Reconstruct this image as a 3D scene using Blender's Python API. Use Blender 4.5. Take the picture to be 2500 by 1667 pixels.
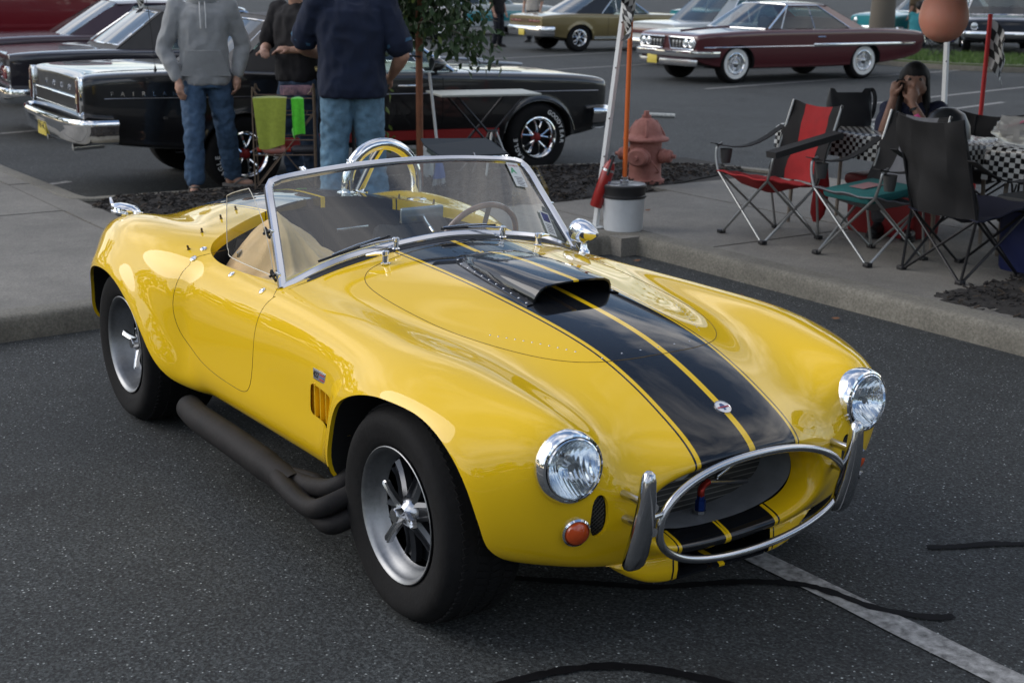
import bpy, bmesh, math, random
import numpy as np
from mathutils import Vector, Matrix
from mathutils.bvhtree import BVHTree
EXPOSURE = 0.8; SUN_EL = 34.0; SUN_AZ = 228.0; SUN_POWER = 0.8; SKY_STRENGTH = .095; CLOUD = 13.0
R = math.radians
random.seed(7); rng = np.random.default_rng(7)
for _o in list(bpy.data.objects): bpy.data.objects.remove(_o)
scene = bpy.context.scene
COL = scene.collection

# ---------------------------------------------------------------- camera
CAM_POS = Vector((3.3088, -2.6371, 1.8501)); YAW, PITCH, ROLL = 145.7097, 14.771, 0.5681
cd = bpy.data.cameras.new('camera'); cam = bpy.data.objects.new('camera', cd); COL.objects.link(cam)
cd.sensor_width = 36.0; cd.lens = 36.0*3393.88/2500.0; cd.clip_start = .05; cd.clip_end = 2000
_y, _q, _r = R(YAW), R(PITCH), R(ROLL)
fw = Vector((math.cos(_y)*math.cos(_q), math.sin(_y)*math.cos(_q), -math.sin(_q)))
rt = fw.cross(Vector((0, 0, 1))).normalized(); up = rt.cross(fw)
rt2 = rt*math.cos(_r)+up*math.sin(_r); up2 = -rt*math.sin(_r)+up*math.cos(_r)
cam.matrix_world = Matrix(((rt2.x, up2.x, -fw.x, CAM_POS.x), (rt2.y, up2.y, -fw.y, CAM_POS.y), (rt2.z, up2.z, -fw.z, CAM_POS.z), (0, 0, 0, 1)))
cd.dof.use_dof = True; cd.dof.focus_distance = 4.6; cd.dof.aperture_fstop = 6.3
scene.camera = cam
scene.view_settings.view_transform = 'Standard'; scene.view_settings.look = 'None'
scene.view_settings.exposure = EXPOSURE; scene.view_settings.gamma = 1; scene.view_settings.use_curve_mapping = False
scene.cycles.max_bounces = 10; scene.cycles.transparent_max_bounces = 12; scene.cycles.caustics_reflective = False; scene.cycles.caustics_refractive = False
scene.cycles.use_denoising = True

# ---------------------------------------------------------------- sky and sun
w = bpy.data.worlds.new('World'); scene.world = w; w.use_nodes = True
nt = w.node_tree; nt.nodes.clear()
def wn(t, **k):
    n = nt.nodes.new(t)
    for a, v in k.items(): setattr(n, a, v)
    return n
sky = wn('ShaderNodeTexSky', sky_type='NISHITA', sun_disc=False, sun_elevation=R(SUN_EL), sun_rotation=R(90-SUN_AZ), air_density=1.0, dust_density=1.0, ozone_density=1.5)
bg = wn('ShaderNodeBackground'); out = wn('ShaderNodeOutputWorld')
tc = wn('ShaderNodeTexCoord'); sep = wn('ShaderNodeSeparateXYZ')
nt.links.new(tc.outputs['Generated'], sep.inputs[0])
# clouds on a flat layer overhead: direction / height
dz = wn('ShaderNodeMath', operation='MAXIMUM'); dz.inputs[1].default_value = 0.04; nt.links.new(sep.outputs[2], dz.inputs[0])
dv = wn('ShaderNodeVectorMath', operation='DIVIDE'); cx = wn('ShaderNodeCombineXYZ')
for i in range(3): nt.links.new(dz.outputs[0], cx.inputs[i])
nt.links.new(tc.outputs['Generated'], dv.inputs[0]); nt.links.new(cx.outputs[0], dv.inputs[1])
nz = wn('ShaderNodeTexNoise'); nz.inputs['Scale'].default_value = 0.9; nz.inputs['Detail'].default_value = 8; nz.inputs['Roughness'].default_value = .58; nz.inputs['Distortion'].default_value = .35
nt.links.new(dv.outputs[0], nz.inputs['Vector'])
cr = wn('ShaderNodeValToRGB'); cr.color_ramp.elements[0].position = .45; cr.color_ramp.elements[1].position = .66
cr.color_ramp.elements[0].color = (0, 0, 0, 1); cr.color_ramp.elements[1].color = (.8, .8, .8, 1)
nt.links.new(nz.outputs['Fac'], cr.inputs[0])
mx = wn('ShaderNodeMixRGB'); mx.inputs[2].default_value = (CLOUD*1.0, CLOUD*.95, CLOUD*.9, 1)
nt.links.new(cr.outputs[0], mx.inputs[0]); nt.links.new(sky.outputs[0], mx.inputs[1])
nt.links.new(mx.outputs[0], bg.inputs[0]); bg.inputs[1].default_value = SKY_STRENGTH
nt.links.new(bg.outputs[0], out.inputs[0])
sl = bpy.data.lights.new('sun', 'SUN'); sl.energy = SUN_POWER; sl.angle = R(45); sl.color = (1, .95, .88)
sun = bpy.data.objects.new('sun', sl); COL.objects.link(sun)
_sd = Vector((math.cos(R(SUN_AZ))*math.cos(R(SUN_EL)), math.sin(R(SUN_AZ))*math.cos(R(SUN_EL)), math.sin(R(SUN_EL))))
sun.rotation_euler = _sd.to_track_quat('Z', 'Y').to_euler()

# ---------------------------------------------------------------- materials
MATS = {}
def mat(name, col=(.5, .5, .5), rough=.5, metal=0., coat=0., coat_r=.03, spec=.5, emit=None, estr=0, trans=0., ior=1.45, alpha=1., noise=None, bump=None, sheen=0., flake=None):
    """noise = (scale, amount[, second colour]); bump = (scale, strength)"""
    if name in MATS: return MATS[name]
    m = bpy.data.materials.new(name); m.use_nodes = True; MATS[name] = m
    t = m.node_tree; b = t.nodes['Principled BSDF']
    b.inputs['Base Color'].default_value = (*col, 1); b.inputs['Roughness'].default_value = rough; b.inputs['Metallic'].default_value = metal
    b.inputs['Coat Weight'].default_value = coat; b.inputs['Coat Roughness'].default_value = coat_r; b.inputs['Specular IOR Level'].default_value = spec
    b.inputs['Transmission Weight'].default_value = trans; b.inputs['IOR'].default_value = ior; b.inputs['Alpha'].default_value = alpha
    b.inputs['Sheen Weight'].default_value = sheen
    if emit: b.inputs['Emission Color'].default_value = (*emit, 1); b.inputs['Emission Strength'].default_value = estr
    if noise or bump:
        tcn = t.nodes.new('ShaderNodeTexCoord')
    if noise:
        n = t.nodes.new('ShaderNodeTexNoise'); n.inputs['Scale'].default_value = noise[0]; n.inputs['Detail'].default_value = 6; n.inputs['Roughness'].default_value = .65
        t.links.new(tcn.outputs['Object'], n.inputs['Vector'])
        r = t.nodes.new('ShaderNodeValToRGB'); r.color_ramp.elements[0].position = .3; r.color_ramp.elements[1].position = .7
        a = noise[1]; c2 = noise[2] if len(noise) > 2 else None
        r.color_ramp.elements[0].color = (*[max(0, c*(1-a)) for c in col], 1)
        r.color_ramp.elements[1].color = (*(c2 if c2 else [min(1, c*(1+a)) for c in col]), 1)
        t.links.new(n.outputs['Fac'], r.inputs[0]); t.links.new(r.outputs[0], b.inputs['Base Color'])
        r2 = t.nodes.new('ShaderNodeMapRange'); r2.inputs['To Min'].default_value = max(0.02, rough-.08); r2.inputs['To Max'].default_value = min(1, rough+.08)
        if rough > .15: t.links.new(n.outputs['Fac'], r2.inputs['Value']); t.links.new(r2.outputs[0], b.inputs['Roughness'])
    if bump:
        n2 = t.nodes.new('ShaderNodeTexNoise'); n2.inputs['Scale'].default_value = bump[0]; n2.inputs['Detail'].default_value = 5
        t.links.new(tcn.outputs['Object'], n2.inputs['Vector'])
        bp = t.nodes.new('ShaderNodeBump'); bp.inputs['Strength'].default_value = bump[1]; bp.inputs['Distance'].default_value = .01
        t.links.new(n2.outputs['Fac'], bp.inputs['Height']); t.links.new(bp.outputs[0], b.inputs['Normal'])
    return m
def glassmat(name, tint=(.8, .9, .92), refl=.08):
    """thin sheet glass: tinted see-through with fresnel mirror"""
    if name in MATS: return MATS[name]
    m = bpy.data.materials.new(name); m.use_nodes = True; MATS[name] = m
    t = m.node_tree; t.nodes.clear(); o = t.nodes.new('ShaderNodeOutputMaterial')
    tr = t.nodes.new('ShaderNodeBsdfTransparent'); tr.inputs[0].default_value = (*tint, 1)
    gl = t.nodes.new('ShaderNodeBsdfGlossy'); gl.inputs['Roughness'].default_value = .01
    lw = t.nodes.new('ShaderNodeLayerWeight'); lw.inputs[0].default_value = .5; fr = t.nodes.new('ShaderNodeMath'); fr.operation = 'POWER'; fr.inputs[1].default_value = 4.; t.links.new(lw.outputs['Facing'], fr.inputs[0])
    ad = t.nodes.new('ShaderNodeMath'); ad.operation = 'ADD'; ad.inputs[1].default_value = refl; ad.use_clamp = True
    t.links.new(fr.outputs[0], ad.inputs[0])
    mxs = t.nodes.new('ShaderNodeMixShader'); t.links.new(ad.outputs[0], mxs.inputs[0]); t.links.new(tr.outputs[0], mxs.inputs[1]); t.links.new(gl.outputs[0], mxs.inputs[2])
    t.links.new(mxs.outputs[0], o.inputs[0]); return m
CHROME = mat('chrome', (.86, .87, .88), .04, 1.)
STEEL = mat('brushed_steel', (.55, .56, .58), .22, 1.)
ALU = mat('cast_aluminium', (.27, .28, .29), .42, 1., noise=(60, .12))
DARKMET = mat('dark_metal', (.03, .03, .033), .4, .6)
RUBBER = mat('tyre_rubber', (.0075, .0075, .008), .82, spec=.3, noise=(30, .35), bump=(90, .15))
BLACKP = mat('black_plastic', (.012, .012, .013), .4)
MATTEBLK = mat('matte_black', (.008, .008, .009), .85)
WHITE = mat('white_paint', (.75, .75, .73), .5)
GLASS = glassmat('sheet_glass')
SKIN = mat('skin', (.42, .24, .17), .55, noise=(25, .12))

# ---------------------------------------------------------------- mesh helpers
class MB:
    def __init__(s): s.v = []; s.f = []; s.mi = []; s.cur = 0
    def add(s, vs, fs):
        b = len(s.v); s.v += [tuple(v) for v in vs]; s.f += [tuple(b+i for i in f) for f in fs]; s.mi += [s.cur]*len(fs); return s
    def box(s, c, d, rot=None, bev=0.):
        hx, hy, hz = d[0]/2, d[1]/2, d[2]/2
        if bev > 0:
            b = min(bev, hx*.99, hy*.99, hz*.99); vs = []; fs = []
            bm = bmesh.new(); bmesh.ops.create_cube(bm, size=1)
            for v in bm.verts: v.co = Vector((v.co.x*2*hx, v.co.y*2*hy, v.co.z*2*hz))
            bmesh.ops.bevel(bm, geom=bm.edges[:], offset=b, segments=2, affect='EDGES', profile=.5)
            bm.verts.index_update(); vs = [v.co.copy() for v in bm.verts]; fs = [[v.index for v in f.verts] for f in bm.faces]; bm.free()
        else:
            vs = [Vector((x, y, z)) for x in (-hx, hx) for y in (-hy, hy) for z in (-hz, hz)]
            fs = [(0, 1, 3, 2), (4, 6, 7, 5), (0, 4, 5, 1), (2, 3, 7, 6), (0, 2, 6, 4), (1, 5, 7, 3)]
        if rot is not None: vs = [rot @ v for v in vs]
        return s.add([v+Vector(c) for v in vs], fs)
    def tube(s, pts, r, n=10, caps=True, closed=False, squash=None):
        pts = [Vector(p) for p in pts]; m = len(pts)
        rs = r if isinstance(r, (list, tuple, np.ndarray)) else [r]*m
        vs = []; fs = []; prev = None
        for i, p in enumerate(pts):
            a = pts[(i-1) % m] if (i > 0 or closed) else p; c = pts[(i+1) % m] if (i < m-1 or closed) else p
            t = (c-a).normalized() if (c-a).length > 1e-9 else Vector((0, 0, 1))
            if prev is None:
                n0 = t.cross(Vector((0, 0, 1)))
                if n0.length < .05: n0 = t.cross(Vector((1, 0, 0)))
                n0.normalize()
            else:
                n0 = prev-t*prev.dot(t)
                if n0.length < 1e-6: n0 = t.orthogonal()
                n0.normalize()
            prev = n0; b0 = t.cross(n0)
            for k in range(n):
                an = 2*math.pi*k/n
                vs.append(p+(n0*math.cos(an)*(squash or 1)+b0*math.sin(an))*rs[i])
        seg = m if closed else m-1
        for i in range(seg):
            j = (i+1) % m
            for k in range(n):
                fs.append((i*n+k, i*n+(k+1) % n, j*n+(k+1) % n, j*n+k))
        if caps and not closed:
            fs.append(tuple(range(n-1, -1, -1))); fs.append(tuple((m-1)*n+k for k in range(n)))
        return s.add(vs, fs)
    def lathe(s, prof, n=32, c=(0, 0, 0), axis='Z', rot=None, a0=0., a1=360.):
        """prof = [(radius, height)]"""
        vs = []; fs = []; full = abs(a1-a0-360) < 1e-6; cnt = n if full else n+1
        for r_, h in prof:
            for k in range(cnt):
                an = R(a0)+R(a1-a0)*k/n; x, y = r_*math.cos(an), r_*math.sin(an)
                v = {'Z': Vector((x, y, h)), 'Y': Vector((x, h, y)), 'X': Vector((h, x, y))}[axis]
                if rot is not None: v = rot @ v
                vs.append(v+Vector(c))
        for i in range(len(prof)-1):
            for k in range(n):
                k2 = (k+1) % cnt
                fs.append((i*cnt+k, i*cnt+k2, (i+1)*cnt+k2, (i+1)*cnt+k))
        return s.add(vs, fs)
    def prism(s, poly, a, b, axis='Y'):
        """closed polygon (two coords) extruded between a and b on axis"""
        n = len(poly)
        def P(u, v, h): return {'Y': (u, h, v), 'X': (h, u, v), 'Z': (u, v, h)}[axis]
        vs = [P(u, v, a) for u, v in poly]+[P(u, v, b) for u, v in poly]
        fs = [tuple(range(n)), tuple(range(2*n-1, n-1, -1))]+[(i, n+i, n+(i+1) % n, (i+1) % n) for i in range(n)]
        return s.add(vs, fs)
    def grid(s, P, closeu=False, closev=False):
        P = np.asarray(P); nu, nv = P.shape[:2]
        vs = [tuple(p) for p in P.reshape(-1, 3)]; fs = []
        for i in range(nu if closeu else nu-1):
            for j in range(nv if closev else nv-1):
                i2, j2 = (i+1) % nu, (j+1) % nv
                fs.append((i*nv+j, i2*nv+j, i2*nv+j2, i*nv+j2))
        return s.add(vs, fs)
    def ball(s, c, r, n=16, m=10):
        rx, ry, rz = r if isinstance(r, (tuple, list)) else (r, r, r); vs = []; fs = []
        for i in range(m+1):
            th = math.pi*i/m
            for k in range(n):
                ph = 2*math.pi*k/n
                vs.append((c[0]+rx*math.sin(th)*math.cos(ph), c[1]+ry*math.sin(th)*math.sin(ph), c[2]+rz*math.cos(th)))
        for i in range(m):
            for k in range(n): fs.append((i*n+k, (i+1)*n+k, (i+1)*n+(k+1) % n, i*n+(k+1) % n))
        return s.add(vs, fs)
    def build(s, name, m, parent=None, smooth=True, angle=40, fixn=True, solid=0.):
        me = bpy.data.meshes.new(name); me.from_pydata(s.v, [], s.f)
        ms = m if isinstance(m, (list, tuple)) else [m]
        for q in ms: me.materials.append(q)
        if len(ms) > 1: me.polygons.foreach_set('material_index', s.mi)
        if fixn or solid:
            bm = bmesh.new(); bm.from_mesh(me); bmesh.ops.remove_doubles(bm, verts=bm.verts, dist=1e-6)
            bmesh.ops.recalc_face_normals(bm, faces=bm.faces)
            if solid:
                bmesh.ops.solidify(bm, geom=bm.faces[:], thickness=solid)
            bm.to_mesh(me); bm.free()
        if smooth:
            me.polygons.foreach_set('use_smooth', [True]*len(me.polygons))
            me.set_sharp_from_angle(angle=R(angle))
        else: me.polygons.foreach_set('use_smooth', [False]*len(me.polygons))
        me.update()
        o = bpy.data.objects.new(name, me); COL.objects.link(o)
        if parent is not None: o.parent = parent
        return o
def empty(name, loc=(0, 0, 0), rz=0., scale=1.):
    o = bpy.data.objects.new(name, None); COL.objects.link(o); o.location = loc; o.rotation_euler = (0, 0, rz); o.scale = (scale,)*3
    o.empty_display_size = .2; return o
def tag(o, label=None, cat=None, group=None, kind=None):
    if label: o['label'] = label
    if cat: o['category'] = cat
    if group: o['group'] = group
    if kind: o['kind'] = kind
    return o
def copy_tree(o, parent=None):
    c = o.copy(); COL.objects.link(c); c.parent = parent
    for ch in list(o.children): copy_tree(ch, c)
    return c
def text(s, name, m, parent, size, mw, extrude=.002, depth_off=0., shear=0., align='CENTER', bold=0.):
    """flat lettering turned into a mesh; mw = 4x4 matrix in parent space (x right, y up)"""
    cu = bpy.data.curves.new(name, 'FONT'); cu.body = s; cu.size = size; cu.extrude = extrude; cu.align_x = align; cu.align_y = 'CENTER'; cu.shear = shear; cu.offset = bold; cu.resolution_u = 3
    to = bpy.data.objects.new(name, cu); COL.objects.link(to)
    me = bpy.data.meshes.new_from_object(to); bpy.data.objects.remove(to); bpy.data.curves.remove(cu)
    me.materials.clear(); me.materials.append(m); me.transform(mw)
    o = bpy.data.objects.new(name, me); COL.objects.link(o); o.parent = parent; return o
def frame(origin, xdir, ydir):
    x = Vector(xdir).normalized(); y = Vector(ydir); y = (y-x*y.dot(x)).normalized(); z = x.cross(y)
    o = Vector(origin)
    return Matrix(((x.x, y.x, z.x, o.x), (x.y, y.y, z.y, o.y), (x.z, y.z, z.z, o.z), (0, 0, 0, 1)))
def cr_spline(pts, n=8, closed=False):
    """Catmull-Rom through points"""
    P = [np.array(p, float) for p in pts]; m = len(P); out_ = []
    segs = m if closed else m-1
    for i in range(segs):
        p0 = P[(i-1) % m] if (i > 0 or closed) else 2*P[0]-P[1]
        p1 = P[i]; p2 = P[(i+1) % m]; p3 = P[(i+2) % m] if (i < m-2 or closed) else 2*P[-1]-P[-2]
        for k in range(n):
            t = k/n
            out_.append(.5*((2*p1)+(-p0+p2)*t+(2*p0-5*p1+4*p2-p3)*t*t+(-p0+3*p1-3*p2+p3)*t**3))
    if not closed: out_.append(P[-1])
    return out_
# ---- cubic B-spline sheets (car bodies)
def bs_basis(n, per, endpin=True):
    """evaluation matrix for n control points, 'per' samples a span, ends pinned by reflection"""
    rows = []
    for i in range(n-1):
        for k in range(per+(1 if i == n-2 else 0)):
            t = k/per; b = [(1-t)**3/6, (3*t**3-6*t*t+4)/6, (-3*t**3+3*t*t+3*t+1)/6, t**3/6]
            r = np.zeros(n)
            for q, wgt in enumerate(b):
                j = i-1+q
                if j < 0: r[0] += 2*wgt; r[1] -= wgt
                elif j > n-1: r[n-1] += 2*wgt; r[n-2] -= wgt
                else: r[j] += wgt
            rows.append(r)
    return np.array(rows)
def bs_surface(ctrl, pu, pv, tight=.7, sym=True):
    """ctrl (nu,nv,3) half net, row 0 and last row on the mirror plane y=0 (sym) -> dense grid"""
    C = np.asarray(ctrl, float); nu, nv = C.shape[:2]
    def ext(Q):
        if not sym: return Q, 0
        a = Q[:, 1:2].copy(); a[..., 1] *= -1; b = Q[:, -2:-1].copy(); b[..., 1] *= -1
        return np.concatenate([a, Q, b], 1), 1
    Bu1 = bs_basis(nu, 1); Q = C.copy()
    for _ in range(2):
        E, o = ext(Q); Bv = bs_basis(E.shape[1], 1)
        S = np.einsum('ai,ijk,bj->abk', Bu1, E, Bv)[:, o:o+nv]
        Q = Q+tight*(C-S)
        if sym: Q[:, 0, 1] = 0; Q[:, -1, 1] = 0
    E, o = ext(Q); Bu = bs_basis(nu, pu); Bv = bs_basis(E.shape[1], pv)
    if sym: Bv = Bv[pv:-pv]
    return np.einsum('ai,ijk,bj->abk', Bu, E, Bv)
def grid_normals(P):
    du = np.gradient(P, axis=0); dv_ = np.gradient(P, axis=1); n = np.cross(du, dv_)
    return n/(np.linalg.norm(n, axis=-1, keepdims=True)+1e-12)
def poly_sd(px, pz, poly):
    """signed distance (negative inside) to closed polygon and nearest point; arrays"""
    poly = np.asarray(poly, float); d2 = np.full(px.shape, 1e9); nx = np.zeros(px.shape); nz_ = np.zeros(px.shape); ins = np.zeros(px.shape, bool)
    m = len(poly)
    for i in range(m):
        a, b = poly[i], poly[(i+1) % m]; e = b-a
        t = np.clip(((px-a[0])*e[0]+(pz-a[1])*e[1])/max(e@e, 1e-12), 0, 1)
        qx, qz = a[0]+t*e[0], a[1]+t*e[1]; dd = (px-qx)**2+(pz-qz)**2
        k = dd < d2; d2 = np.where(k, dd, d2); nx = np.where(k, qx, nx); nz_ = np.where(k, qz, nz_)
        c = (a[1] > pz) != (b[1] > pz)
        with np.errstate(divide='ignore', invalid='ignore'):
            xi = a[0]+(pz-a[1])*e[0]/(e[1] if abs(e[1]) > 1e-12 else 1e-12)
        ins ^= c & (px < xi)
    d = np.sqrt(d2); return np.where(ins, -d, d), nx, nz_
class Shell:
    """dense half shell (y<0 side is the source, mirrored) that holes are trimmed out of"""
    def __init__(s, P):
        s.P = P; s.N = grid_normals(P); nu, nv = P.shape[:2]; s.nu, s.nv = nu, nv
        s.keep = np.ones((nu-1, nv-1), bool); s.edges = []
    def bump(s, dvec, amt): s.P = s.P+dvec*amt[..., None]; s.N = grid_normals(s.P)
    def trim(s, poly, axes, mask, lim=.035, fix=None):
        """remove what lies inside poly (2D on axes) where mask; boundary vertices are moved onto the outline"""
        a, b = axes; sd, qx, qz = poly_sd(s.P[..., a], s.P[..., b], poly)
        sd = np.where(mask, sd, 9.)
        ins = sd < 0
        cell_all = ins[:-1, :-1] & ins[1:, :-1] & ins[:-1, 1:] & ins[1:, 1:]
        s.keep &= ~cell_all
        kv = np.zeros(ins.shape, bool)
        k = s.keep; kv[:-1, :-1] |= k; kv[1:, :-1] |= k; kv[:-1, 1:] |= k; kv[1:, 1:] |= k
        mv = ins & kv & (sd > -lim)
        Pn = s.P.copy(); Pn[..., a] = np.where(mv, qx, Pn[..., a]); Pn[..., b] = np.where(mv, qz, Pn[..., b])
        if fix is not None:      # slide the moved edge back onto the uncut surface
            o_ = ({0, 1, 2}-{a, b}).pop()
            for i, j in np.argwhere(mv):
                h = fix(float(Pn[i, j, a]), float(Pn[i, j, b]))
                if h is not None and abs(h[o_]-Pn[i, j, o_]) < .06: Pn[i, j, o_] = h[o_]
        s.P = Pn
        s.edges.append(mv)
    def build(s, name, mats, parent, flange=None, split=None, matfn=None):
        """flange = list of (edge mask idx, vector fn) ; split = [(name, facemask)]"""
        nu, nv = s.nu, s.nv; P = s.P.reshape(-1, 3); N = s.N.reshape(-1, 3)
        idx = np.arange(nu*nv).reshape(nu, nv)
        quads = np.stack([idx[:-1, :-1], idx[1:, :-1], idx[1:, 1:], idx[:-1, 1:]], -1)
        objs = []
        groups = []
        rest = s.keep.copy()
        for nm, fm in (split or []):
            groups.append((nm, s.keep & fm)); rest &= ~fm
        groups.insert(0, (name, rest))
        P2 = P*np.array([1, -1, 1]); N2 = N*np.array([1, -1, 1])
        for nm, km in groups:
            q = quads[km].reshape(-1, 4)
            for part in ([(P, N, q), (P2, N2, q[:, ::-1])],) if nm in (name, 'hood') else ([(P, N, q)], [(P2, N2, q[:, ::-1])]):
                V = np.concatenate([x[0] for x in part]); NN = np.concatenate([x[1] for x in part])
                Q = np.concatenate([x[2]+i*len(P) for i, x in enumerate(part)])
                used, inv = np.unique(Q, return_inverse=True); Q = inv.reshape(-1, 4); V = V[used]; NN = NN[used]
                me = bpy.data.meshes.new(nm); me.vertices.add(len(V)); me.vertices.foreach_set('co', V.ravel().astype(np.float32))
                me.loops.add(Q.size); me.loops.foreach_set('vertex_index', Q.ravel().astype(np.int32))
                me.polygons.add(len(Q)); me.polygons.foreach_set('loop_start', np.arange(0, Q.size, 4, dtype=np.int32))
                me.update(calc_edges=True); me.validate()
                for mm in (mats if isinstance(mats, (list, tuple)) else [mats]): me.materials.append(mm)
                if matfn is not None: me.polygons.foreach_set('material_index', matfn(V[Q].mean(1)).astype(np.int32))
                me.polygons.foreach_set('use_smooth', [True]*len(me.polygons))
                nn = NN/np.linalg.norm(NN, axis=1, keepdims=True)
                # orient like the faces
                if len(Q):
                    f = Q[len(Q)//2]; fn = np.cross(V[f[1]]-V[f[0]], V[f[3]]-V[f[0]])
                    if fn @ nn[f[0]] < 0: nn = -nn
                me.normals_split_custom_set_from_vertices(nn.tolist())
                o = bpy.data.objects.new(nm, me); COL.objects.link(o); o.parent = parent; objs.append(o)
        return objs
# ================================================================ setting
def ground_mat(name, dark, light, scale, big, bumpd, rough=.85, speck=None):
    m = bpy.data.materials.new(name); m.use_nodes = True; t = m.node_tree; b = t.nodes['Principled BSDF']; MATS[name] = m
    tcn = t.nodes.new('ShaderNodeTexCoord')
    def N(s, d=4, r=.6):
        n = t.nodes.new('ShaderNodeTexNoise'); n.inputs['Scale'].default_value = s; n.inputs['Detail'].default_value = d; n.inputs['Roughness'].default_value = r; t.links.new(tcn.outputs['Object'], n.inputs['Vector']); return n.outputs['Fac']
    def ramp(f, p0, p1, c0, c1):
        r = t.nodes.new('ShaderNodeValToRGB'); r.color_ramp.elements[0].position = p0; r.color_ramp.elements[1].position = p1; r.color_ramp.elements[0].color = (*c0, 1); r.color_ramp.elements[1].color = (*c1, 1); t.links.new(f, r.inputs[0]); return r.outputs[0]
    def mixc(mode, f, a, c):
        x = t.nodes.new('ShaderNodeMixRGB'); x.blend_type = mode
        if isinstance(f, float): x.inputs[0].default_value = f
        else: t.links.new(f, x.inputs[0])
        t.links.new(a, x.inputs[1]); t.links.new(c, x.inputs[2]); return x.outputs[0]
    fine = N(scale, 3, .7)
    c = ramp(fine, .32, .68, dark, light)
    c = mixc('MULTIPLY', .9, c, ramp(N(big, 7, .65), .3, .72, (.50, .50, .50), (1.2, 1.18, 1.16)))
    c = mixc('MULTIPLY', .5, c, ramp(N(big*9, 5, .7), .35, .7, (.7, .7, .7), (1.15, 1.15, 1.15)))
    if speck:
        v = t.nodes.new('ShaderNodeTexVoronoi'); v.inputs['Scale'].default_value = speck[0]; t.links.new(tcn.outputs['Object'], v.inputs['Vector'])
        c = mixc('MIX', ramp(v.outputs['Distance'], .10, .22, (1, 1, 1), (0, 0, 0)), c, ramp(v.outputs['Color'], .2, .9, speck[1], speck[2]))
    if name == 'asphalt':      # crushed stone: every chip its own grey, plus old drips
        v2 = t.nodes.new('ShaderNodeTexVoronoi'); v2.inputs['Scale'].default_value = 125; t.links.new(tcn.outputs['Object'], v2.inputs['Vector'])
        sx = t.nodes.new('ShaderNodeSeparateXYZ'); t.links.new(v2.outputs['Color'], sx.inputs[0])
        c = mixc('MULTIPLY', .85, c, ramp(sx.outputs[0], .15, .95, (.40, .40, .41), (1.75, 1.75, 1.72)))
        c = mixc('MULTIPLY', .75, c, ramp(N(1.7, 3, .5), .60, .70, (1, 1, 1), (.55, .54, .53)))
    t.links.new(c, b.inputs['Base Color']); b.inputs['Roughness'].default_value = rough
    bp = t.nodes.new('ShaderNodeBump'); bp.inputs['Strength'].default_value = bumpd; bp.inputs['Distance'].default_value = .006; t.links.new(fine, bp.inputs['Height']); t.links.new(bp.outputs[0], b.inputs['Normal'])
    return m
ASPH = ground_mat('asphalt', (.005, .0065, .0072), (.066, .075, .078), 80, .30, 1., .85, speck=(52, (.03, .036, .038), (.36, .39, .39)))
CONC = ground_mat('concrete', (.15, .145, .13), (.26, .25, .225), 90, .5, .25, .85, speck=(160, (.15, .145, .13), (.38, .365, .33)))
KERB = ground_mat('kerb_concrete', (.13, .125, .105), (.25, .24, .205), 70, .8, .35, .85)
MULCH = ground_mat('mulch', (.010, .009, .008), (.045, .042, .04), 45, 1.2, 1., .95)
GRASSG = ground_mat('grass_soil', (.05, .08, .02), (.10, .14, .04), 60, 1., .8, .95)
def sheet(name, poly, z, m, kind='structure', h=0., parent=None):
    mb = MB()
    if h: mb.prism(poly, z-h, z, 'Z')
    else: mb.add([(x, y, z) for x, y in poly], [tuple(range(len(poly)))])
    o = mb.build(name, m, parent, smooth=False)
    if kind and parent is None: tag(o, kind=kind)
    return o
def ribbon(name, pts, wid, z, m, kind='structure', jitter=0.):
    P = [Vector((x, y, 0)) for x, y in pts]; L = []; Rr = []
    for i, p in enumerate(P):
        t = (P[min(i+1, len(P)-1)]-P[max(i-1, 0)]).normalized(); n = Vector((-t.y, t.x, 0)); w_ = wid/2*(1+jitter*(random.random()-.5))
        L.append((p.x+n.x*w_, p.y+n.y*w_, z)); Rr.append((p.x-n.x*w_, p.y-n.y*w_, z))
    mb = MB(); mb.grid(np.array([L, Rr])); o = mb.build(name, m, None, smooth=False)
    if kind: tag(o, kind=kind)
    return o
sheet('asphalt_lot', [(-300, -300), (300, -300), (300, 300), (-300, 300)], 0, ASPH)
KZ = .13
# raised walk: strip behind the roadster and a spur running forward on its left; kerb swept round its edge
walk = empty('sidewalk'); tag(walk, kind='structure')
edge = [(-3.80, y) for y in (-14, -12, -10, -8, -6, -5, -4, -3)]+[(-3.83, -2)]+[(-3.86-.055*(y+1), y) for y in (-1, 0, 1, 2, 3)]+[(-4.09, 3.15), (-4.02, 3.30), (-3.85, 3.36)]+[(x, 3.36) for x in (-3, -2, -1, 0, 2, 6)]
def kerb(path, name, parent, wid=.16, flip=1, h=KZ):
    P = [Vector((x, y, 0)) for x, y in path]; G = []
    for i, p in enumerate(P):
        t = (P[min(i+1, len(P)-1)]-P[max(i-1, 0)]).normalized(); n = Vector((-t.y, t.x, 0))*flip
        row_ = []
        for o_, z in [(-.012, -.02), (-.006, h*.5), (0, h-.03), (.008, h-.010), (.028, h-.001), (.06, h+.002), (wid, h+.002), (wid+.004, h-.02)]: row_.append(tuple(p+n*o_+Vector((0, 0, z))))
        G.append(row_)
    mb = MB(); mb.grid(np.array(G)); return mb.build(name, KERB, parent, angle=60)
dense = [tuple(q) for q in cr_spline(edge, 4)]
kerb(dense, 'kerb', walk)
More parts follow.
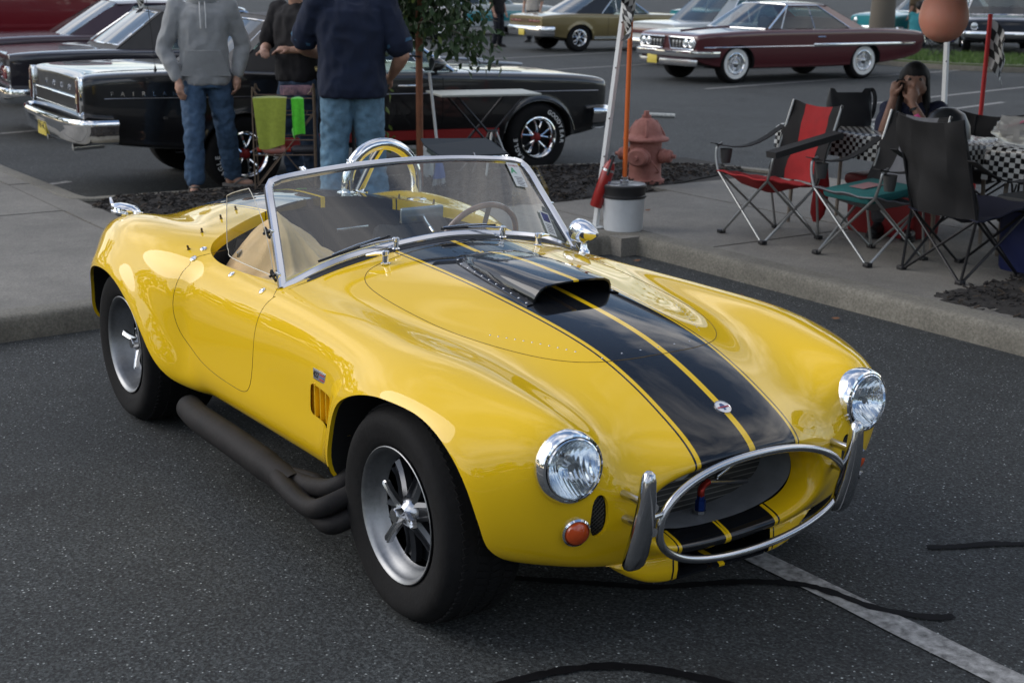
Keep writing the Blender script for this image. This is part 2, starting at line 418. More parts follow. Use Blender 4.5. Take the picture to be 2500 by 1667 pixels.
# slabs (each lifts a little differently), joints left open
def slab(x0, x1, y0, y1, skew=0.):
    g_ = .007; dz = random.uniform(-.004, .003); mb = MB()
    x0, x1 = x0+g_, x1-g_; y0, y1 = y0+g_, y1-g_
    P = [(x0, y0), (x1, y0), (x1, y1), (x0, y1)]
    P = [(x-.055*max(0, y+1) if x > -4.2 and y < 3.2 and skew else x, y) for x, y in P]
    mb.prism(P, -.02, KZ+dz, 'Z'); return mb.build('slab', CONC, walk, smooth=False)
for i in range(9):
    ya = 3.355-1.5*(i+1); slab(-5.5, -4.02, ya, min(ya+1.5, 3.2), 1)
    if ya < .4: slab(-7.0, -5.5, ya, min(ya+1.5, .62))
    if ya < .4: slab(-8.5, -7.0, ya, min(ya+1.5, .62)); slab(-10.0, -8.5, ya, min(ya+1.5, .62))
for i in range(6):
    xa = -3.40+1.03*i
    slab(xa, xa+1.03, 3.52, 4.52); slab(xa, xa+1.03, 4.52, 5.55); slab(xa, xa+1.03, 5.55, 6.6)
slab(-5.5, -4.4, 3.2, 3.52); slab(-5.45, -3.40, 3.52, 4.9); slab(-5.7, -3.40, 4.9, 6.6); slab(-4.4, -3.95, 3.2, 3.52)
sheet('walk_bed', [(-10, -14), (-3.92, -14), (-4.2, 3.4), (6, 3.45), (6, 6.6), (-7.2, 6.6), (-7.5, .6), (-10, .6)], .105, mat('joint_dirt', (.03, .028, .025), .95))
# kerb on the far side of the walk, where the black convertible is parked
far = [(6, 6.72), (0, 6.72), (-4, 6.70), (-5.6, 6.66), (-6.3, 6.5), (-6.85, 6.1), (-7.2, 5.4), (-7.38, 4.4), (-7.48, 3), (-7.52, 1.5), (-7.56, .85), (-7.62, .72), (-8.2, .70), (-9.8, .66), (-14, .6)]
kerb([tuple(q) for q in cr_spline(far, 4)], 'kerb', walk)
# mulch bed with loose chips
bed = [tuple(q) for q in cr_spline([(-6.72, .62), (-6.1, 1.6), (-5.62, 2.7), (-5.42, 3.7), (-5.55, 4.6), (-5.85, 5.4), (-6.05, 6.0), (-6.2, 6.42), (-6.72, 6.0), (-7.04, 5.35), (-7.22, 4.4), (-7.32, 3.), (-7.36, 1.5), (-7.38, .8)], 5, closed=True)]
def lumpy_bed(poly, name, base, amp, m, step=.09):
    P = np.array(poly); x0, y0 = P.min(0); x1, y1 = P.max(0); xs = np.arange(x0, x1+step, step); ys = np.arange(y0, y1+step, step)
    X, Y = np.meshgrid(xs, ys, indexing='ij'); sd, qx, qy = poly_sd(X, Y, poly); vs = {}; mb = MB()
    Z = base+amp*np.clip(-sd/.35, 0, 1)+rng.normal(0, .008, X.shape)
    out_ = sd > 0; X = np.where(out_, qx, X); Y = np.where(out_, qy, Y); Z = np.where(out_, base-.01, Z)
    G = np.stack([X, Y, Z], -1); nv_ = len(ys); fs = []
    for i in range(len(xs)-1):
        for j in range(nv_-1):
            if not (out_[i, j] and out_[i+1, j] and out_[i, j+1] and out_[i+1, j+1]): fs.append((i*nv_+j, (i+1)*nv_+j, (i+1)*nv_+j+1, i*nv_+j+1))
    mb.add(G.reshape(-1, 3), fs); return tag(mb.build(name, m, None), kind='structure')
lumpy_bed(bed, 'mulch_bed', KZ-.005, .045, MULCH)
def chips(poly, n, name, z, mats_):
    P = np.array(poly); x0, y0 = P.min(0); x1, y1 = P.max(0); mb = MB(); c = 0
    X = rng.uniform(x0, x1, n*3); Y = rng.uniform(y0, y1, n*3); sd, _, _ = poly_sd(X, Y, poly)
    for x, y, s in zip(X, Y, sd):
        if s > -.01: continue
        mb.cur = 0 if random.random() < .8 else 1
        zz = z+.045*min(1, -s/.35)+random.uniform(-.004, .014); L = random.uniform(.012, .05)
        Rm = Matrix.Rotation(random.uniform(0, 6.3), 3, 'Z') @ Matrix.Rotation(random.uniform(-.5, .5), 3, 'Y') @ Matrix.Rotation(random.uniform(-.6, .6), 3, 'X')
        mb.box((x, y, zz), (L, L*random.uniform(.25, .5), .006), Rm); c += 1
        if c >= n: break
    return tag(mb.build(name, mats_, None, smooth=False, fixn=False), 'loose dark bark chips covering the planting bed', 'mulch', kind='stuff')
CHIP = [mat('bark_dark', (.018, .016, .015), .9), mat('bark_brown', (.05, .038, .028), .9)]
chips(bed, 5200, 'bark_mulch', KZ, CHIP)
bed2 = [tuple(q) for q in cr_spline([(-1.62, 3.56), (-1.0, 3.56), (.6, 3.56), (.6, 5.0), (-1.2, 5.0), (-1.65, 4.6), (-1.72, 4.0)], 5, closed=True)]
lumpy_bed(bed2, 'mulch_bed', KZ+.003, .03, MULCH); chips(bed2, 1800, 'bark_mulch', KZ, CHIP)
# painted bay line, crack sealer
LINE = mat('worn_line_paint', (.30, .30, .29), .8, noise=(28, .75, (.42, .42, .41)))
ribbon('parking_line', [(x, .43+.004*math.sin(3*x)) for x in np.arange(-3.6, 5.3, .25)], .105, .004, LINE, jitter=.15)
for k in (-1, 1, 2): 
    if k != 1: ribbon('parking_line', [(x, .43+2.75*k) for x in np.arange(-3.6, 5.2, .5)], .105, .004, LINE, jitter=.15)
TAR = mat('crack_sealer', (.005, .005, .006), .7, spec=.15, noise=(30, .4))
def tar(pts): ribbon('crack_seal', [tuple(q) for q in cr_spline(pts, 6)], .036, .0055, TAR, jitter=.5)
tar([(-.1, -.40), (.1, -.18), (.18, -.09), (.25, -.01), (.31, .12), (.37, .25), (.44, .35), (.51, .41), (.61, .44), (.72, .46), (.81, .51), (.87, .56), (.9, .62)])
tar([(.51, .97), (.56, 1.06), (.61, 1.18), (.67, 1.27), (.74, 1.40), (.8, 1.6)])
tar([(.50, -.80), (.51, -.69), (.53, -.56), (.58, -.44), (.66, -.35), (.76, -.28), (.9, -.2)])
for a, b in [((-13.49, 1.57), (-14.6, 5.5)), ((-14.66, 13.55), (-16.6, 26)), ((-11.3, 13.8), (-12.9, 22)), ((-9.0, 9.5), (-10.5, 16.)), ((-19, 10), (-21, 20)), ((-23, 13), (-26, 26)), ((-8.0, -2), (-9.3, 1.1))]:
    ribbon('parking_line', [(a[0]+(b[0]-a[0])*t, a[1]+(b[1]-a[1])*t) for t in np.linspace(0, 1, 12)], .10, .004, LINE, jitter=.2)
# low grassed island beyond the maroon car
isl = [tuple(q) for q in cr_spline([(-19.5, 22.0), (-16.6, 21.6), (-14.6, 22.6), (-13.6, 24.6), (-14.8, 26.0), (-18, 25.4), (-21, 24.6), (-22, 23)], 6, closed=True)]
sheet('grass_island', isl, .14, GRASSG, h=.16)
kerb(isl+isl[:2], 'island_kerb', None, .15, 1, .14)['kind'] = 'structure'
mb = MB(); P = np.array(isl); x0, y0 = P.min(0); x1, y1 = P.max(0); X = rng.uniform(x0, x1, 9000); Y = rng.uniform(y0, y1, 9000); sd, _, _ = poly_sd(X, Y, isl)
for x, y, s in zip(X, Y, sd):
    if s > -.17: continue
    h = random.uniform(.05, .13); a = random.uniform(0, 6.3); dx, dy = math.cos(a)*.012, math.sin(a)*.012; lx, ly = random.uniform(-.04, .04), random.uniform(-.04, .04)
    mb.add([(x-dx, y-dy, .138), (x+dx, y+dy, .138), (x+lx, y+ly, .14+h)], [(0, 1, 2)])
tag(mb.build('grass', mat('grass_blade', (.07, .13, .025), .7, noise=(3, .3)), None, smooth=False, fixn=False), 'short green grass on the kerbed island', 'grass', kind='stuff')
# wood beyond the lot: stands behind the photographer and to the sides, seen only mirrored in paint and chrome
def wood(name, az0, az1, dist, hgt, seed):
    rs = np.random.default_rng(seed); mb = MB(); L = math.radians(az1-az0)*dist; n = int(L/1.1)*26
    for i in range(n):
        az = math.radians(rs.uniform(az0, az1)); d = dist+rs.uniform(-3, 3); top = hgt*(.62+.38*math.sin(az*19+seed)*math.sin(az*7.3))+rs.normal(0, .7)
        z = rs.uniform(.1, 1)**.8*top; s = rs.uniform(.35, .95)
        c = Vector((CAM_POS.x+math.cos(az)*d, CAM_POS.y+math.sin(az)*d, z)); q = Matrix.Rotation(rs.uniform(0, 6.3), 3, 'Z') @ Matrix.Rotation(rs.uniform(0, 3), 3, 'X')
        mb.add([c+q @ Vector(v)*s for v in ((-1, -.6, 0), (.2, -1, .2), (1, 0, 0), (.3, .9, -.2), (-.8, .7, .1))], [(0, 1, 2, 3, 4)])
    return tag(mb.build(name, mat('wood_foliage', (.035, .055, .018), .8, noise=(.6, .5)), None, smooth=False, fixn=False), 'dense green wood bordering the far edge of the lot', 'trees', kind='stuff')
wood('tree_belt', -75, 62, 42, 11, 3); wood('tree_belt', 182, 262, 46, 10, 5)
# ================================================================ the yellow roadster
def roadster_paint():
    m = bpy.data.materials.new('yellow_paint_with_black_stripes'); m.use_nodes = True
    t = m.node_tree; b = t.nodes['Principled BSDF']
    tcn = t.nodes.new('ShaderNodeTexCoord'); sp = t.nodes.new('ShaderNodeSeparateXYZ'); t.links.new(tcn.outputs['Object'], sp.inputs[0])
    def M(op, a, b_=None, c=None):
        n = t.nodes.new('ShaderNodeMath'); n.operation = op
        for i, q in enumerate((a, b_, c)):
            if q is None: continue
            if isinstance(q, (int, float)): n.inputs[i].default_value = q
            else: t.links.new(q, n.inputs[i])
        return n.outputs[0]
    x, y = sp.outputs[0], sp.outputs[1]; ay = M('ABSOLUTE', y)
    half = M('ADD', M('MULTIPLY_ADD', x, -.025, .190), M('MULTIPLY', M('MULTIPLY', x, x), .0145))
    d = M('SUBTRACT', ay, half)                      # <0 inside the broad band
    band = M('MULTIPLY', M('LESS_THAN', d, 0), M('GREATER_THAN', ay, .0105))
    pin = M('MULTIPLY', M('GREATER_THAN', d, .0125), M('LESS_THAN', d, .0185))
    blk = M('MAXIMUM', band, pin)
    mixc = t.nodes.new('ShaderNodeMixRGB'); mixc.inputs[1].default_value = (.83, .53, .008, 1); mixc.inputs[2].default_value = (.006, .007, .009, 1)
    t.links.new(blk, mixc.inputs[0]); t.links.new(mixc.outputs[0], b.inputs['Base Color'])
    b.inputs['Roughness'].default_value = .6; b.inputs['Specular IOR Level'].default_value = .05; b.inputs['Coat Weight'].default_value = 1; b.inputs['Coat Roughness'].default_value = .015; b.inputs['Coat IOR'].default_value = 1.55
    n2 = t.nodes.new('ShaderNodeTexNoise'); n2.inputs['Scale'].default_value = 3.5; n2.inputs['Detail'].default_value = 2
    t.links.new(tcn.outputs['Object'], n2.inputs['Vector'])
    bp = t.nodes.new('ShaderNodeBump'); bp.inputs['Strength'].default_value = .03; bp.inputs['Distance'].default_value = .02
    t.links.new(n2.outputs['Fac'], bp.inputs['Height']); t.links.new(bp.outputs[0], b.inputs['Coat Normal'])
    return m
PAINT = roadster_paint()
YEL = mat('yellow_enamel', (.83, .53, .008), .5, coat=1)
hero = tag(empty('roadster'), 'open yellow two-seat roadster with black bonnet stripes and side exhaust', 'car')

# control net, y given as distance from the centre line; rows run from the top centre round the flank to the bottom centre
NET = [
 # throat of the mouth
 [(.52,0,.535),(.52,.11,.53),(.515,.19,.52),(.51,.245,.50),(.505,.285,.47),(.50,.30,.43),(.50,.295,.385),(.50,.26,.345),(.50,.19,.322),(.50,.10,.315),(.50,0,.312)],
 # lip
 [(.640,0,.553),(.638,.115,.55),(.625,.205,.535),(.605,.27,.51),(.592,.315,.475),(.588,.333,.432),(.585,.325,.382),(.580,.285,.335),(.57,.205,.303),(.565,.11,.292),(.565,0,.288)],
 [(.622,0,.595),(.618,.125,.592),(.602,.225,.578),(.582,.315,.548),(.580,.372,.495),(.582,.392,.44),(.580,.385,.378),(.568,.335,.315),(.560,.24,.278),(.555,.12,.262),(.555,0,.258)],
 [(.560,0,.636),(.555,.135,.633),(.535,.26,.618),(.522,.37,.598),(.545,.455,.572),(.558,.492,.50),(.552,.492,.42),(.535,.44,.325),(.52,.33,.262),(.51,.16,.246),(.51,0,.242)],
 [(.48,0,.674),(.475,.145,.671),(.455,.29,.655),(.468,.43,.652),(.532,.545,.690),(.537,.640,.600),(.515,.640,.46),(.495,.595,.34),(.475,.45,.262),(.47,.2,.245),(.47,0,.24)],
 [(.37,0,.722),(.365,.155,.718),(.35,.31,.698),(.352,.445,.70),(.402,.572,.735),(.408,.702,.678),(.395,.755,.56),(.39,.735,.42),(.385,.65,.300),(.39,.3,.245),(.39,0,.24)],
 [(.20,0,.779),(.20,.165,.773),(.19,.33,.742),(.19,.465,.738),(.20,.595,.764),(.205,.735,.722),(.205,.815,.60),(.205,.815,.44),(.20,.745,.30),(.2,.35,.245),(.2,0,.24)],
 [(0,0,.818),(0,.175,.810),(0,.35,.772),(0,.485,.762),(0,.615,.785),(0,.755,.745),(0,.828,.62),(0,.828,.45),(0,.765,.30),(0,.4,.245),(0,0,.24)],
 [(-.25,0,.850),(-.25,.19,.840),(-.25,.385,.795),(-.25,.51,.778),(-.25,.625,.790),(-.25,.745,.752),(-.25,.800,.635),(-.25,.800,.46),(-.25,.752,.30),(-.25,.4,.245),(-.25,0,.24)],
 [(-.5,0,.875),(-.5,.2,.864),(-.5,.415,.820),(-.5,.53,.797),(-.5,.625,.795),(-.5,.722,.756),(-.5,.768,.645),(-.5,.770,.47),(-.5,.735,.295),(-.5,.4,.245),(-.5,0,.24)],
 [(-.8,0,.898),(-.8,.21,.886),(-.8,.44,.842),(-.8,.545,.812),(-.8,.63,.796),(-.8,.710,.752),(-.8,.752,.645),(-.8,.757,.47),(-.8,.730,.29),(-.8,.4,.245),(-.8,0,.24)],
 [(-1.05,0,.915),(-1.05,.21,.902),(-1.05,.45,.855),(-1.05,.55,.820),(-1.05,.635,.793),(-1.05,.705,.748),(-1.05,.748,.645),(-1.05,.757,.47),(-1.05,.730,.288),(-1.05,.4,.245),(-1.05,0,.24)],
 [(-1.3,0,.922),(-1.3,.21,.91),(-1.3,.46,.858),(-1.3,.56,.818),(-1.3,.645,.787),(-1.3,.710,.742),(-1.3,.750,.645),(-1.3,.760,.47),(-1.3,.732,.286),(-1.3,.4,.245),(-1.3,0,.24)],
 [(-1.53,0,.926),(-1.53,.21,.915),(-1.53,.46,.868),(-1.53,.57,.828),(-1.53,.655,.795),(-1.53,.722,.746),(-1.53,.758,.645),(-1.53,.766,.47),(-1.53,.735,.286),(-1.53,.4,.245),(-1.53,0,.24)],
 [(-1.63,0,.927),(-1.63,.21,.918),(-1.63,.45,.875),(-1.63,.565,.84),(-1.63,.660,.806),(-1.63,.731,.752),(-1.63,.768,.646),(-1.63,.776,.47),(-1.63,.743,.287),(-1.63,.4,.247),(-1.63,0,.243)],
 [(-1.74,0,.928),(-1.74,.21,.92),(-1.74,.44,.882),(-1.74,.56,.852),(-1.74,.665,.825),(-1.74,.760,.774),(-1.74,.810,.658),(-1.74,.820,.47),(-1.74,.782,.288),(-1.72,.4,.25),(-1.72,0,.245)],
 [(-1.95,0,.927),(-1.95,.2,.92),(-1.95,.41,.888),(-1.95,.54,.862),(-1.95,.665,.855),(-1.95,.785,.803),(-1.95,.848,.68),(-1.95,.852,.48),(-1.95,.81,.295),(-1.95,.4,.26),(-1.95,0,.25)],
 [(-2.286,0,.922),(-2.286,.19,.914),(-2.286,.39,.872),(-2.286,.53,.848),(-2.286,.66,.862),(-2.286,.785,.815),(-2.286,.855,.69),(-2.286,.858,.49),(-2.286,.82,.31),(-2.286,.4,.28),(-2.286,0,.27)],
 [(-2.55,0,.882),(-2.55,.18,.875),(-2.55,.37,.832),(-2.55,.51,.815),(-2.55,.64,.836),(-2.55,.750,.795),(-2.55,.808,.67),(-2.55,.806,.49),(-2.55,.77,.33),(-2.55,.4,.30),(-2.55,0,.29)],
 [(-2.80,0,.812),(-2.80,.17,.805),(-2.80,.35,.767),(-2.80,.48,.757),(-2.80,.60,.772),(-2.80,.68,.735),(-2.80,.73,.625),(-2.80,.725,.485),(-2.80,.69,.36),(-2.80,.4,.33),(-2.80,0,.32)],
 [(-2.98,0,.72),(-2.98,.16,.715),(-2.98,.33,.69),(-2.98,.45,.69),(-2.98,.54,.695),(-2.98,.62,.66),(-2.98,.665,.58),(-2.98,.665,.48),(-2.98,.61,.39),(-2.98,.35,.36),(-2.98,0,.35)],
 [(-3.08,0,.63),(-3.08,.13,.63),(-3.08,.26,.62),(-3.08,.34,.618),(-3.08,.41,.608),(-3.08,.455,.58),(-3.08,.475,.53),(-3.08,.465,.475),(-3.08,.40,.43),(-3.08,.22,.40),(-3.08,0,.395)],
 [(-3.11,0,.53),(-3.11,.02,.53),(-3.11,.04,.528),(-3.11,.06,.525),(-3.11,.07,.522),(-3.11,.08,.518),(-3.11,.08,.514),(-3.11,.07,.51),(-3.11,.05,.506),(-3.11,.02,.504),(-3.11,0,.503)],
]
net = np.array(NET); net[..., 1] *= -1
PG = bs_surface(net, 22, 14, tight=.75)
body = Shell(PG)
row = np.arange(body.nv)[None, :]/14.; rowm = np.broadcast_to(row, (body.nu, body.nv)); strip_x = body.P[..., 0]
ARCH_F = [p for p in cr_spline([(-.375,-.1),(-.378,.15),(-.378,.30),(-.358,.45),(-.295,.58),(-.195,.645),(-.07,.682),(.05,.692),(.17,.684),(.27,.652),(.345,.60),(.388,.53),(.405,.44),(.402,.35),(.405,.29),(.42,.15),(.43,-.1)], 6)]
ARCH_R = [p for p in cr_spline([(-2.66,-.1),(-2.665,.15),(-2.668,.33),(-2.652,.45),(-2.585,.57),(-2.46,.635),(-2.32,.668),(-2.18,.67),(-2.06,.64),(-1.95,.58),(-1.86,.50),(-1.77,.405),(-1.69,.33),(-1.62,.28),(-1.58,.15),(-1.57,-.1)], 6)]
side = rowm > 4.2
for A, am in ((ARCH_F, .028), (ARCH_R, .030)):
    sd, _, _ = poly_sd(body.P[..., 0], body.P[..., 2], A)
    am_ = np.where(side & (sd > -.05), am*np.exp(-(np.maximum(sd, 0)/.07)**2), 0)*np.clip((rowm-4.2)/1.0, 0, 1)
    body.bump(np.array([0, -1., 0]), am_)
P_FULL = body.P.copy()
# surface lookup used by everything that sits on the skin
def shell_bvh(P):
    nu, nv = P.shape[:2]; idx = np.arange(nu*nv).reshape(nu, nv)
    q = np.stack([idx[:-1, :-1], idx[1:, :-1], idx[1:, 1:], idx[:-1, 1:]], -1).reshape(-1, 4)
    return BVHTree.FromPolygons([Vector(p) for p in P.reshape(-1, 3)], q.tolist())
BV = shell_bvh(P_FULL)
def skin_side(x, z):
    h = BV.ray_cast(Vector((x, -2, z)), Vector((0, 1, 0))); return h[0], (h[1] if h[1] is None or h[1].y < 0 else -h[1])
def skin_top(x, y):
    h = BV.ray_cast(Vector((x, -abs(y)-1e-4, 2)), Vector((0, 0, -1)))
    p, n = h[0], h[1]
    if n.z < 0: n = -n
    if y > 0: p = Vector((p.x, -p.y, p.z)); n = Vector((n.x, -n.y, n.z))
    return p, n
def skin_front(y, z):
    h = BV.ray_cast(Vector((2, -abs(y)-1e-4, z)), Vector((-1, 0, 0)))
    p, n = h[0], h[1]
    if n.x < 0: n = -n
    if y > 0: p = Vector((p.x, -p.y, p.z)); n = Vector((n.x, -n.y, n.z))
    return p, n
COCKPIT = [tuple(p) for p in cr_spline([(-1.08,-.0001),(-1.09,-.35),(-1.10,-.55),(-1.13,-.615),(-1.25,-.636),(-1.42,-.652),(-1.57,-.660),(-1.675,-.642),(-1.755,-.575),(-1.825,-.465),(-1.90,-.32),(-1.97,-.15),(-2.0,-.0001)], 6)]
COCK_POLY = COCKPIT+[(-2.0, .5), (-1.08, .5)]
for A in (ARCH_F, ARCH_R): body.trim(A, (0, 2), side & (body.P[..., 1] < -.38), fix=lambda x, z: skin_side(x, z)[0])
body.trim(COCK_POLY, (0, 1), rowm < 6, fix=lambda x, y: skin_top(x, -abs(y))[0])
VENT = [(-.575,.575),(-.562,.586),(-.395,.584),(-.380,.572),(-.380,.496),(-.394,.484),(-.562,.486),(-.575,.498)]
body.trim(VENT, (0, 2), side & (rowm < 8), fix=lambda x, z: skin_side(x, z)[0])
DUCT = [(-.474+.026*math.cos(a)*(1), .447+.062*math.copysign(abs(math.sin(a))**.7, math.sin(a))) for a in np.linspace(0, 2*math.pi, 24, endpoint=False)]
body.trim(DUCT, (1, 2), (body.P[..., 0] > .45) & (rowm > 3) & (np.arange(body.nu)[:, None] > 30))
for_lamp = [(-.560+.089*math.cos(a), .597+.089*math.sin(a)) for a in np.linspace(0, 2*math.pi, 40, endpoint=False)]
body.trim(for_lamp, (1, 2), (body.P[..., 0] > .38) & (rowm > 2.5) & (rowm < 8), fix=lambda y, z: skin_front(-abs(y), z)[0])
HEADER = [(-.415,.335),(-.40,.36),(-.375,.37),(-.33,.37),(-.33,.22),(-.415,.22)]
body.trim(HEADER, (0, 2), side & (body.P[..., 1] < -.5))
fc = body.P[:-1, :-1]*.25+body.P[1:, :-1]*.25+body.P[1:, 1:]*.25+body.P[:-1, 1:]*.25
HOODL = [(.258,.0001),(.25,-.12),(.215,-.22),(.15,-.30),(.05,-.365),(-.1,-.42),(-.3,-.46),(-.55,-.475),(-.75,-.46),(-.85,-.41),(-.888,-.33),(-.908,-.2),(-.915,-.0001)]
HOODC = [tuple(p) for p in cr_spline(HOODL, 6)]
sdh, _, _ = poly_sd(fc[..., 0], fc[..., 1], HOODC+[(-.915, .3), (.258, .3)])
rowf = (rowm[:-1, :-1]+.03)
DOORC = [tuple(p) for p in cr_spline([(-1.60,.86),(-1.655,.80),(-1.685,.72),(-1.69,.60),(-1.635,.50),(-1.52,.445),(-1.38,.42),(-1.22,.412),(-1.12,.415),(-1.07,.445),(-1.052,.52),(-1.045,.65),(-1.03,.74),(-1.00,.79),(-1.0,.86)], 5)]
sdd, _, _ = poly_sd(fc[..., 0], fc[..., 2], DOORC)
hero_objs = body.build('body', PAINT, hero, split=[('hood', (sdh < 0) & (rowf < 4)), ('door', (sdd < 0) & (rowf > 3) & (rowf < 8.6))])
hero_objs[0]['label'] = 'yellow bodywork with two broad black stripes'
# rolled lips and liners behind every cut edge
def lip(poly, kind, depth, inner, name, matl, matd, flip):
    pts = []
    P2 = np.array(poly); cen = P2.mean(0)
    for (u, v) in poly:
        if kind == 'side':
            h = skin_side(u, v)[0]
            if h is None: continue
            pts.append(Vector((u, h.y, v)))
        else:
            h = skin_top(u, -abs(v))[0]; pts.append(Vector((u, v, h.z)))
    mb = MB(); dk = MB()
    for sgn in (1, -1):
        if kind == 'side': mb = MB(); dk = MB()
        A = np.array([[(p.x, p.y*sgn, p.z) for p in pts]])
        if kind == 'side':
            B = A+np.array([0, sgn*.012, 0]); B2 = A+np.array([0, sgn*depth, 0]); Dp = A.copy(); Dp[..., 1] = -sgn*inner
            Cn = np.array([0, 0, 0])
            G = np.concatenate([A, B, B2]); mb.grid(G); dk.grid(np.concatenate([B2, Dp]))
            dk.add([(p.x, -sgn*inner, p.z) for p in pts], [tuple(range(len(pts)))]); mb.build(name, matl, hero); dk.build('wheel_well', MATTEBLK, hero, smooth=False)
        else:
            B2 = A+np.array([0, 0, -depth]); Dp = A.copy(); Dp[..., 2] = inner
            # a rounded bead along the rim
            mb.grid(np.concatenate([A, A*np.array([1, .992, 1])+np.array([.0, 0, -.012]), B2*np.array([1, .992, 1])])); dk.grid(np.concatenate([B2*np.array([1, .992, 1]), Dp]))
    if kind != 'side': mb.build(name, matl, hero)
    return dk, pts
ARCH_F2 = [p for p in ARCH_F if p[1] > .315]; ARCH_R2 = [p for p in ARCH_R if p[1] > .31]
for A in (ARCH_F2, ARCH_R2):
    dk, pts = lip(A, 'side', .014, .42, 'arch_lip', PAINT, MATTEBLK, False)
TUB = mat('cockpit_carpet', (.010, .011, .013), .9, bump=(200, .4))
dk, cp = lip(COCKPIT, 'top', .045, .36, 'cockpit_rim', PAINT, TUB, False)
dk.add([(p.x, p.y, .36) for p in cp]+[(p.x, -p.y, .36) for p in reversed(cp)], [tuple(range(2*len(cp)))])
dk.build('cockpit_tub', TUB, hero)
# floor pan so the car is closed from below, and the radiator duct
mb = MB(); mb.box((-1.1, 0, .27), (2.3, 1.3, .02)); mb.box((.22, 0, .30), (.5, .7, .02)); mb.box((-2.6, 0, .33), (.7, .7, .02)); mb.build('floor_pan', MATTEBLK, hero)
# panel gaps
SEAM = mat('panel_gap', (.11, .065, .006), .8)
def seam(pts, name, r=.0012): 
    mb = MB(); mb.tube(pts, r, 6); return mb.build(name, SEAM, hero)
hp = [skin_top(x, y)[0] for x, y in HOODC]
seam(hp+[Vector((p.x, -p.y, p.z)) for p in reversed(hp)], 'hood_gap')
for sgn in (1, -1):
    dp = []
    for x, z in DOORC:
        if z > .775: continue
        h = skin_side(x, z)[0]; dp.append(Vector((h.x, h.y*sgn, h.z)))
    # over the shoulder into the cockpit at both ends
    a0 = [Vector((q[0].x, q[0].y*sgn, q[0].z)) for q in [skin_top(-1.615-.014*i, -(.605+.022*i)) for i in range(6)]]
    b0 = [Vector((q[0].x, q[0].y*sgn, q[0].z)) for q in [skin_top(-1.085+.022*i, -(.625+.02*i)) for i in range(4)]]
    seam(a0+dp+list(reversed(b0)), 'door_gap')
# ---- side vent, badge
for sgn in (1, -1):
    mb = MB(); mb.box((-.478, -sgn*.748, .535), (.25, .012, .14)); mb.build('vent_backing', YEL, hero)
    for i in range(5):
        mb = MB(); x = -.552+i*.039
        mb.prism([(x-.016, -sgn*.752), (x+.012, -sgn*.772), (x+.016, -sgn*.772), (x+.010, -sgn*.752)], .478, .592, 'Z'); mb.build('vent_louver', YEL, hero)
    h, n = skin_side(-.495, .625)
    o_ = Vector((h.x, h.y*sgn, h.z)); yd = Vector((n.x, n.y*sgn, n.z))
    f = frame(o_+yd*.002, (1 if sgn > 0 else -1, 0, -.02), (0, 0, 1)); 
    mb = MB(); mb.box((0, 0, 0), (.088, .036, .004), bev=.0015); bd = mb.build('badge', CHROME, hero); bd.data.transform(f)
    mb = MB(); mb.box((0, 0, .0022), (.082, .030, .0012)); pl = mb.build('badge_plate', mat('badge_silver', (.35, .36, .38), .4, .6), bd); pl.data.transform(f)
    text('427', 'badge_number', BLACKP, bd, .026, f @ Matrix.Translation((-.021, 0, .0032)), .0004, bold=.0006)
    for i, c in enumerate([(.5, .02, .03), (.1, .14, .4), (.5, .02, .03)]):
        mb = MB(); mb.box((.02, .008-.008*i, .0032), (.034, .0035, .0006)); q = mb.build('badge_bar', mat('badge_c%d' % (i % 2), c, .4), bd); q.data.transform(f)
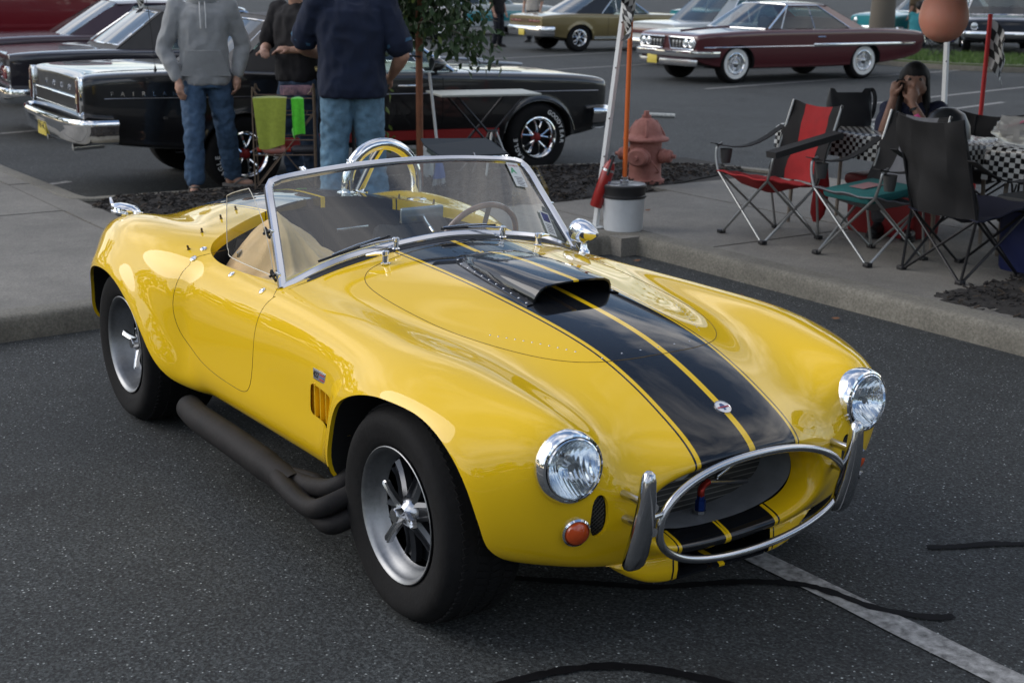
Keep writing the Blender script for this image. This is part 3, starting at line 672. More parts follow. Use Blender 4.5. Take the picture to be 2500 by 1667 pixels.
# ---- wheels
def wheel(x, y, sgn, dish, width, name='wheel', r=.328):
    """sgn=+1: outer face towards -y"""
    W = empty(name, (x, y, r)); W.parent = hero; W.scale = (1, sgn, 1)
    # local: outer rim plane at y=0, inward is +y
    prof = [(.200, .006), (.215, -.006), (.240, -.016), (.275, -.022), (.300, -.012), (.315, .012), (.324, .035), (r, .06), (r, width-.06), (.324, width-.035), (.31, width-.005), (.25, width), (.20, width-.01)]
    prof = [(float(a), float(b)) for a, b in [tuple(q) for q in cr_spline(prof, 4)]]
    mb = MB(); mb.lathe(prof, 72, axis='Y'); ty = mb.build('tyre', RUBBER, W, angle=60)
    # tread blocks
    tr = MB(); nb = 84
    for k in range(nb):
        an = 2*math.pi*k/nb
        for q, (ya, yb, tw) in enumerate([(.022, .055, .35), (.068, .105, -.3), (.118, .15, .3)] + ([(.163, .20, -.3), (.212, .245, .3)] if width > .25 else [(.163, .195, -.35)])):
            a2 = an+(q % 2)*math.pi/nb; rr = r+.0012-(.0055 if ya < .03 else 0)
            c, s_ = math.cos(a2), math.sin(a2); Rm = Matrix.Rotation(-a2, 3, 'Y') @ Matrix.Rotation(tw, 3, 'X')
            tr.box((rr*c, (ya+yb)/2, rr*s_), (.006, yb-ya, .0185), Rm)
    tr.build('tread', RUBBER, ty, smooth=False)
    lip_ = [(.196, .010), (.202, -.004), (.2055, -.0085), (.203, -.010), (.196, -.006), (.190, .004), (.187, .02), (.180, dish*.5), (.172, dish), (.165, dish+.01)]
    mb = MB(); mb.lathe(lip_, 72, axis='Y'); rim = mb.build('rim', ALU, W, angle=50)
    dk = MB(); dk.lathe([(.17, dish+.05), (.0, dish+.05)], 40, axis='Y'); dk.build('brake_disc', mat('brake_dark', (.03, .035, .04), .5, .5), W)
    for k in range(6):
        an = 2*math.pi*k/6+.3; sp_ = MB()
        P_ = []
        for t, wd, yy, th in [(.045, .030, dish-.012, .03), (.09, .026, dish+.002, .028), (.130, .026, dish+.010, .028), (.160, .034, dish+.008, .025)]:
            c, s_ = math.cos(an), math.sin(an)
            ring = []
            for (o_, dy) in [(-wd, th), (-wd, .006), (-wd*.55, -.004), (-wd*.45, .008), (wd*.45, .008), (wd*.55, -.004), (wd, .006), (wd, th)]:
                ring.append((t*c-o_*s_, yy+dy, t*s_+o_*c))
            P_.append(ring)
        sp_.grid(np.array(P_)); sp_.build('spoke', mat('spoke_grey', (.10, .105, .115), .35, .9), rim, angle=30)
    # knock-off spinner
    mb = MB(); mb.lathe([(.0, dish-.062), (.020, -.062+dish), (.0225, dish-.058), (.0225, dish-.035), (.030, dish-.03), (.044, dish-.016), (.050, dish+.004), (.05, dish+.02)], 36, axis='Y')
    spn = mb.build('spinner', STEEL, W, angle=35)
    for k in range(3):
        an = 2*math.pi*k/3+ (.05 if x > -1 else .8); c, s_ = math.cos(an), math.sin(an); P_ = []
        for t, wd, yy in [(.02, .016, -.030), (.045, .013, -.040), (.075, .012, -.050), (.100, .014, -.056), (.107, .008, -.055)]:
            ring = [(t*c-o_*s_, yy+dish+dy, t*s_+o_*c) for o_, dy in [(-wd, .010), (-wd, -.004), (-wd*.5, -.007), (0, -.002), (wd*.5, -.007), (wd, -.004), (wd, .010)]]
            P_.append(ring)
        mb = MB(); mb.grid(np.array(P_), closev=True); mb.add(P_[-1], [tuple(range(7))]); mb.build('spinner_wing', STEEL, spn, angle=35)
    return W
wheel(0, -.778, 1, .048, .235); wheel(0, .778, -1, .048, .235)
wheel(-2.286, -.789, 1, .080, .285); wheel(-2.286, .789, -1, .080, .285)
# ---- lamps
LENS = mat('lamp_lens', (.92, .95, .97), .02, trans=1., ior=1.45, bump=(1, 0))
def fluted(name):
    m = bpy.data.materials.new(name); m.use_nodes = True; t = m.node_tree; b = t.nodes['Principled BSDF']
    b.inputs['Base Color'].default_value = (.88, .92, .95, 1); b.inputs['Roughness'].default_value = .10; b.inputs['Metallic'].default_value = 1.
    tcn = t.nodes.new('ShaderNodeTexCoord'); wv = t.nodes.new('ShaderNodeTexWave'); wv.bands_direction = 'Y'; wv.inputs['Scale'].default_value = 30; wv.inputs['Distortion'].default_value = .2
    t.links.new(tcn.outputs['Object'], wv.inputs['Vector']); bp = t.nodes.new('ShaderNodeBump'); bp.inputs['Strength'].default_value = .14; bp.inputs['Distance'].default_value = .003
    br = t.nodes.new('ShaderNodeTexBrick'); br.inputs['Scale'].default_value = 14; br.inputs['Mortar Size'].default_value = .03
    mp = t.nodes.new('ShaderNodeMapping'); mp.inputs['Rotation'].default_value = (R(90), 0, R(90)); t.links.new(tcn.outputs['Object'], mp.inputs['Vector']); t.links.new(mp.outputs[0], br.inputs['Vector'])
    ad = t.nodes.new('ShaderNodeMath'); ad.operation = 'ADD'; t.links.new(wv.outputs['Fac'], ad.inputs[0]); t.links.new(br.outputs['Fac'], ad.inputs[1])
    t.links.new(ad.outputs[0], bp.inputs['Height']); t.links.new(bp.outputs[0], b.inputs['Normal']); return m
FLUTE = fluted('fluted_lens')
for sgn in (-1, 1):
    hd = empty('headlight', (.545, sgn*.560, .597)); hd.parent = hero; hd.rotation_euler = (0, R(-4), sgn*R(4)); hd.scale = (.95, .95, .95)
    mb = MB(); mb.lathe([(.102, -.06), (.105, -.04), (.1055, -.018), (.104, 0), (.098, .012), (.092, .014), (.0905, .008), (.0885, .008), (.0875, .016), (.084, .018), (.082, .010)], 56, axis='X'); mb.build('bezel', CHROME, hd, angle=25)
    mb = MB(); mb.lathe([tuple(q) for q in cr_spline([(0, -.068), (.03, -.058), (.055, -.036), (.075, -.006), (.083, .010)], 4)], 48, axis='X'); mb.build('reflector', FLUTE, hd)
    mb = MB(); mb.lathe([(.083, .010), (.07, .020), (.05, .028), (.025, .033), (0, .034)], 40, axis='X'); mb.build('lens', glassmat('lens_glass', (.92, .95, .97), .05), hd)
    mb = MB(); mb.lathe([(0, .0), (.012, .0), (.014, -.02), (.02, -.05)], 16, axis='X'); mb.build('bulb', CHROME, hd)
    tl = empty('turn_signal', (.545, sgn*.540, .412)); tl.parent = hero; tl.rotation_euler = (0, R(6), sgn*R(14))
    mb = MB(); mb.lathe([(.042, -.05), (.043, -.01), (.041, .006), (.036, .010), (.033, .006)], 32, axis='X'); mb.build('bezel', CHROME, tl, angle=25)
    mb = MB(); mb.lathe([(.034, .006), (.030, .016), (.018, .023), (0, .028)], 28, axis='X'); mb.build('lens', mat('amber_lens', (.52, .065, .010), .12, spec=.6, coat=.6), tl, angle=20)
    # brake duct: mesh let into the nose beside the mouth
    A = np.array([[skin_front(sgn*abs(y), z)[0] for y, z in DUCT]]); A[..., 1] = sgn*np.abs(A[..., 1])
    B = A+np.array([-.012, 0, 0])
    ms = MB(); ms.grid(np.concatenate([A, A+np.array([-.005, 0, 0]), B]), closev=True); ms.build('duct_lip', PAINT, hero)
    ms = MB(); cc = B[0].mean(0)-np.array([.004, 0, 0]); ms.add([tuple(q-np.array([.004, 0, 0])) for q in B[0]]+[tuple(cc)], [(i, (i+1) % 24, 24) for i in range(24)]); ms.build('duct_backing', MATTEBLK, hero)
    ms = MB()
    for i in range(-9, 10):
        for s2 in (1, -1):
            pp = []
            for t in np.linspace(-1, 1, 9):
                y, z = .474+.026*t, .447+i*.0125+.026*t*s2
                if poly_sd(np.array([-y]), np.array([z]), DUCT)[0][0] < 0: pp.append(skin_front(sgn*y, z)[0]+Vector((-.010, 0, 0)))
            if len(pp) > 1: ms.tube(pp, .0011, 4, caps=False)
    ms.build('duct_mesh', mat('mesh_dark', (.06, .06, .055), .4, .7), hero)
# ---- mouth: duct, radiator, oil lines
GREY = mat('grey_duct_panel', (.20, .21, .22), .55, noise=(20, .15))
mb = MB(); oval = [(.30*math.copysign(abs(math.cos(a))**.85, math.cos(a)), .424+.112*math.copysign(abs(math.sin(a))**.85, math.sin(a))) for a in np.linspace(0, 2*math.pi, 40, endpoint=False)]
G = np.array([[(.505, y*.995, z) for y, z in oval], [(.30, y*.95, z) for y, z in oval]]); G[1, :, 0] = .38; mb.grid(G, closev=True); mb.build('mouth_duct', GREY, hero)
def radiator_mat():
    m = bpy.data.materials.new('radiator_core'); m.use_nodes = True; t = m.node_tree; b = t.nodes['Principled BSDF']
    tcn = t.nodes.new('ShaderNodeTexCoord'); mp = t.nodes.new('ShaderNodeMapping'); mp.inputs['Rotation'].default_value = (R(90), 0, R(90)); br = t.nodes.new('ShaderNodeTexBrick'); br.inputs['Scale'].default_value = 30; br.inputs['Mortar Size'].default_value = .05
    br.inputs['Color1'].default_value = (.05, .05, .048, 1); br.inputs['Color2'].default_value = (.08, .08, .075, 1); br.inputs['Mortar'].default_value = (.24, .235, .22, 1)
    t.links.new(tcn.outputs['Object'], mp.inputs['Vector']); t.links.new(mp.outputs[0], br.inputs['Vector']); t.links.new(br.outputs['Color'], b.inputs['Base Color']); b.inputs['Metallic'].default_value = .6; b.inputs['Roughness'].default_value = .5
    return m
mb = MB(); mb.box((.378, 0, .425), (.02, .60, .26)); mb.build('radiator', radiator_mat(), hero)
mb = MB(); mb.tube(cr_spline([(.40,.22,.36),(.41,.12,.38),(.425,.03,.40),(.43,.0,.385)], 6), .009, 10); mb.tube(cr_spline([(.40,.27,.50),(.415,.20,.46),(.425,.07,.41)], 6), .010, 10); mb.build('oil_hose', STEEL, hero)
for y, x in ((.0, .44), (-.255, .47)):
    mb = MB(); mb.lathe([(0, 0), (.016, 0), (.016, .03), (.012, .034), (.012, .045), (0, .045)], 6, c=(x, y, .325)); mb.build('hose_fitting', mat('blue_anodised', (.02, .06, .28), .3, .8), hero, angle=20)
    mb = MB(); mb.lathe([(0, 0), (.018, 0), (.018, .010), (0, .010)], 6, c=(x, y, .314)); mb.build('hose_nut', STEEL, hero, angle=20)
    mb = MB(); mb.tube(cr_spline([(x, y, .368), (x, y, .385), (x-.008, y+.015, .395), (x-.015, y+.04, .40)], 5), .011, 10); mb.build('hose_elbow', mat('red_anodised', (.35, .03, .02), .35, .6), hero)
mb = MB(); mb.lathe([(0, 0), (.055, .0), (.055, .012), (0, .012)], 24, c=(.40, -.06, .475), axis='X'); mb.build('horn', mat('horn_grey', (.35, .36, .34), .6), hero)
# ---- tubular mouth bar and overriders
def sup(a, e): return math.copysign(abs(math.cos(a))**e, math.cos(a)), math.copysign(abs(math.sin(a))**e, math.sin(a))
pts = []
for a in np.linspace(0, 2*math.pi, 96, endpoint=False):
    c, s_ = sup(a, .92); z = .418+.150*s_
    pts.append((.655+.085*(z-.418)-.0*abs(c)+.022*(1-abs(c)**2)*0+.012*abs(c)**3, .352*c, z))
mb = MB(); mb.tube(pts, .0115, 14, closed=True); mb.build('mouth_bar', STEEL, hero)
for sgn in (-1, 1):
    P_ = []
    y0 = -.415 if sgn < 0 else .368
    for t, wy, dx in [(0, .006, .006), (.03, .016, .014), (.10, .020, .018), (.3, .024, .021), (.6, .030, .024), (.85, .033, .025), (.95, .031, .023), (.99, .024, .016), (1, .006, .004)]:
        z = .605-.285*t; x = .690-.035*t+.015*math.sin(math.pi*t); ring = []
        for k in range(16):
            c, s_ = sup(2*math.pi*k/16, .7); ring.append((x+dx*c, y0-.018*t+wy*s_, z))
        P_.append(ring)
    mb = MB(); mb.grid(np.array(P_), closev=True); mb.add(P_[0], [tuple(range(16))]); mb.add(P_[-1], [tuple(range(16))]); ov = mb.build('overrider', mat('polished_steel', (.50, .51, .53), .12, 1.), hero, angle=50)
    for z in (.50, .432):
        mb = MB(); mb.tube([(.53, sgn*.40, z), (.70, sgn*.398, z)], .0125, 14); mb.build('overrider_tube', STEEL, ov)
    mb = MB(); mb.tube([(.668, sgn*.345, .462), (.69, sgn*(.41 if sgn < 0 else .37), .470)], .008, 10); mb.build('bar_tie', STEEL, ov)
# ---- chin scoop under the mouth
P_ = []
for y in np.linspace(-.40, .40, 81):
    ay = abs(y); k = 1-min(1, max(0, (ay-.19)/.20))**2.2; x0 = -.10*max(0, ay-.15)-.25*max(0, ay-.28)
    zb = .262-.082*k
    if ay < .172: pr_ = [(.38, .198), (.50, .198), (.535, .196), (.545, .190), (.543, .183), (.53, .180), (.45, .182), (.30, .22)]
    else: pr_ = [(.545, .275), (.555, .262), (.558, zb*.5+.131), (.553, zb+.012), (.543, zb+.003), (.53, zb), (.45, zb+.004), (.30, .262-.04*k)]
    P_.append([(x+x0, y, z) for x, z in pr_])
mb = MB(); i1 = [i for i in range(81) if abs(np.linspace(-.4, .4, 81)[i]) >= .172]
A = np.array(P_); lo = [i for i in i1 if i < 40]; hi = [i for i in i1 if i > 40]
mb.grid(A[lo]); mb.grid(A[hi]); mb.grid(A[lo[-1]+1:hi[0]])
for i in (lo[-1], hi[0]): q = A[i]; mb.add([tuple(v) for v in q[:5]]+[(.38, q[0][1], .2), (.38, q[0][1], .275)], [tuple(range(7))])
mb.build('chin_scoop', PAINT, hero, angle=50)
mb = MB(); mb.box((.37, 0, .235), (.01, .40, .09)); mb.build('chin_scoop_duct', GREY, hero)
# ---- hood scoop
P_ = []
def hood_z(x, y): return skin_top(x, y)[0].z
for x, hw, hh in [(-.745, .04, .004), (-.735, .085, .010), (-.70, .118, .020), (-.60, .135, .034), (-.45, .148, .046), (-.30, .154, .053), (-.235, .157, .056), (-.215, .158, .056)]:
    ring = []
    for u, v in [(-1, 0), (-.985, .25), (-.95, .55), (-.88, .82), (-.75, .96), (-.5, 1.0), (-.25, 1.0), (0, 1.0), (.25, 1.0), (.5, 1.0), (.75, .96), (.88, .82), (.95, .55), (.985, .25), (1, 0)]:
        y = u*hw; ring.append((x+.02*(v if x > -.3 else 0), y, hood_z(x, y)*(1-.0)+hh*v-.001))
    P_.append(ring)
P_ = np.array(P_); inn = P_[::-1].copy(); inn[..., 2] -= .006; inn[..., 1] *= .965; inn = inn[:-2]
mb = MB(); mb.grid(np.concatenate([P_, inn])); sc_ = mb.build('hood_scoop', PAINT, hero, angle=60)
fl = MB(); ring = []
outl = [(-.205, -.185), (-.45, -.168), (-.62, -.152), (-.71, -.135), (-.75, -.10), (-.765, -.05), (-.768, 0)]
outl = outl+[(x, -y) for x, y in reversed(outl[:-1])]; inl = [(-.205, -.158), (-.45, -.142), (-.62, -.126), (-.70, -.11), (-.73, -.08), (-.742, -.04), (-.744, 0)]; inl = inl+[(x, -y) for x, y in reversed(inl[:-1])]
o1 = np.array(cr_spline(outl, 6)); i1 = np.array(cr_spline(inl, 6))
up_ = lambda A, h: np.array([(x, y, hood_z(x, y)+h) for x, y in A])
fl.grid(np.array([up_(o1, 0), up_(o1, .004), up_(i1, .004)])); fl.build('scoop_flange', PAINT, sc_, angle=30)
riv = MB(); riv.lathe([(.0, .0022), (.003, .0016), (.0044, 0)], 8); RV = riv.build('rivet', STEEL, sc_); 
def rivet_at(x, y, h=0., parent=None):
    p, n = skin_top(x, y); o = RV.copy(); COL.objects.link(o); o.parent = parent or hero; o.location = p+n*h; o.rotation_euler = n.to_track_quat('Z', 'Y').to_euler(); o.scale = (1,)*3 if h else (.65,)*3; return o
for k in range(11):
    t = k/10; x = -.225-.49*t
    for sgn in (-1, 1): rivet_at(x, sgn*(.172-.036*t-.012*(t > .9)), .004, sc_)
RV.location = skin_top(-.76, 0)[0]+Vector((0, 0, .004))
for sgn in (-1, 1):
    for k in range(11): rivet_at(-.06+.0-.0+.029*k*.9-.2+.13, sgn*(.385-.0135*k)*.97, .0)
for k in range(7): rivet_at(.222-.003*abs(k-3)**1.6, (k-3)*.066, .0)
# ---- bonnet emblem, latches, studs
p, n = skin_top(.512, 0); f = frame(p+n*.001, (0, 1, 0), (-1, 0, .5)) @ Matrix.Scale(.74, 4)
mb = MB(); mb.lathe([(0, .004), (.030, .0035), (.0335, .002), (.034, -.002)], 36); em = mb.build('nose_emblem', mat('emblem_white', (.72, .72, .74), .25, coat=1), hero); em.data.transform(f)
mb = MB(); mb.lathe([(.0315, .0036), (.0325, .005), (.0345, .0045), (.035, -.001)], 36); q = mb.build('emblem_rim', mat('emblem_rim', (.60, .60, .62), .15, 1.), em); q.data.transform(f)
mb = MB(); mb.prism([(-.012, -.008), (.012, -.008), (.010, .008), (.005, .018), (-.005, .018), (-.010, .008)], .003, .0052, 'Z'); mb.prism([(-.005, -.018), (.005, -.018), (.004, -.008), (-.004, -.008)], .003, .0052, 'Z'); q = mb.build('emblem_figure', mat('emblem_blue', (.06, .10, .22), .3), em); q.data.transform(f)
mb = MB(); mb.box((0, -.003, .0056), (.056, .006, .001)); q = mb.build('emblem_bar', mat('emblem_red', (.35, .03, .05), .3), em); q.data.transform(f)
for sgn in (-1, 1):
    p, n = skin_top(-.868, sgn*.325)
    mb = MB(); mb.lathe([(.017, 0), (.018, .004), (.012, .007), (.0105, .030), (.013, .032), (.013, .045), (.008, .049), (0, .050)], 22, c=p)
    d = Vector((-.4, sgn*-1 if sgn < 0 else 1, 0)).normalized() if sgn > 0 else Vector((-.75, -.65, -.05)).normalized()
    mb.tube([p+Vector((0, 0, .038)), p+Vector((0, 0, .038))+d*.035, p+Vector((0, 0, .030))+d*.072], [.010, .0085, .004], 10); mb.build('hood_latch', CHROME, hero, angle=30)
STUD = []
for (x, y) in [(-1.70, -.66), (-1.68, -.71), (-1.40, -.675), (-1.12, -.68)]:
    p, n = skin_top(x, y); mb = MB(); mb.lathe([(.0135, 0), (.0135, .003), (.008, .006), (.0065, .004), (0, .004)], 16); o = mb.build('snap_fastener', CHROME, hero, angle=25); o.location = p; o.rotation_euler = n.to_track_quat('Z', 'Y').to_euler()
for (x, y) in [(-1.75, -.70), (-1.86, -.60), (-2.0, -.46), (-2.08, -.36), (-1.95, .52), (-2.05, .40), (-1.80, .64)]:
    p, n = skin_top(x, y); mb = MB(); mb.lathe([(.007, 0), (.006, .003), (.004, .005), (.0045, .014), (.003, .018), (0, .018)], 12); o = mb.build('cover_stud', mat('bronze_stud', (.10, .07, .03), .35, .8), hero, angle=30); o.location = p; o.rotation_euler = n.to_track_quat('Z', 'Y').to_euler()
# ---- fuel filler
p, n = skin_top(-2.60, -.655); p = p+Vector((0, 0, -.002)); cap = empty('fuel_filler', p); cap.parent = hero; cap.rotation_euler = (R(-12), R(6), R(20))
mb = MB(); mb.lathe([(.062, 0), (.064, .010), (.060, .014)], 32); mb.build('neck', CHROME, cap)
mb = MB(); mb.lathe([(.058, .014), (.066, .022), (.066, .030), (.055, .042), (.03, .050), (0, .052)], 32); mb.build('lid', CHROME, cap, angle=35)
mb = MB(); mb.box((-.072, 0, .026), (.03, .028, .014), bev=.003); mb.tube([(-.08, 0, .02), (-.10, 0, .035), (-.115, 0, .055)], [.011, .009, .006], 8); mb.build('lever', CHROME, cap)
mb = MB(); mb.box((.075, 0, .024), (.026, .034, .016), bev=.003); mb.tube([(.08, -.02, .026), (.08, .02, .026)], .007, 10); mb.build('hinge', CHROME, cap)
# ---- side exhaust
PIPE = mat('exhaust_black', (.012, .012, .0135), .68, 0., spec=.25, noise=(14, .4, (.022, .020, .020)), bump=(60, .1))
for sgn in (1, -1):
    ex = empty('side_exhaust'); ex.parent = hero; ex.scale = (1, sgn, 1)
    mb = MB(); mb.tube(cr_spline([(-.62, -.812, .222), (-.80, -.815, .232), (-1.1, -.812, .236), (-1.40, -.808, .232), (-1.54, -.792, .226), (-1.63, -.775, .220)], 8), [.049]*9+[.053]*16+[.051]*16, 28, caps=False)
    mb.tube([(-1.63, -.775, .220), (-1.57, -.785, .223)], [.047, .046], 24); mb.build('pipe', PIPE, ex)
    for k, (x0, z0, yy) in enumerate([(-.33, .335, -.80), (-.28, .30, -.865), (-.265, .24, -.845), (-.35, .25, -.77)]):
        mb = MB(); mb.tube(cr_spline([(x0-.03, -.66, z0+.03), (x0-.015, -.73, z0+.01), (x0-.04, yy*.985, z0-.035), (x0-.13, yy, z0-.065 if k < 2 else z0-.03), (-.56, yy*.99, .245-.012*(k % 3)), (-.70, -.82+(.02 if k in (0, 3) else -.015), .238)], 8), .031, 18); mb.build('header_pipe', PIPE, ex)
# ---- windscreen
WB = [(-1.0416, -.637, .788), (-1.012, -.45, .865), (-1.00, -.22, .905), (-.995, 0, .922)]; WB = WB+[(a, -b, c) for a, b, c in reversed(WB[:-1])]
WT = [(-1.318, -.558, 1.118), (-1.300, -.45, 1.137), (-1.290, -.22, 1.157), (-1.285, 0, 1.163)]; WT = WT+[(a, -b, c) for a, b, c in reversed(WT[:-1])]
wb = np.array(cr_spline(WB, 5)); wt = np.array(cr_spline(WT, 5))
ws = empty('windscreen'); ws.parent = hero
mb = MB(); mb.grid(np.array([wb*(1-t)+wt*t for t in np.linspace(0.01, .99, 8)])); mb.build('glass', glassmat('windscreen_glass', (.78, .87, .90), .12), ws)
def bar(A, name, wid, dep, m=CHROME, parent=ws, up_=None):
    """flat frame section swept along points A"""
    A = [Vector(a) for a in A]; P_ = []
    for i, a in enumerate(A):
        t = (A[min(i+1, len(A)-1)]-A[max(i-1, 0)]).normalized(); nn = Vector((.74, 0, .67)); nn = (nn-t*nn.dot(t)).normalized(); s_ = t.cross(nn)
        P_.append([a+s_*wid*u+nn*dep*v for u, v in [(-1, -1), (1, -1), (1, .6), (.6, 1), (-.6, 1), (-1, .6)]])
    mb = MB(); mb.grid(np.array([[tuple(q) for q in r_] for r_ in P_]), closev=True); mb.add(P_[0], [tuple(range(6))]); mb.add(P_[-1], [tuple(range(6))]); return mb.build(name, m, parent, angle=25)
FRAME = mat('satin_frame', (.66, .68, .73), .16, 1.)
corner = lambda sgn: [(-1.22, sgn*.585, 1.008), (-1.27, sgn*.572, 1.07), (-1.300, sgn*.562, 1.100), (-1.312, sgn*.545, 1.117), (-1.312, sgn*.515, 1.126)]
bar([WB[0], (-1.10, -.619, .86), (-1.16, -.602, .934)]+corner(-1), 'pillar', .0145, .011, FRAME)
bar([WB[-1], (-1.10, .619, .86), (-1.16, .602, .934)]+corner(1), 'pillar', .0145, .011, FRAME)
top_pts = [(-1.312, -.516, 1.126)]+[tuple(q) for q in wt if abs(q[1]) < .50]+[(-1.312, .516, 1.126)]
bar(top_pts, 'top_rail', .0125, .010, FRAME)
bar([tuple(q) for q in wb], 'bottom_rail', .013, .010, FRAME)
# rubber gasket down to the cowl
G1 = wb+np.array([.006, 0, -.006]); G2 = np.array([(q[0]+.045, q[1]*1.0, skin_top(q[0]+.045, q[1])[0].z+.001) for q in wb])
G3 = np.array([(q[0]-.02, q[1], q[2]-.03) for q in wb])
mb = MB(); mb.grid(np.array([G3, wb+np.array([-.006, 0, -.004]), G1, G2])); mb.build('gasket', mat('rubber_gasket', (.02, .021, .023), .6), ws)
for sgn in (-1, 1):
    for t in (.12, .52):
        a = Vector(WB[0])*(1-t)+Vector(WT[0])*t; a.y = sgn*abs(a.y)
        mb = MB(); mb.box(a+Vector((-.03, sgn*.014, -.006)), (.05, .008, .016), Matrix.Rotation(.5, 3, 'Y')); mb.ball(a+Vector((-.045, sgn*.02, -.01)), .006, 10, 6); mb.ball(a+Vector((-.012, sgn*.02, .0)), .006, 10, 6); mb.build('bracket', BLACKP, ws)
        mb = MB(); mb.box(a+Vector((.0, sgn*.012, .0)), (.03, .012, .022), bev=.002); mb.build('clamp', CHROME, ws)
for y in (-.40, -.22, .30, .47):
    i = int(np.argmin(np.abs(wt[:, 1]-y))); q = wt[i]; mb = MB(); mb.box((q[0]-.02, q[1], q[2]+.010), (.05, .018, .008), Matrix.Rotation(.3, 3, 'Y'), .002); mb.tube([(q[0]-.045, q[1], q[2]+.012), (q[0]-.02, q[1], q[2]+.022), (q[0], q[1], q[2]+.016)], .004, 8); mb.build('top_catch', CHROME, ws)
# dark sun visors folded up above the driver's side
V = [(-1.345, .10, 1.236), (-1.345, .40, 1.220), (-1.335, .425, 1.208), (-1.30, .475, 1.160), (-1.298, .17, 1.165), (-1.33, .11, 1.21)]
mb = MB(); mb.add([Vector(v) for v in V]+[Vector(v)+Vector((0, 0, -.006)) for v in V], [(0, 1, 2, 3, 4, 5), (11, 10, 9, 8, 7, 6)]+[(i, (i+1) % 6, 6+(i+1) % 6, 6+i) for i in range(6)]); mb.build('sun_visor', mat('visor_smoke', (.035, .045, .055), .35), ws, smooth=False)
# clear wind wing beside the passenger pillar
WW = [(-1.500, -.64, 1.030), (-1.478, -.64, 1.058), (-1.33, -.635, 1.097), (-1.30, -.633, 1.095), (-1.245, -.628, 1.035), (-1.19, -.628, .96), (-1.13, -.632, .825), (-1.19, -.632, .815), (-1.47, -.64, .822), (-1.505, -.64, .845), (-1.515, -.64, .88)]
mb = MB(); mb.add(WW, [tuple(range(len(WW)))]); wg = mb.build('wind_wing', glassmat('clear_acrylic', (.93, .95, .94), .02), ws, smooth=False)
mb = MB(); mb.tube(cr_spline(WW, 5, closed=True), .0016, 6, closed=True); mb.build('wing_edge', mat('acrylic_edge', (.70, .66, .55), .2), wg)
WW2 = [(x, -y, z) for x, y, z in WW]
mb = MB(); mb.add(WW2, [tuple(range(len(WW2)))]); wg = mb.build('wind_wing', GLASS, ws, smooth=False); wg.data.materials[0] = MATS['clear_acrylic']
# stickers inside the glass (driver's side corner)
def on_glass(y, t): 
    i = int(np.argmin(np.abs(wb[:, 1]-y))); return Vector(wb[i]*(1-t)+wt[i]*t)
def decal(y0, t0, wd, ht, name):
    o = on_glass(y0, t0); u_ = (on_glass(y0+.06, t0)-on_glass(y0-.06, t0)).normalized(); v_ = (on_glass(y0, min(t0+.1, 1))-on_glass(y0, t0-.1)).normalized()
    f = frame(o+Vector((.004, 0, .004)), u_, v_)
    mb = MB(); mb.box((0, 0, 0), (wd, ht, .0008)); o2 = mb.build(name, mat('paper_white', (.62, .64, .63), .6), ws, smooth=False); o2.data.transform(f); return o2, f
PAPR = mat('print_grey', (.12, .12, .14), .7)
s1, f = decal(.475, .80, .060, .122, 'windscreen_card')
text('Goodguys', 'card_heading', mat('print_red', (.40, .05, .06), .6), s1, .0125, f @ Matrix.Translation((0, .047, .0008)), .0001)
text('A', 'card_letter', mat('print_green', (.02, .30, .12), .6), s1, .040, f @ Matrix.Translation((-.012, .018, .0008)), .0001, bold=.001)
for i in range(6):
    mb = MB(); mb.box((.004*(i % 2), -.014-.008*i, .0008), (.040-.006*(i % 3), .003, .0003)); q = mb.build('card_line', PAPR, s1); q.data.transform(f)
s2, f = decal(.545, .22, .055, .12, 'windscreen_card')
mb = MB(); mb.box((0, .03, .0008), (.042, .045, .0004)); q = mb.build('card_picture', mat('print_mix', (.25, .06, .09), .6, noise=(90, .9, (.05, .08, .30))), s2); q.data.transform(f)
for i in range(5):
    mb = MB(); mb.box((0, -.008-.0095*i, .0008), (.040-.008*(i % 2), .0035, .0003)); q = mb.build('card_line', PAPR, s2); q.data.transform(f)
# wipers
for y0, y1 in ((-.225, -.50), (.235, .02)):
    p, n = skin_top(-.972, y0); mb = MB(); mb.lathe([(.014, 0), (.015, .004), (.011, .008), (.010, .028), (.013, .030), (.013, .042), (.007, .046), (0, .046)], 20, c=p); wp = mb.build('wiper', CHROME, hero, angle=30)
    a = p+Vector((0, 0, .038)); b = on_glass((y0+y1)/2-.02, .045)+Vector((.012, 0, .014)); c = on_glass(y1, .05)+Vector((.012, 0, .012))
    mb = MB(); mb.tube([a, a*.5+b*.5+Vector((0, 0, .004)), b], [.005, .0035, .003], 8); mb.build('arm', STEEL, wp)
    d = (c-b).normalized()
    mb = MB(); mb.tube([b-d*.13, c+d*.02], .0045, 6); mb.build('blade', BLACKP, wp); mb = MB(); mb.tube([b-d*.09+Vector((0, 0, .006)), b+Vector((0, 0, .010)), b+d*.1+Vector((0, 0, .006))], .003, 6); mb.build('blade_spring', STEEL, wp)
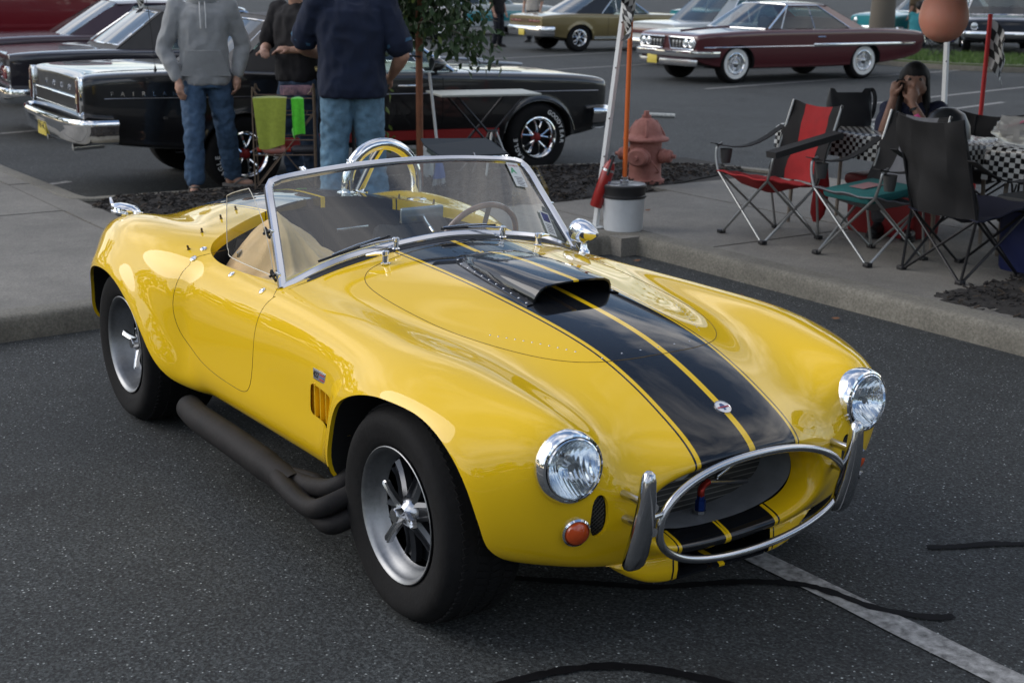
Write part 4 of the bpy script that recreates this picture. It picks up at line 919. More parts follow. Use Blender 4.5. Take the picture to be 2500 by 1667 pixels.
# door mirror (driver's side) and inside mirror
p, n = skin_top(-1.02, .655); mr = empty('wing_mirror', p); mr.parent = hero; mr.rotation_euler = (0, 0, R(4))
mb = MB(); mb.lathe([(.026, 0), (.024, .008), (.014, .022), (.014, .05)], 20); mb.build('stalk', CHROME, mr)
mb = MB(); mb.lathe([(0, -.052), (.046, -.052), (.049, -.045), (.048, -.02), (.040, .015), (.022, .05), (.008, .068), (0, .070)], 32, c=(.01, 0, .085), axis='X'); mb.build('shell', CHROME, mr, angle=35)
mb = MB(); mb.tube([(-1.07, -.01, .925), (-1.12, -.01, .955), (-1.16, 0, .972)], .0045, 8); im = mb.build('inside_mirror', CHROME, hero)
mb = MB(); mb.box((-1.17, 0, .975), (.018, .185, .060), Matrix.Rotation(.06, 3, 'Y'), bev=.008); mb.build('mirror_back', mat('mirror_grey', (.30, .33, .36), .25, .7), im)
mb = MB(); mb.box((-1.1805, 0, .975), (.003, .175, .052), Matrix.Rotation(.06, 3, 'Y')); mb.build('mirror_glass', CHROME, im)
# ---- roll hoop
def rb(p0, p1, top, n=24):
    out_ = []; p0, p1 = Vector(p0), Vector(p1); mid = (p0+p1)/2; hw = (p1-p0)/2; h = top-mid.z
    r = hw.length
    for z in np.linspace(0, h-r, 6)[:-1]: out_.append(p0+Vector((0, 0, z)))
    for a in np.linspace(math.pi, 0, n): out_.append(mid+hw*(-math.cos(math.pi-a))*1+Vector((0, 0, h-r+r*math.sin(a))))
    for z in np.linspace(h-r, 0, 6)[1:]: out_.append(p1+Vector((0, 0, z)))
    return out_
pa = skin_top(-2.09, .165)[0]; pb = skin_top(-2.09, .515)[0]
hoop = MB(); hoop.tube(rb((pa.x, pa.y, pa.z-.02), (pb.x, pb.y, pa.z-.02), 1.125), .0265, 22); rh = hoop.build('roll_hoop', CHROME, hero)
mb = MB(); q = skin_top(-2.33, .345)[0]; mb.tube([(-2.10, .34, 1.11), (-2.16, .34, 1.06), q], .020, 18); mb.build('brace', CHROME, rh)
for q in (pa, pb, skin_top(-2.33, .345)[0]):
    mb = MB(); mb.lathe([(.045, 0), (.045, .006), (.028, .010)], 24, c=q); mb.build('foot_plate', CHROME, rh)
# ---- cockpit fittings
LEATH = mat('black_leather', (.014, .015, .017), .5, bump=(120, .25))
mb = MB(); mb.grid(np.array([[(-1.06, y, .90-.10*abs(y/.6)**2-.004), (-1.12, y, .885-.11*abs(y/.6)**2), (-1.15, y, .86-.11*abs(y/.6)**2), (-1.14, y, .78-.08*abs(y/.6)**2), (-1.10, y, .62)] for y in np.linspace(-.6, .6, 15)])); mb.build('dashboard', LEATH, hero)
for sgn in (-1, 1):
    P_ = []
    for x, z, hw in [(-1.30, .44, .20), (-1.40, .49, .21), (-1.58, .46, .21), (-1.70, .44, .20), (-1.76, .50, .2), (-1.80, .62, .2), (-1.845, .74, .19), (-1.87, .79, .16)]:
        P_.append([(x+(.0 if abs(u) < .8 else .03), sgn*.32+u*hw, z+(.05 if abs(u) > .8 else 0)*(1 if x > -1.72 else .3)) for u in (-1, -.85, -.5, 0, .5, .85, 1)])
    mb = MB(); mb.grid(np.array(P_)); mb.build('seat', LEATH, hero, solid=.05)
mb = MB(); mb.box((-1.5, 0, .50), (.8, .16, .22), bev=.05); mb.build('transmission_tunnel', TUB, hero)
for y, x in ((-.12, -1.86), (.02, -1.885)):
    pass
for y in (-.30, .30):
    mb = MB(); mb.lathe([(0, .012), (.075, .010), (.085, .004), (.088, 0)], 32, axis='X', c=(-1.862+.02*0, y*.28/.30-.0, .70), rot=Matrix.Rotation(0, 3, 'Z')); mb.build('speaker', BLACKP, hero)
for y in (-.50, .08):
    x = -1.905 if abs(y) < .2 else -1.70
    mb = MB(); mb.box((x+.02, y, .80), (.006, .16, .022), Matrix.Rotation(.1 if y > -.3 else .8, 3, 'Z'), .002); mb.build('harness_plate', STEEL, hero)
WOOD = mat('wheel_rim_wood', (.16, .06, .03), .25, coat=.8, noise=(25, .4))
sw = empty('steering_wheel', (-1.36, .375, .80)); sw.parent = hero; sw.rotation_euler = (0, R(-66), 0)
mb = MB(); mb.lathe([(.178+.012*math.cos(a), .012*math.sin(a)) for a in np.linspace(0, 2*math.pi, 15)], 56); mb.build('rim', WOOD, sw)
mb = MB()
for k in range(3):
    a = 2*math.pi*k/3; mb.box((.09*math.cos(a), .09*math.sin(a), -.01), (.16, .022, .004), Matrix.Rotation(a, 3, 'Z'))
mb.build('spokes', STEEL, sw)
mb = MB(); mb.lathe([(0, .012), (.03, .010), (.036, 0), (.036, -.03), (.02, -.04), (.018, -.3)], 24); mb.build('hub', BLACKP, sw)
# ---- tan blanket over the passenger seat
nb = 84; P_ = []
CK2 = COCKPIT+[(a_, -b_) for a_, b_ in reversed(COCKPIT)]
gx, gy = np.meshgrid(np.linspace(-1.86, -1.15, nb), np.linspace(-.672, -.06, nb), indexing='ij'); sdc = poly_sd(gx, gy, CK2)[0]
for i in range(nb):
    rowp = []
    for j in range(nb):
        x, y = float(gx[i, j]), float(gy[i, j]); xp, yp = -1.62, -.385
        r_ = math.hypot(x-xp, (y-yp)*1.15); th = math.atan2(y-yp, x-xp)
        z = .748+.215*max(0, 1-r_/.26)**1.25
        z -= .30*max(0, y+.22)+.03*max(0, x+1.30)*4
        f1 = 1-abs(math.sin(3.4*th+1.4*math.sin(2*th)+5*r_)); f2 = 1-abs(math.sin(6.1*th+.8+9*r_))
        z += (.042*f1**1.8+.018*f2)*min(1, r_/.12)*(.6+.4*math.sin(3*x+5*y))
        z += .010*math.sin(31*x+12*y)*math.sin(19*y)
        e = float(sdc[i, j])
        if e > -.06: z -= (e+.06)*1.1
        if e > -.010: z = min(z, .60)
        rowp.append((x, y, z))
    P_.append(rowp)
mb = MB(); mb.grid(np.array(P_)); bl = mb.build('blanket', mat('tan_blanket', (.72, .50, .24), .9, noise=(8, .12), bump=(260, .5), sheen=.3), None, angle=180, solid=.006)
tag(bl, 'tan woven blanket heaped over the passenger seat of the yellow roadster', 'blanket')
# ================================================================ parked cars
def car_net(st, crown=.0):
    """st rows: (x, half width, shoulder z, top z, sill z); two extra loops close each end"""
    net_ = []
    for x, hw, zs, zt, zl in st:
        zm = zs*.48+zl*.52
        net_.append([(x, 0, zt), (x, .40*hw, zt-.003), (x, .72*hw, zt*.8+zs*.2-.004), (x, .90*hw, zs+.012), (x, .975*hw, zs-.004), (x, hw, zs-.045), (x, hw*1.003, zs*.8+zl*.2), (x, hw, zm), (x, .985*hw, zl+.14), (x, .955*hw, zl+.03), (x, .90*hw, zl-.02), (x, .45*hw, zl-.035), (x, 0, zl-.035)])
    def shrink(loop, f, dx, zc):
        return [(x+dx, y*f, zc+(z-zc)*f) for x, y, z in loop]
    a, b = net_[0], net_[-1]; za = (a[0][2]+a[-1][2])/2; zb = (b[0][2]+b[-1][2])/2
    net_ = [shrink(a, .02, .012, za), shrink(a, .55, .012, za), shrink(a, .93, .010, za)]+net_+[shrink(b, .93, -.010, zb), shrink(b, .55, -.012, zb), shrink(b, .02, -.012, zb)]
    n_ = np.array(net_); n_[..., 1] *= -1; return n_
def plain_wheel(parent, x, y, sgn, r=.335, width=.2, rimr=.195, style='rally', white=0., letters=None, capm=None, name='wheel', dz=0.):
    W = empty(name, (x, y, r+dz)); W.parent = parent; W.scale = (1, sgn, 1)
    pf = [(rimr, .012), (rimr+.02, -.002), (r-.075, -.012), (r-.035, -.006), (r-.012, .014), (r, .045), (r, width-.04), (r-.02, width-.01), (r-.08, width), (rimr, width-.01)]
    mb = MB(); mb.lathe([tuple(q) for q in cr_spline(pf, 3)], 44, axis='Y'); mb.build('tyre', RUBBER, W, angle=60)
    if white: mb = MB(); mb.lathe([(rimr+.004, -.006), (rimr+.012, -.014), (rimr+white*.5, -.016), (rimr+white, -.0155), (rimr+white+.002, -.008)], 44, axis='Y'); mb.build('whitewall', mat('whitewall_rubber', (.72, .72, .69), .6), W)
    mb = MB(); mb.lathe([(rimr+.006, .0), (rimr+.004, -.012), (rimr-.006, -.014), (rimr-.02, .002), (rimr-.035, .03), (rimr-.045, .06)], 40, axis='Y'); rim = mb.build('rim', CHROME, W, angle=40)
    mb = MB(); mb.lathe([(rimr-.03, .075), (0, .075)], 24, axis='Y'); mb.build('hub_back', MATTEBLK, W)
    if style == 'rally':
        for k in range(5):
            for dd in (-.16, .16):
                a0 = 2*math.pi*k/5+.2; mb = MB(); P0 = Vector((.045*math.cos(a0), .035, .045*math.sin(a0))); P1 = Vector(((rimr-.03)*math.cos(a0+dd*1.7), .045, (rimr-.03)*math.sin(a0+dd*1.7)))
                mb.tube([P0, (P0+P1)/2+Vector((0, -.008, 0)), P1], [.013, .011, .014], 8, squash=1); mb.build('spoke', CHROME, rim)
        mb = MB(); mb.lathe([(0, .0), (.032, .004), (.036, .02), (.05, .035), (.055, .06)], 24, axis='Y'); mb.build('hub_cap', capm or CHROME, W, angle=35)
    elif style == 'wire':
        mb = MB(); mb.lathe([(rimr-.02, .004), (rimr-.06, .012), (.10, .002), (.08, .008), (.06, -.012), (.03, -.03), (0, -.034)], 40, axis='Y'); mb.build('hub_cap', mat('wire_cover', (.45, .46, .47), .25, 1.), W, angle=25)
        mb = MB()
        for k in range(36):
            a0 = 2*math.pi*k/36; a1 = a0+(.16 if k % 2 else -.16); mb.tube([(.065*math.cos(a0), -.008, .065*math.sin(a0)), ((rimr-.02)*math.cos(a1), -.003, (rimr-.02)*math.sin(a1))], .0028, 5, caps=False)
        mb.build('wire_spokes', CHROME, rim)
    else:
        mb = MB(); mb.lathe([(rimr-.02, .01), (rimr-.05, -.004), (.09, .004), (.06, -.012), (0, -.018)], 36, axis='Y'); mb.build('hub_cap', capm or CHROME, W, angle=25)
    if letters:
        for word, mid in letters:
            for i, ch in enumerate(word):
                a0 = R(mid)-(i-(len(word)-1)/2)*R(10.5); rr = (rimr+r)/2-.004; f = frame((rr*math.cos(a0), -.0175, rr*math.sin(a0)), (math.sin(a0), 0, -math.cos(a0)), (math.cos(a0), 0, math.sin(a0)))
                text(ch, 'tyre_letter', WHITE, W, .058, f, .001, bold=.0012)
    return W
class Car:
    def __init__(s, name, label, loc, head, paint, st, wheels, cat='car', group=None, scale=1., arch=.37, pu=9, pv=7, tight=.8, flare=.0):
        s.root = empty(name, loc, R(head), scale); tag(s.root, label, cat, group); s.paint = paint
        P = bs_surface(car_net(st), pu, pv, tight); sh = Shell(P)
        rowm_ = np.broadcast_to(np.arange(sh.nv)[None, :]/pv, (sh.nu, sh.nv)); side_ = (rowm_ > 4.2) & (sh.P[..., 1] < -.5)
        s.arcs = []
        for wx, zc in wheels:
            poly = [(wx+arch*math.cos(a), zc+arch*(.93)*math.sin(a)) for a in np.linspace(R(-12), R(192), 30)]; poly = [(wx+arch*1.0, -.3)]+poly+[(wx-arch*1.0, -.3)]
            if flare:
                sd, _, _ = poly_sd(sh.P[..., 0], sh.P[..., 2], poly); sh.bump(np.array([0, -1., 0]), np.where(side_ & (sd > -.05), flare*np.exp(-(np.maximum(sd, 0)/.03)**2), 0)*np.clip((rowm_-4.2), 0, 1))
            s.arcs.append(poly)
        s.bv = shell_bvh(sh.P)
        for poly in s.arcs: sh.trim(poly, (0, 2), side_, .09, fix=s.side)
        s.body = sh.build('body', paint, s.root)[0]
        for poly in s.arcs:
            pts = [(x, z) for x, z in poly[1:-1] if z > .2]
            for sg in (1, -1):
                A = []; 
                for x, z in pts:
                    h = s.side(x, z); A.append((x, sg*(h.y if h else -.8), z))
                A = np.array([A]); B = A.copy(); B[..., 1] *= .55; mb = MB(); mb.grid(np.concatenate([A, B])); mb.add([tuple(q) for q in B[0]], [tuple(range(len(pts)))]); mb.build('wheel_well', MATTEBLK, s.root, smooth=False)
    def side(s, x, z):
        h = s.bv.ray_cast(Vector((x, -3, z)), Vector((0, 1, 0))); return h[0]
    def top(s, x, y):
        h = s.bv.ray_cast(Vector((x, -abs(y)-1e-4, 3)), Vector((0, 0, -1))); return h[0] if y <= 0 or h[0] is None else Vector((h[0].x, -h[0].y, h[0].z))
    def line(s, pts, name, m, r=.006, both=True, out_=0.):
        for sg in ((1, -1) if both else (1,)):
            P = []
            for x, z in pts:
                h = s.side(x, z)
                if h is not None: P.append((h.x, sg*(h.y-out_), h.z))
            mb = MB(); mb.tube(P, r, 6); mb.build(name, m, s.root)
    def topline(s, pts, name, m, r=.004):
        mb = MB(); mb.tube([s.top(x, y) for x, y in pts], r, 6); mb.build(name, m, s.root)
    def bumper(s, pts, prof, name='bumper', m=None):
        """pts plan path [(x,y)] , prof [(outward, z)]"""
        P = [Vector((x, y, 0)) for x, y in pts]; G = []
        for i, p in enumerate(P):
            t = (P[min(i+1, len(P)-1)]-P[max(i-1, 0)]).normalized(); n = Vector((t.y, -t.x, 0))
            G.append([tuple(p+n*o_+Vector((0, 0, z))) for o_, z in prof])
        mb = MB(); mb.grid(np.array(G), closev=True); mb.add(G[0], [tuple(range(len(prof)))]); mb.add(G[-1], [tuple(range(len(prof)))]); return mb.build(name, m or CHROME, s.root, angle=45)
    def cabin(s, xwb, xwt, xrt, xrb, hb, ht, zb, zr, roofm, glass, cpil=.25, post=True, trim=CHROME, soft=False, rear_win=None, zwb=None, qx=0., bpost=None):
        root = s.root; zwb = zwb or zb
        n = 9
        def ring(x, hw, z, bow): return [(x+bow*(1-(u*u)), u*hw, z+.02*(1-u*u)*(1 if z > zb+.1 else .3)) for u in np.linspace(-1, 1, n)]
        wb_, wt_ = np.array(ring(xwb, hb*.93, zwb, .16)), np.array(ring(xwt, ht*.95, zr, .06))
        mb = MB(); mb.grid(np.array([wb_*(1-t)+wt_*t for t in np.linspace(0, 1, 5)])); mb.build('windscreen', glass, root)
        rb_, rt_ = np.array(ring(xrb, hb*.90, zb, -.10)), np.array(ring(xrt, ht*.95, zr, -.06))
        if rear_win is None: mb = MB(); mb.grid(np.array([rb_*(1-t)+rt_*t for t in np.linspace(0, 1, 5)])); mb.build('rear_window', glass, root)
        else:
            a0, a1, w0 = rear_win
            # panel around the window then the pane set in it
            G = np.array([rb_*(1-t)+rt_*t for t in np.linspace(0, 1, 9)]); mb = MB(); mb.grid(G); mb.build('top_rear_panel', roofm, root)
            sub_ = []
            nn = np.cross(rt_[4]-rb_[4], rt_[5]-rt_[3]); nn = nn/np.linalg.norm(nn); nn = nn if nn[0] < 0 else -nn
            for t in np.linspace(a0, a1, 6):
                A_ = rb_*(1-t)+rt_*t; cen = A_[4]; sub_.append((A_-cen)*np.array([1, w0, 1])+cen+nn*.012)
            sub_ = np.array(sub_); mb = MB(); mb.grid(sub_); rw = mb.build('rear_window', glass, root)
            loop = [tuple(q) for q in sub_[0]]+[tuple(q) for q in sub_[1:-1, -1]]+[tuple(q) for q in sub_[-1][::-1]]+[tuple(q) for q in sub_[1:-1, 0][::-1]]
            mb = MB(); mb.tube(loop, .010, 8, closed=True); mb.build('rear_window_trim', trim, root)
        # roof skin, gently crowned
        G = []
        for t in np.linspace(0, 1, 9):
            x = xwt*(1-t)+xrt*t; cr_ = .035*math.sin(math.pi*min(1, max(0, t*.9+.05))); bow = (.06*(1-t)-.06*t)
            G.append([(x+bow*(1-u*u), u*ht*(1 if abs(u) < .99 else 1.0), zr+.02*(1-u*u)+cr_*(1-u*u*.8)-.02*(abs(u) > .95)) for u in np.linspace(-1, 1, 13)])
        lowr = [[(q[0], q[1], q[2]-.028) for q in r_] for r_ in (G[-1:]+G[:1])]
        mb = MB(); mb.grid(np.array(G)); mb.build('soft_top' if soft else 'roof', roofm, root, angle=60, solid=.03)
        for sg in (1, -1):
            # side glass (front pane, rear pane) and the solid quarter
            A = Vector((xwb-.05, sg*hb*.945, zwb)); Bt = Vector((xwt-.02, sg*ht*.975, zr-.012)); Cq = Vector((xrt+cpil*.55, sg*ht*.985, zr-.012)); Dq = Vector((xrb+cpil, sg*hb*.955, zb)); E_ = Vector((xrt, sg*ht*.955, zr-.01)); F_ = Vector((xrb+.02, sg*hb*.90, zb))
            bx = bpost if bpost is not None else (xwb+xrb)/2-.1
            def onb(x): t = (x-A.x)/(Dq.x-A.x); return A.lerp(Dq, t)
            def ont(x): t = (x-Bt.x)/(Cq.x-Bt.x); return Bt.lerp(Cq, max(0, min(1, t)))
            mb = MB(); mb.add([A, onb(bx), ont(bx), Bt], [(0, 1, 2, 3)]); mb.build('door_window', glass, root, smooth=False)
            mb = MB(); mb.add([onb(bx), Dq, Cq, ont(bx)], [(0, 1, 2, 3)]); mb.build('quarter_window', glass, root, smooth=False)
            mb = MB(); o_ = Vector((0, sg*.006, 0)); mb.add([Dq+o_, Cq+o_, E_, F_, Dq-o_*3, Cq-o_*3], [(0, 1, 2, 3), (0, 1, 5, 4)]); mb.build('roof_quarter', roofm, root, smooth=False)
            mb = MB(); mb.tube([A+o_, Bt+o_], .020, 8); mb.build('screen_pillar', trim, root)
            mb = MB(); mb.tube([Bt+o_, Cq+o_], .012, 8); mb.build('drip_rail', trim, root)
            if not soft: mb = MB(); mb.tube([Cq+o_, Dq+o_], .012, 8); mb.build('quarter_trim', trim, root)
            mb = MB(); mb.tube([onb(bx)+o_*.5, ont(bx)+o_*.5], .009, 8); mb.build('window_post', trim, root)
            vx = A.x-.30; mb = MB(); mb.tube([onb(vx)+o_*.5, ont(vx-.02)+o_*.5], .007, 8); mb.build('vent_window_post', trim, root)
        mb = MB(); mb.tube([tuple(q) for q in wt_], .014, 8); mb.build('screen_header', trim, root); mb = MB(); mb.tube([tuple(q) for q in wb_], .010, 8); mb.build('screen_base_trim', trim, root)
        # seats and wheel seen through the glass
        SEAT = mat('dark_upholstery', (.03, .03, .032), .7)
        for x in ((xwb+xrb)/2+.05, xrb+.35): mb = MB(); mb.box((x, 0, zb-.02), (.16, hb*1.6, .38), Matrix.Rotation(-.15, 3, 'Y'), .05); mb.build('bench_seat', SEAT, root)
        mb = MB(); mb.box((xwb-.2, 0, zb-.02), (.3, hb*1.75, .06), bev=.02); mb.build('dashboard', SEAT, root)
        mb = MB(); mb.lathe([(.19+.011*math.cos(a), .011*math.sin(a)) for a in np.linspace(0, 6.283, 9)], 28, rot=Matrix.Rotation(R(-65), 3, 'Y'), c=(xwb-.42, .36, zb+.06)); mb.build('steering_wheel', BLACKP, root)
    def plate(s, x, y, z, facing, txt):
        sg = -1 if facing < 0 else 1; f = frame((x, y, z), (0, sg, 0), (0, 0, 1)); mb = MB(); mb.box((0, 0, 0), (.305, .152, .006), bev=.002); o = mb.build('number_plate', mat('plate_yellow', (.62, .50, .09), .5), s.root); o.data.transform(f)
        if txt: text(txt, 'plate_text', BLACKP, o, .085, f @ Matrix.Translation((0, .005, .004)), .0006, bold=.001)
        return o
    def lamp(s, x, y, z, facing, r, m, name='headlight'):
        e = empty(name, (x, y, z)); e.parent = s.root; e.scale = (facing, 1, 1)
        mb = MB(); mb.lathe([(r*1.15, -.03), (r*1.17, .0), (r*1.1, .012), (r*1.0, .008)], 28, axis='X'); mb.build('bezel', CHROME, e, angle=30)
        mb = MB(); mb.lathe([(r, .008), (r*.7, .02), (0, .028)], 24, axis='X'); mb.build('lens', m, e); return e
HLAMP = mat('sealed_beam', (.55, .60, .62), .08, .6, coat=1)
DGLASS = glassmat('car_glass', (.55, .62, .60), .10)
def gloss(name, c, flake=.0, rough=.3): return mat(name, c, rough, flake, coat=1., coat_r=.03)
BLKP = gloss('black_car_paint', (.006, .0065, .008)); SOFT = mat('black_vinyl_top', (.035, .033, .032), .6, bump=(220, .2), noise=(5, .2))
SEAM2 = mat('door_gap_dark', (.004, .004, .005), .8)

# ---- black convertible with its tail to the walk
c = Car('convertible_car', 'black convertible with closed top and white-lettered tyres beside the planting bed', (-8.70, 3.72, .08), 86.6, BLKP,
  [(2.28, .86, .80, .83, .42), (2.20, .92, .83, .86, .36), (1.9, .935, .86, .885, .30), (1.47, .94, .875, .905, .27), (.9, .945, .89, .925, .26), (.3, .945, .90, .93, .26), (-.3, .945, .905, .93, .26), (-.9, .945, .91, .93, .26), (-1.47, .94, .925, .945, .27), (-2.0, .93, .925, .95, .30), (-2.61, .92, .905, .93, .36), (-2.78, .90, .885, .905, .42), (-2.815, .89, .87, .885, .45)],
  [(1.473, .275), (-1.473, .225)], arch=.385, flare=.018, pu=18, pv=12)
c.root.rotation_euler = (0, R(1.0), R(86.6)); ford = c
GT = [('GOODYEAR', 40), ('EAGLE', 215)]
RED = mat('red_trim', (.30, .012, .012), .4)
for x in (1.473, -1.473):
    plain_wheel(c.root, x, -.93, 1, .335, .22, .195, 'rally', letters=[('GOODYEAR', 28), ('EAGLE', 205)], capm=mat('hub_red', (.25, .02, .02), .3, .3), dz=-.0545 if x > 0 else -.1055); plain_wheel(c.root, x, .93, -1, .335, .22, .195, 'rally', dz=-.0545 if x > 0 else -.1055)
c.cabin(.62, -.02, -1.02, -1.55, .90, .66, .915, 1.36, SOFT, DGLASS, cpil=.55, soft=True, rear_win=(.15, .90, .80), bpost=-.30)
c.line([(x, .72) for x in np.linspace(2.15, -2.66, 30)], 'body_side_moulding', mat('dull_chrome', (.30, .31, .33), .3, 1.), .005, out_=.002)
c.line([(.42, z) for z in np.linspace(.86, .34, 10)], 'door_gap', SEAM2, .004); c.line([(-.72, z) for z in np.linspace(.86, .34, 10)], 'door_gap', SEAM2, .004)
c.topline([(-1.62, y) for y in np.linspace(-.72, .72, 15)], 'boot_lid_gap', SEAM2); c.topline([(x, -.70+.03*(x+2.6)) for x in np.linspace(-2.76, -1.62, 8)], 'boot_lid_gap', SEAM2); c.topline([(.78, y) for y in np.linspace(-.78, .78, 13)], 'bonnet_gap', SEAM2)
for sg in (1, -1):
    mb = MB(); mb.box((0, sg*.943, .345), (2.05, .012, .085)); mb.build('sill_stripe', RED, c.root)
    f = [(x, sg*-.955, z) for x, z in [(1.473+.40*math.cos(a), .275+.375*math.sin(a)) for a in np.linspace(R(10), R(170), 24)]]
    mb = MB(); mb.tube([(x, y, z) for x, y, z in f], .009, 8); mb.build('arch_trim', BLKP, c.root)
    # tail lamp: tall chrome frame at the corner
    mb = MB(); mb.box((-2.828, sg*.835, .735), (.05, .085, .31), bev=.012); tl = mb.build('tail_light', CHROME, c.root)
    mb = MB(); mb.box((-2.857, sg*.835, .735), (.012, .052, .26), bev=.004); mb.build('tail_lens', mat('tail_lens_dark', (.10, .02, .015), .15, coat=1), tl)
    mb = MB(); mb.box((-2.862, sg*.835, .715), (.012, .040, .08), bev=.004); mb.build('reverse_lens', mat('reverse_lens', (.45, .35, .20), .2), tl)
    mb = MB(); mb.tube([(-2.56, sg*.45, .30), (-2.82, sg*.45, .285)], .03, 14); mb.build('tail_pipe', CHROME, c.root)
    p = c.top(.42, sg*.86); m_ = empty('door_mirror', (.36, sg*.93, .98)); m_.parent = c.root
    mb = MB(); mb.lathe([(.0, .10), (.03, .085), (.058, .03), (.066, -.03), (.06, -.05), (0, -.05)], 20, axis='X'); mb.build('mirror_shell', BLKP, m_); mb = MB(); mb.tube([(0, 0, -.02), (0, -sg*.02, -.09)], .014, 8); mb.build('mirror_foot', BLKP, m_)
    mb = MB(); mb.box((1.32, sg*.36, .955), (.55, .11, .03), Matrix.Rotation(.045, 3, 'Y'), .012); mb.build('bonnet_louver', mat('dull_chrome', (.3, .31, .33), .3, 1.), c.root)
    c.lamp(2.285, sg*.70, .70, 1, .075, HLAMP); c.lamp(2.285, sg*.70, .53, 1, .075, HLAMP)
    mb = MB(); mb.box((.05, sg*.955, .79), (.20, .025, .022), bev=.006); mb.build('door_handle', CHROME, c.root)
RB = [(-2.58, .985), (-2.76, .985), (-2.86, .93), (-2.915, .70), (-2.93, .35), (-2.935, 0), (-2.93, -.35), (-2.915, -.70), (-2.86, -.93), (-2.76, -.985), (-2.58, -.985)]
c.bumper([tuple(q) for q in cr_spline(RB, 4)], [(0, .36), (.022, .38), (.028, .47), (.040, .50), (.045, .53), (.030, .555), (0, .56), (-.03, .54)])
c.bumper([tuple(q) for q in cr_spline([(2.05, -.985), (2.25, -.97), (2.36, -.75), (2.40, 0), (2.36, .75), (2.25, .97), (2.05, .985)], 4)], [(0, .36), (.022, .38), (.028, .47), (.040, .50), (.045, .53), (.030, .555), (0, .56), (-.03, .54)])
mb = MB(); mb.box((-2.828, 0, .665), (.012, 1.42, .10)); gp = mb.build('tail_panel', mat('tail_panel_dark', (.02, .021, .023), .35, .6), c.root)
for i in range(6): mb = MB(); mb.box((-2.836, 0, .625+.016*i), (.006, 1.40, .004)); mb.build('tail_panel_rib', mat('rib_dark', (.05, .05, .055), .4, .8), gp)
mb = MB(); mb.tube([(-2.837, -.72, .72), (-2.837, .72, .72)], .007, 8); mb.build('tail_strip', CHROME, c.root); mb = MB(); mb.tube([(-2.837, -.72, .613), (-2.837, .72, .613)], .004, 8); mb.build('tail_strip', CHROME, c.root)
for i, ch in enumerate('FORD'):
    text(ch, 'boot_letter', CHROME, c.root, .062, frame((-2.832, .34-.27*i, .785), (0, -1, 0), (0, 0, 1)), .004)
for i, ch in enumerate('FAIRLANE'):
    x = -2.60+.086*i; text(ch, 'wing_letter', CHROME, c.root, .052, frame((x, c.side(x, .755).y-.004, .755), (1, 0, 0), (0, 0, 1)), .003)
c.plate(-2.96, .0, .43, -1, 'PAF-6CJ')
mb = MB(); mb.tube([(-2.2, -.80, .92), (-2.2, -.80, .97)], [.016, .006], 10); an = mb.build('aerial', BLACKP, c.root); mb = MB(); mb.tube([(-2.2, -.80, .96), (-2.23, -.80, 1.35), (-2.29, -.81, 1.75)], .0028, 6); mb.build('aerial_rod', BLACKP, an)
def checker(name, n1, n2, c1=(.012, .012, .014), c2=(.55, .55, .53), rough=.6, uv=True):
    m = bpy.data.materials.new(name); m.use_nodes = True; MATS[name] = m; t = m.node_tree; b = t.nodes['Principled BSDF']; b.inputs['Roughness'].default_value = rough
    u = t.nodes.new('ShaderNodeUVMap'); mp = t.nodes.new('ShaderNodeMapping'); mp.inputs['Scale'].default_value = (n1, n2, 1); ck = t.nodes.new('ShaderNodeTexChecker'); ck.inputs['Scale'].default_value = 1
    ck.inputs['Color1'].default_value = (*c1, 1); ck.inputs['Color2'].default_value = (*c2, 1); t.links.new(u.outputs[0], mp.inputs[0]); t.links.new(mp.outputs[0], ck.inputs[0]); t.links.new(ck.outputs[0], b.inputs['Base Color']); return m
def uv_grid(o, nu, nv):
    """planar uv from grid order for a sheet built with MB.grid (fixn off)"""
    me = o.data; ul = me.uv_layers.new(name='UVMap')
    for l in me.loops: i = l.vertex_index % (nu*nv); ul.data[l.index].uv = ((i//nv)/(nu-1), (i % nv)/(nv-1))
def cloth(name, P, m, parent=None):
    P = np.asarray(P); mb = MB(); mb.grid(P); o = mb.build(name, m, parent, angle=180, fixn=False); uv_grid(o, *P.shape[:2]); return o
FLAGM = checker('flag_checks', 6, 5)

# ---- second convertible (dark) alongside, and the cars at the back left
DK = gloss('dark_plum_paint', (.012, .010, .016))
c = Car('convertible_car', 'dark convertible with chrome-edged rear window parked beyond the first black convertible', (-13.4, 4.45, 0), 83.5, DK,
  [(2.45, .88, .84, .88, .40), (2.3, .94, .88, .91, .33), (1.5, .96, .92, .95, .28), (.6, .965, .94, .97, .27), (-.4, .965, .95, .975, .27), (-1.4, .965, .965, .985, .28), (-2.1, .955, .96, .985, .32), (-2.55, .94, .945, .97, .38), (-2.75, .92, .93, .95, .42), (-2.79, .91, .92, .935, .44)], [(1.49, .33), (-1.49, .33)], arch=.38)
for x in (1.49, -1.49):
    for sg in (1, -1): plain_wheel(c.root, x, -sg*.93, sg, .34, .21, .195, 'cap')
c.cabin(.62, .0, -1.0, -1.62, .92, .69, .965, 1.40, SOFT, DGLASS, cpil=.6, soft=True, rear_win=(.10, .92, .92), bpost=-.3)
c.line([(x, .945) for x in np.linspace(.7, -2.5, 20)], 'belt_moulding', mat('dull_chrome', (.3, .31, .33), .3, 1.), .008)
for sg in (1, -1):
    mb = MB(); mb.box((-2.80, sg*.66, .72), (.05, .42, .16), bev=.02); tl = mb.build('tail_light', CHROME, c.root); mb = MB(); mb.box((-2.828, sg*.66, .72), (.02, .36, .11), bev=.01); mb.build('tail_lens', mat('tail_red', (.22, .012, .02), .2, coat=1), tl)
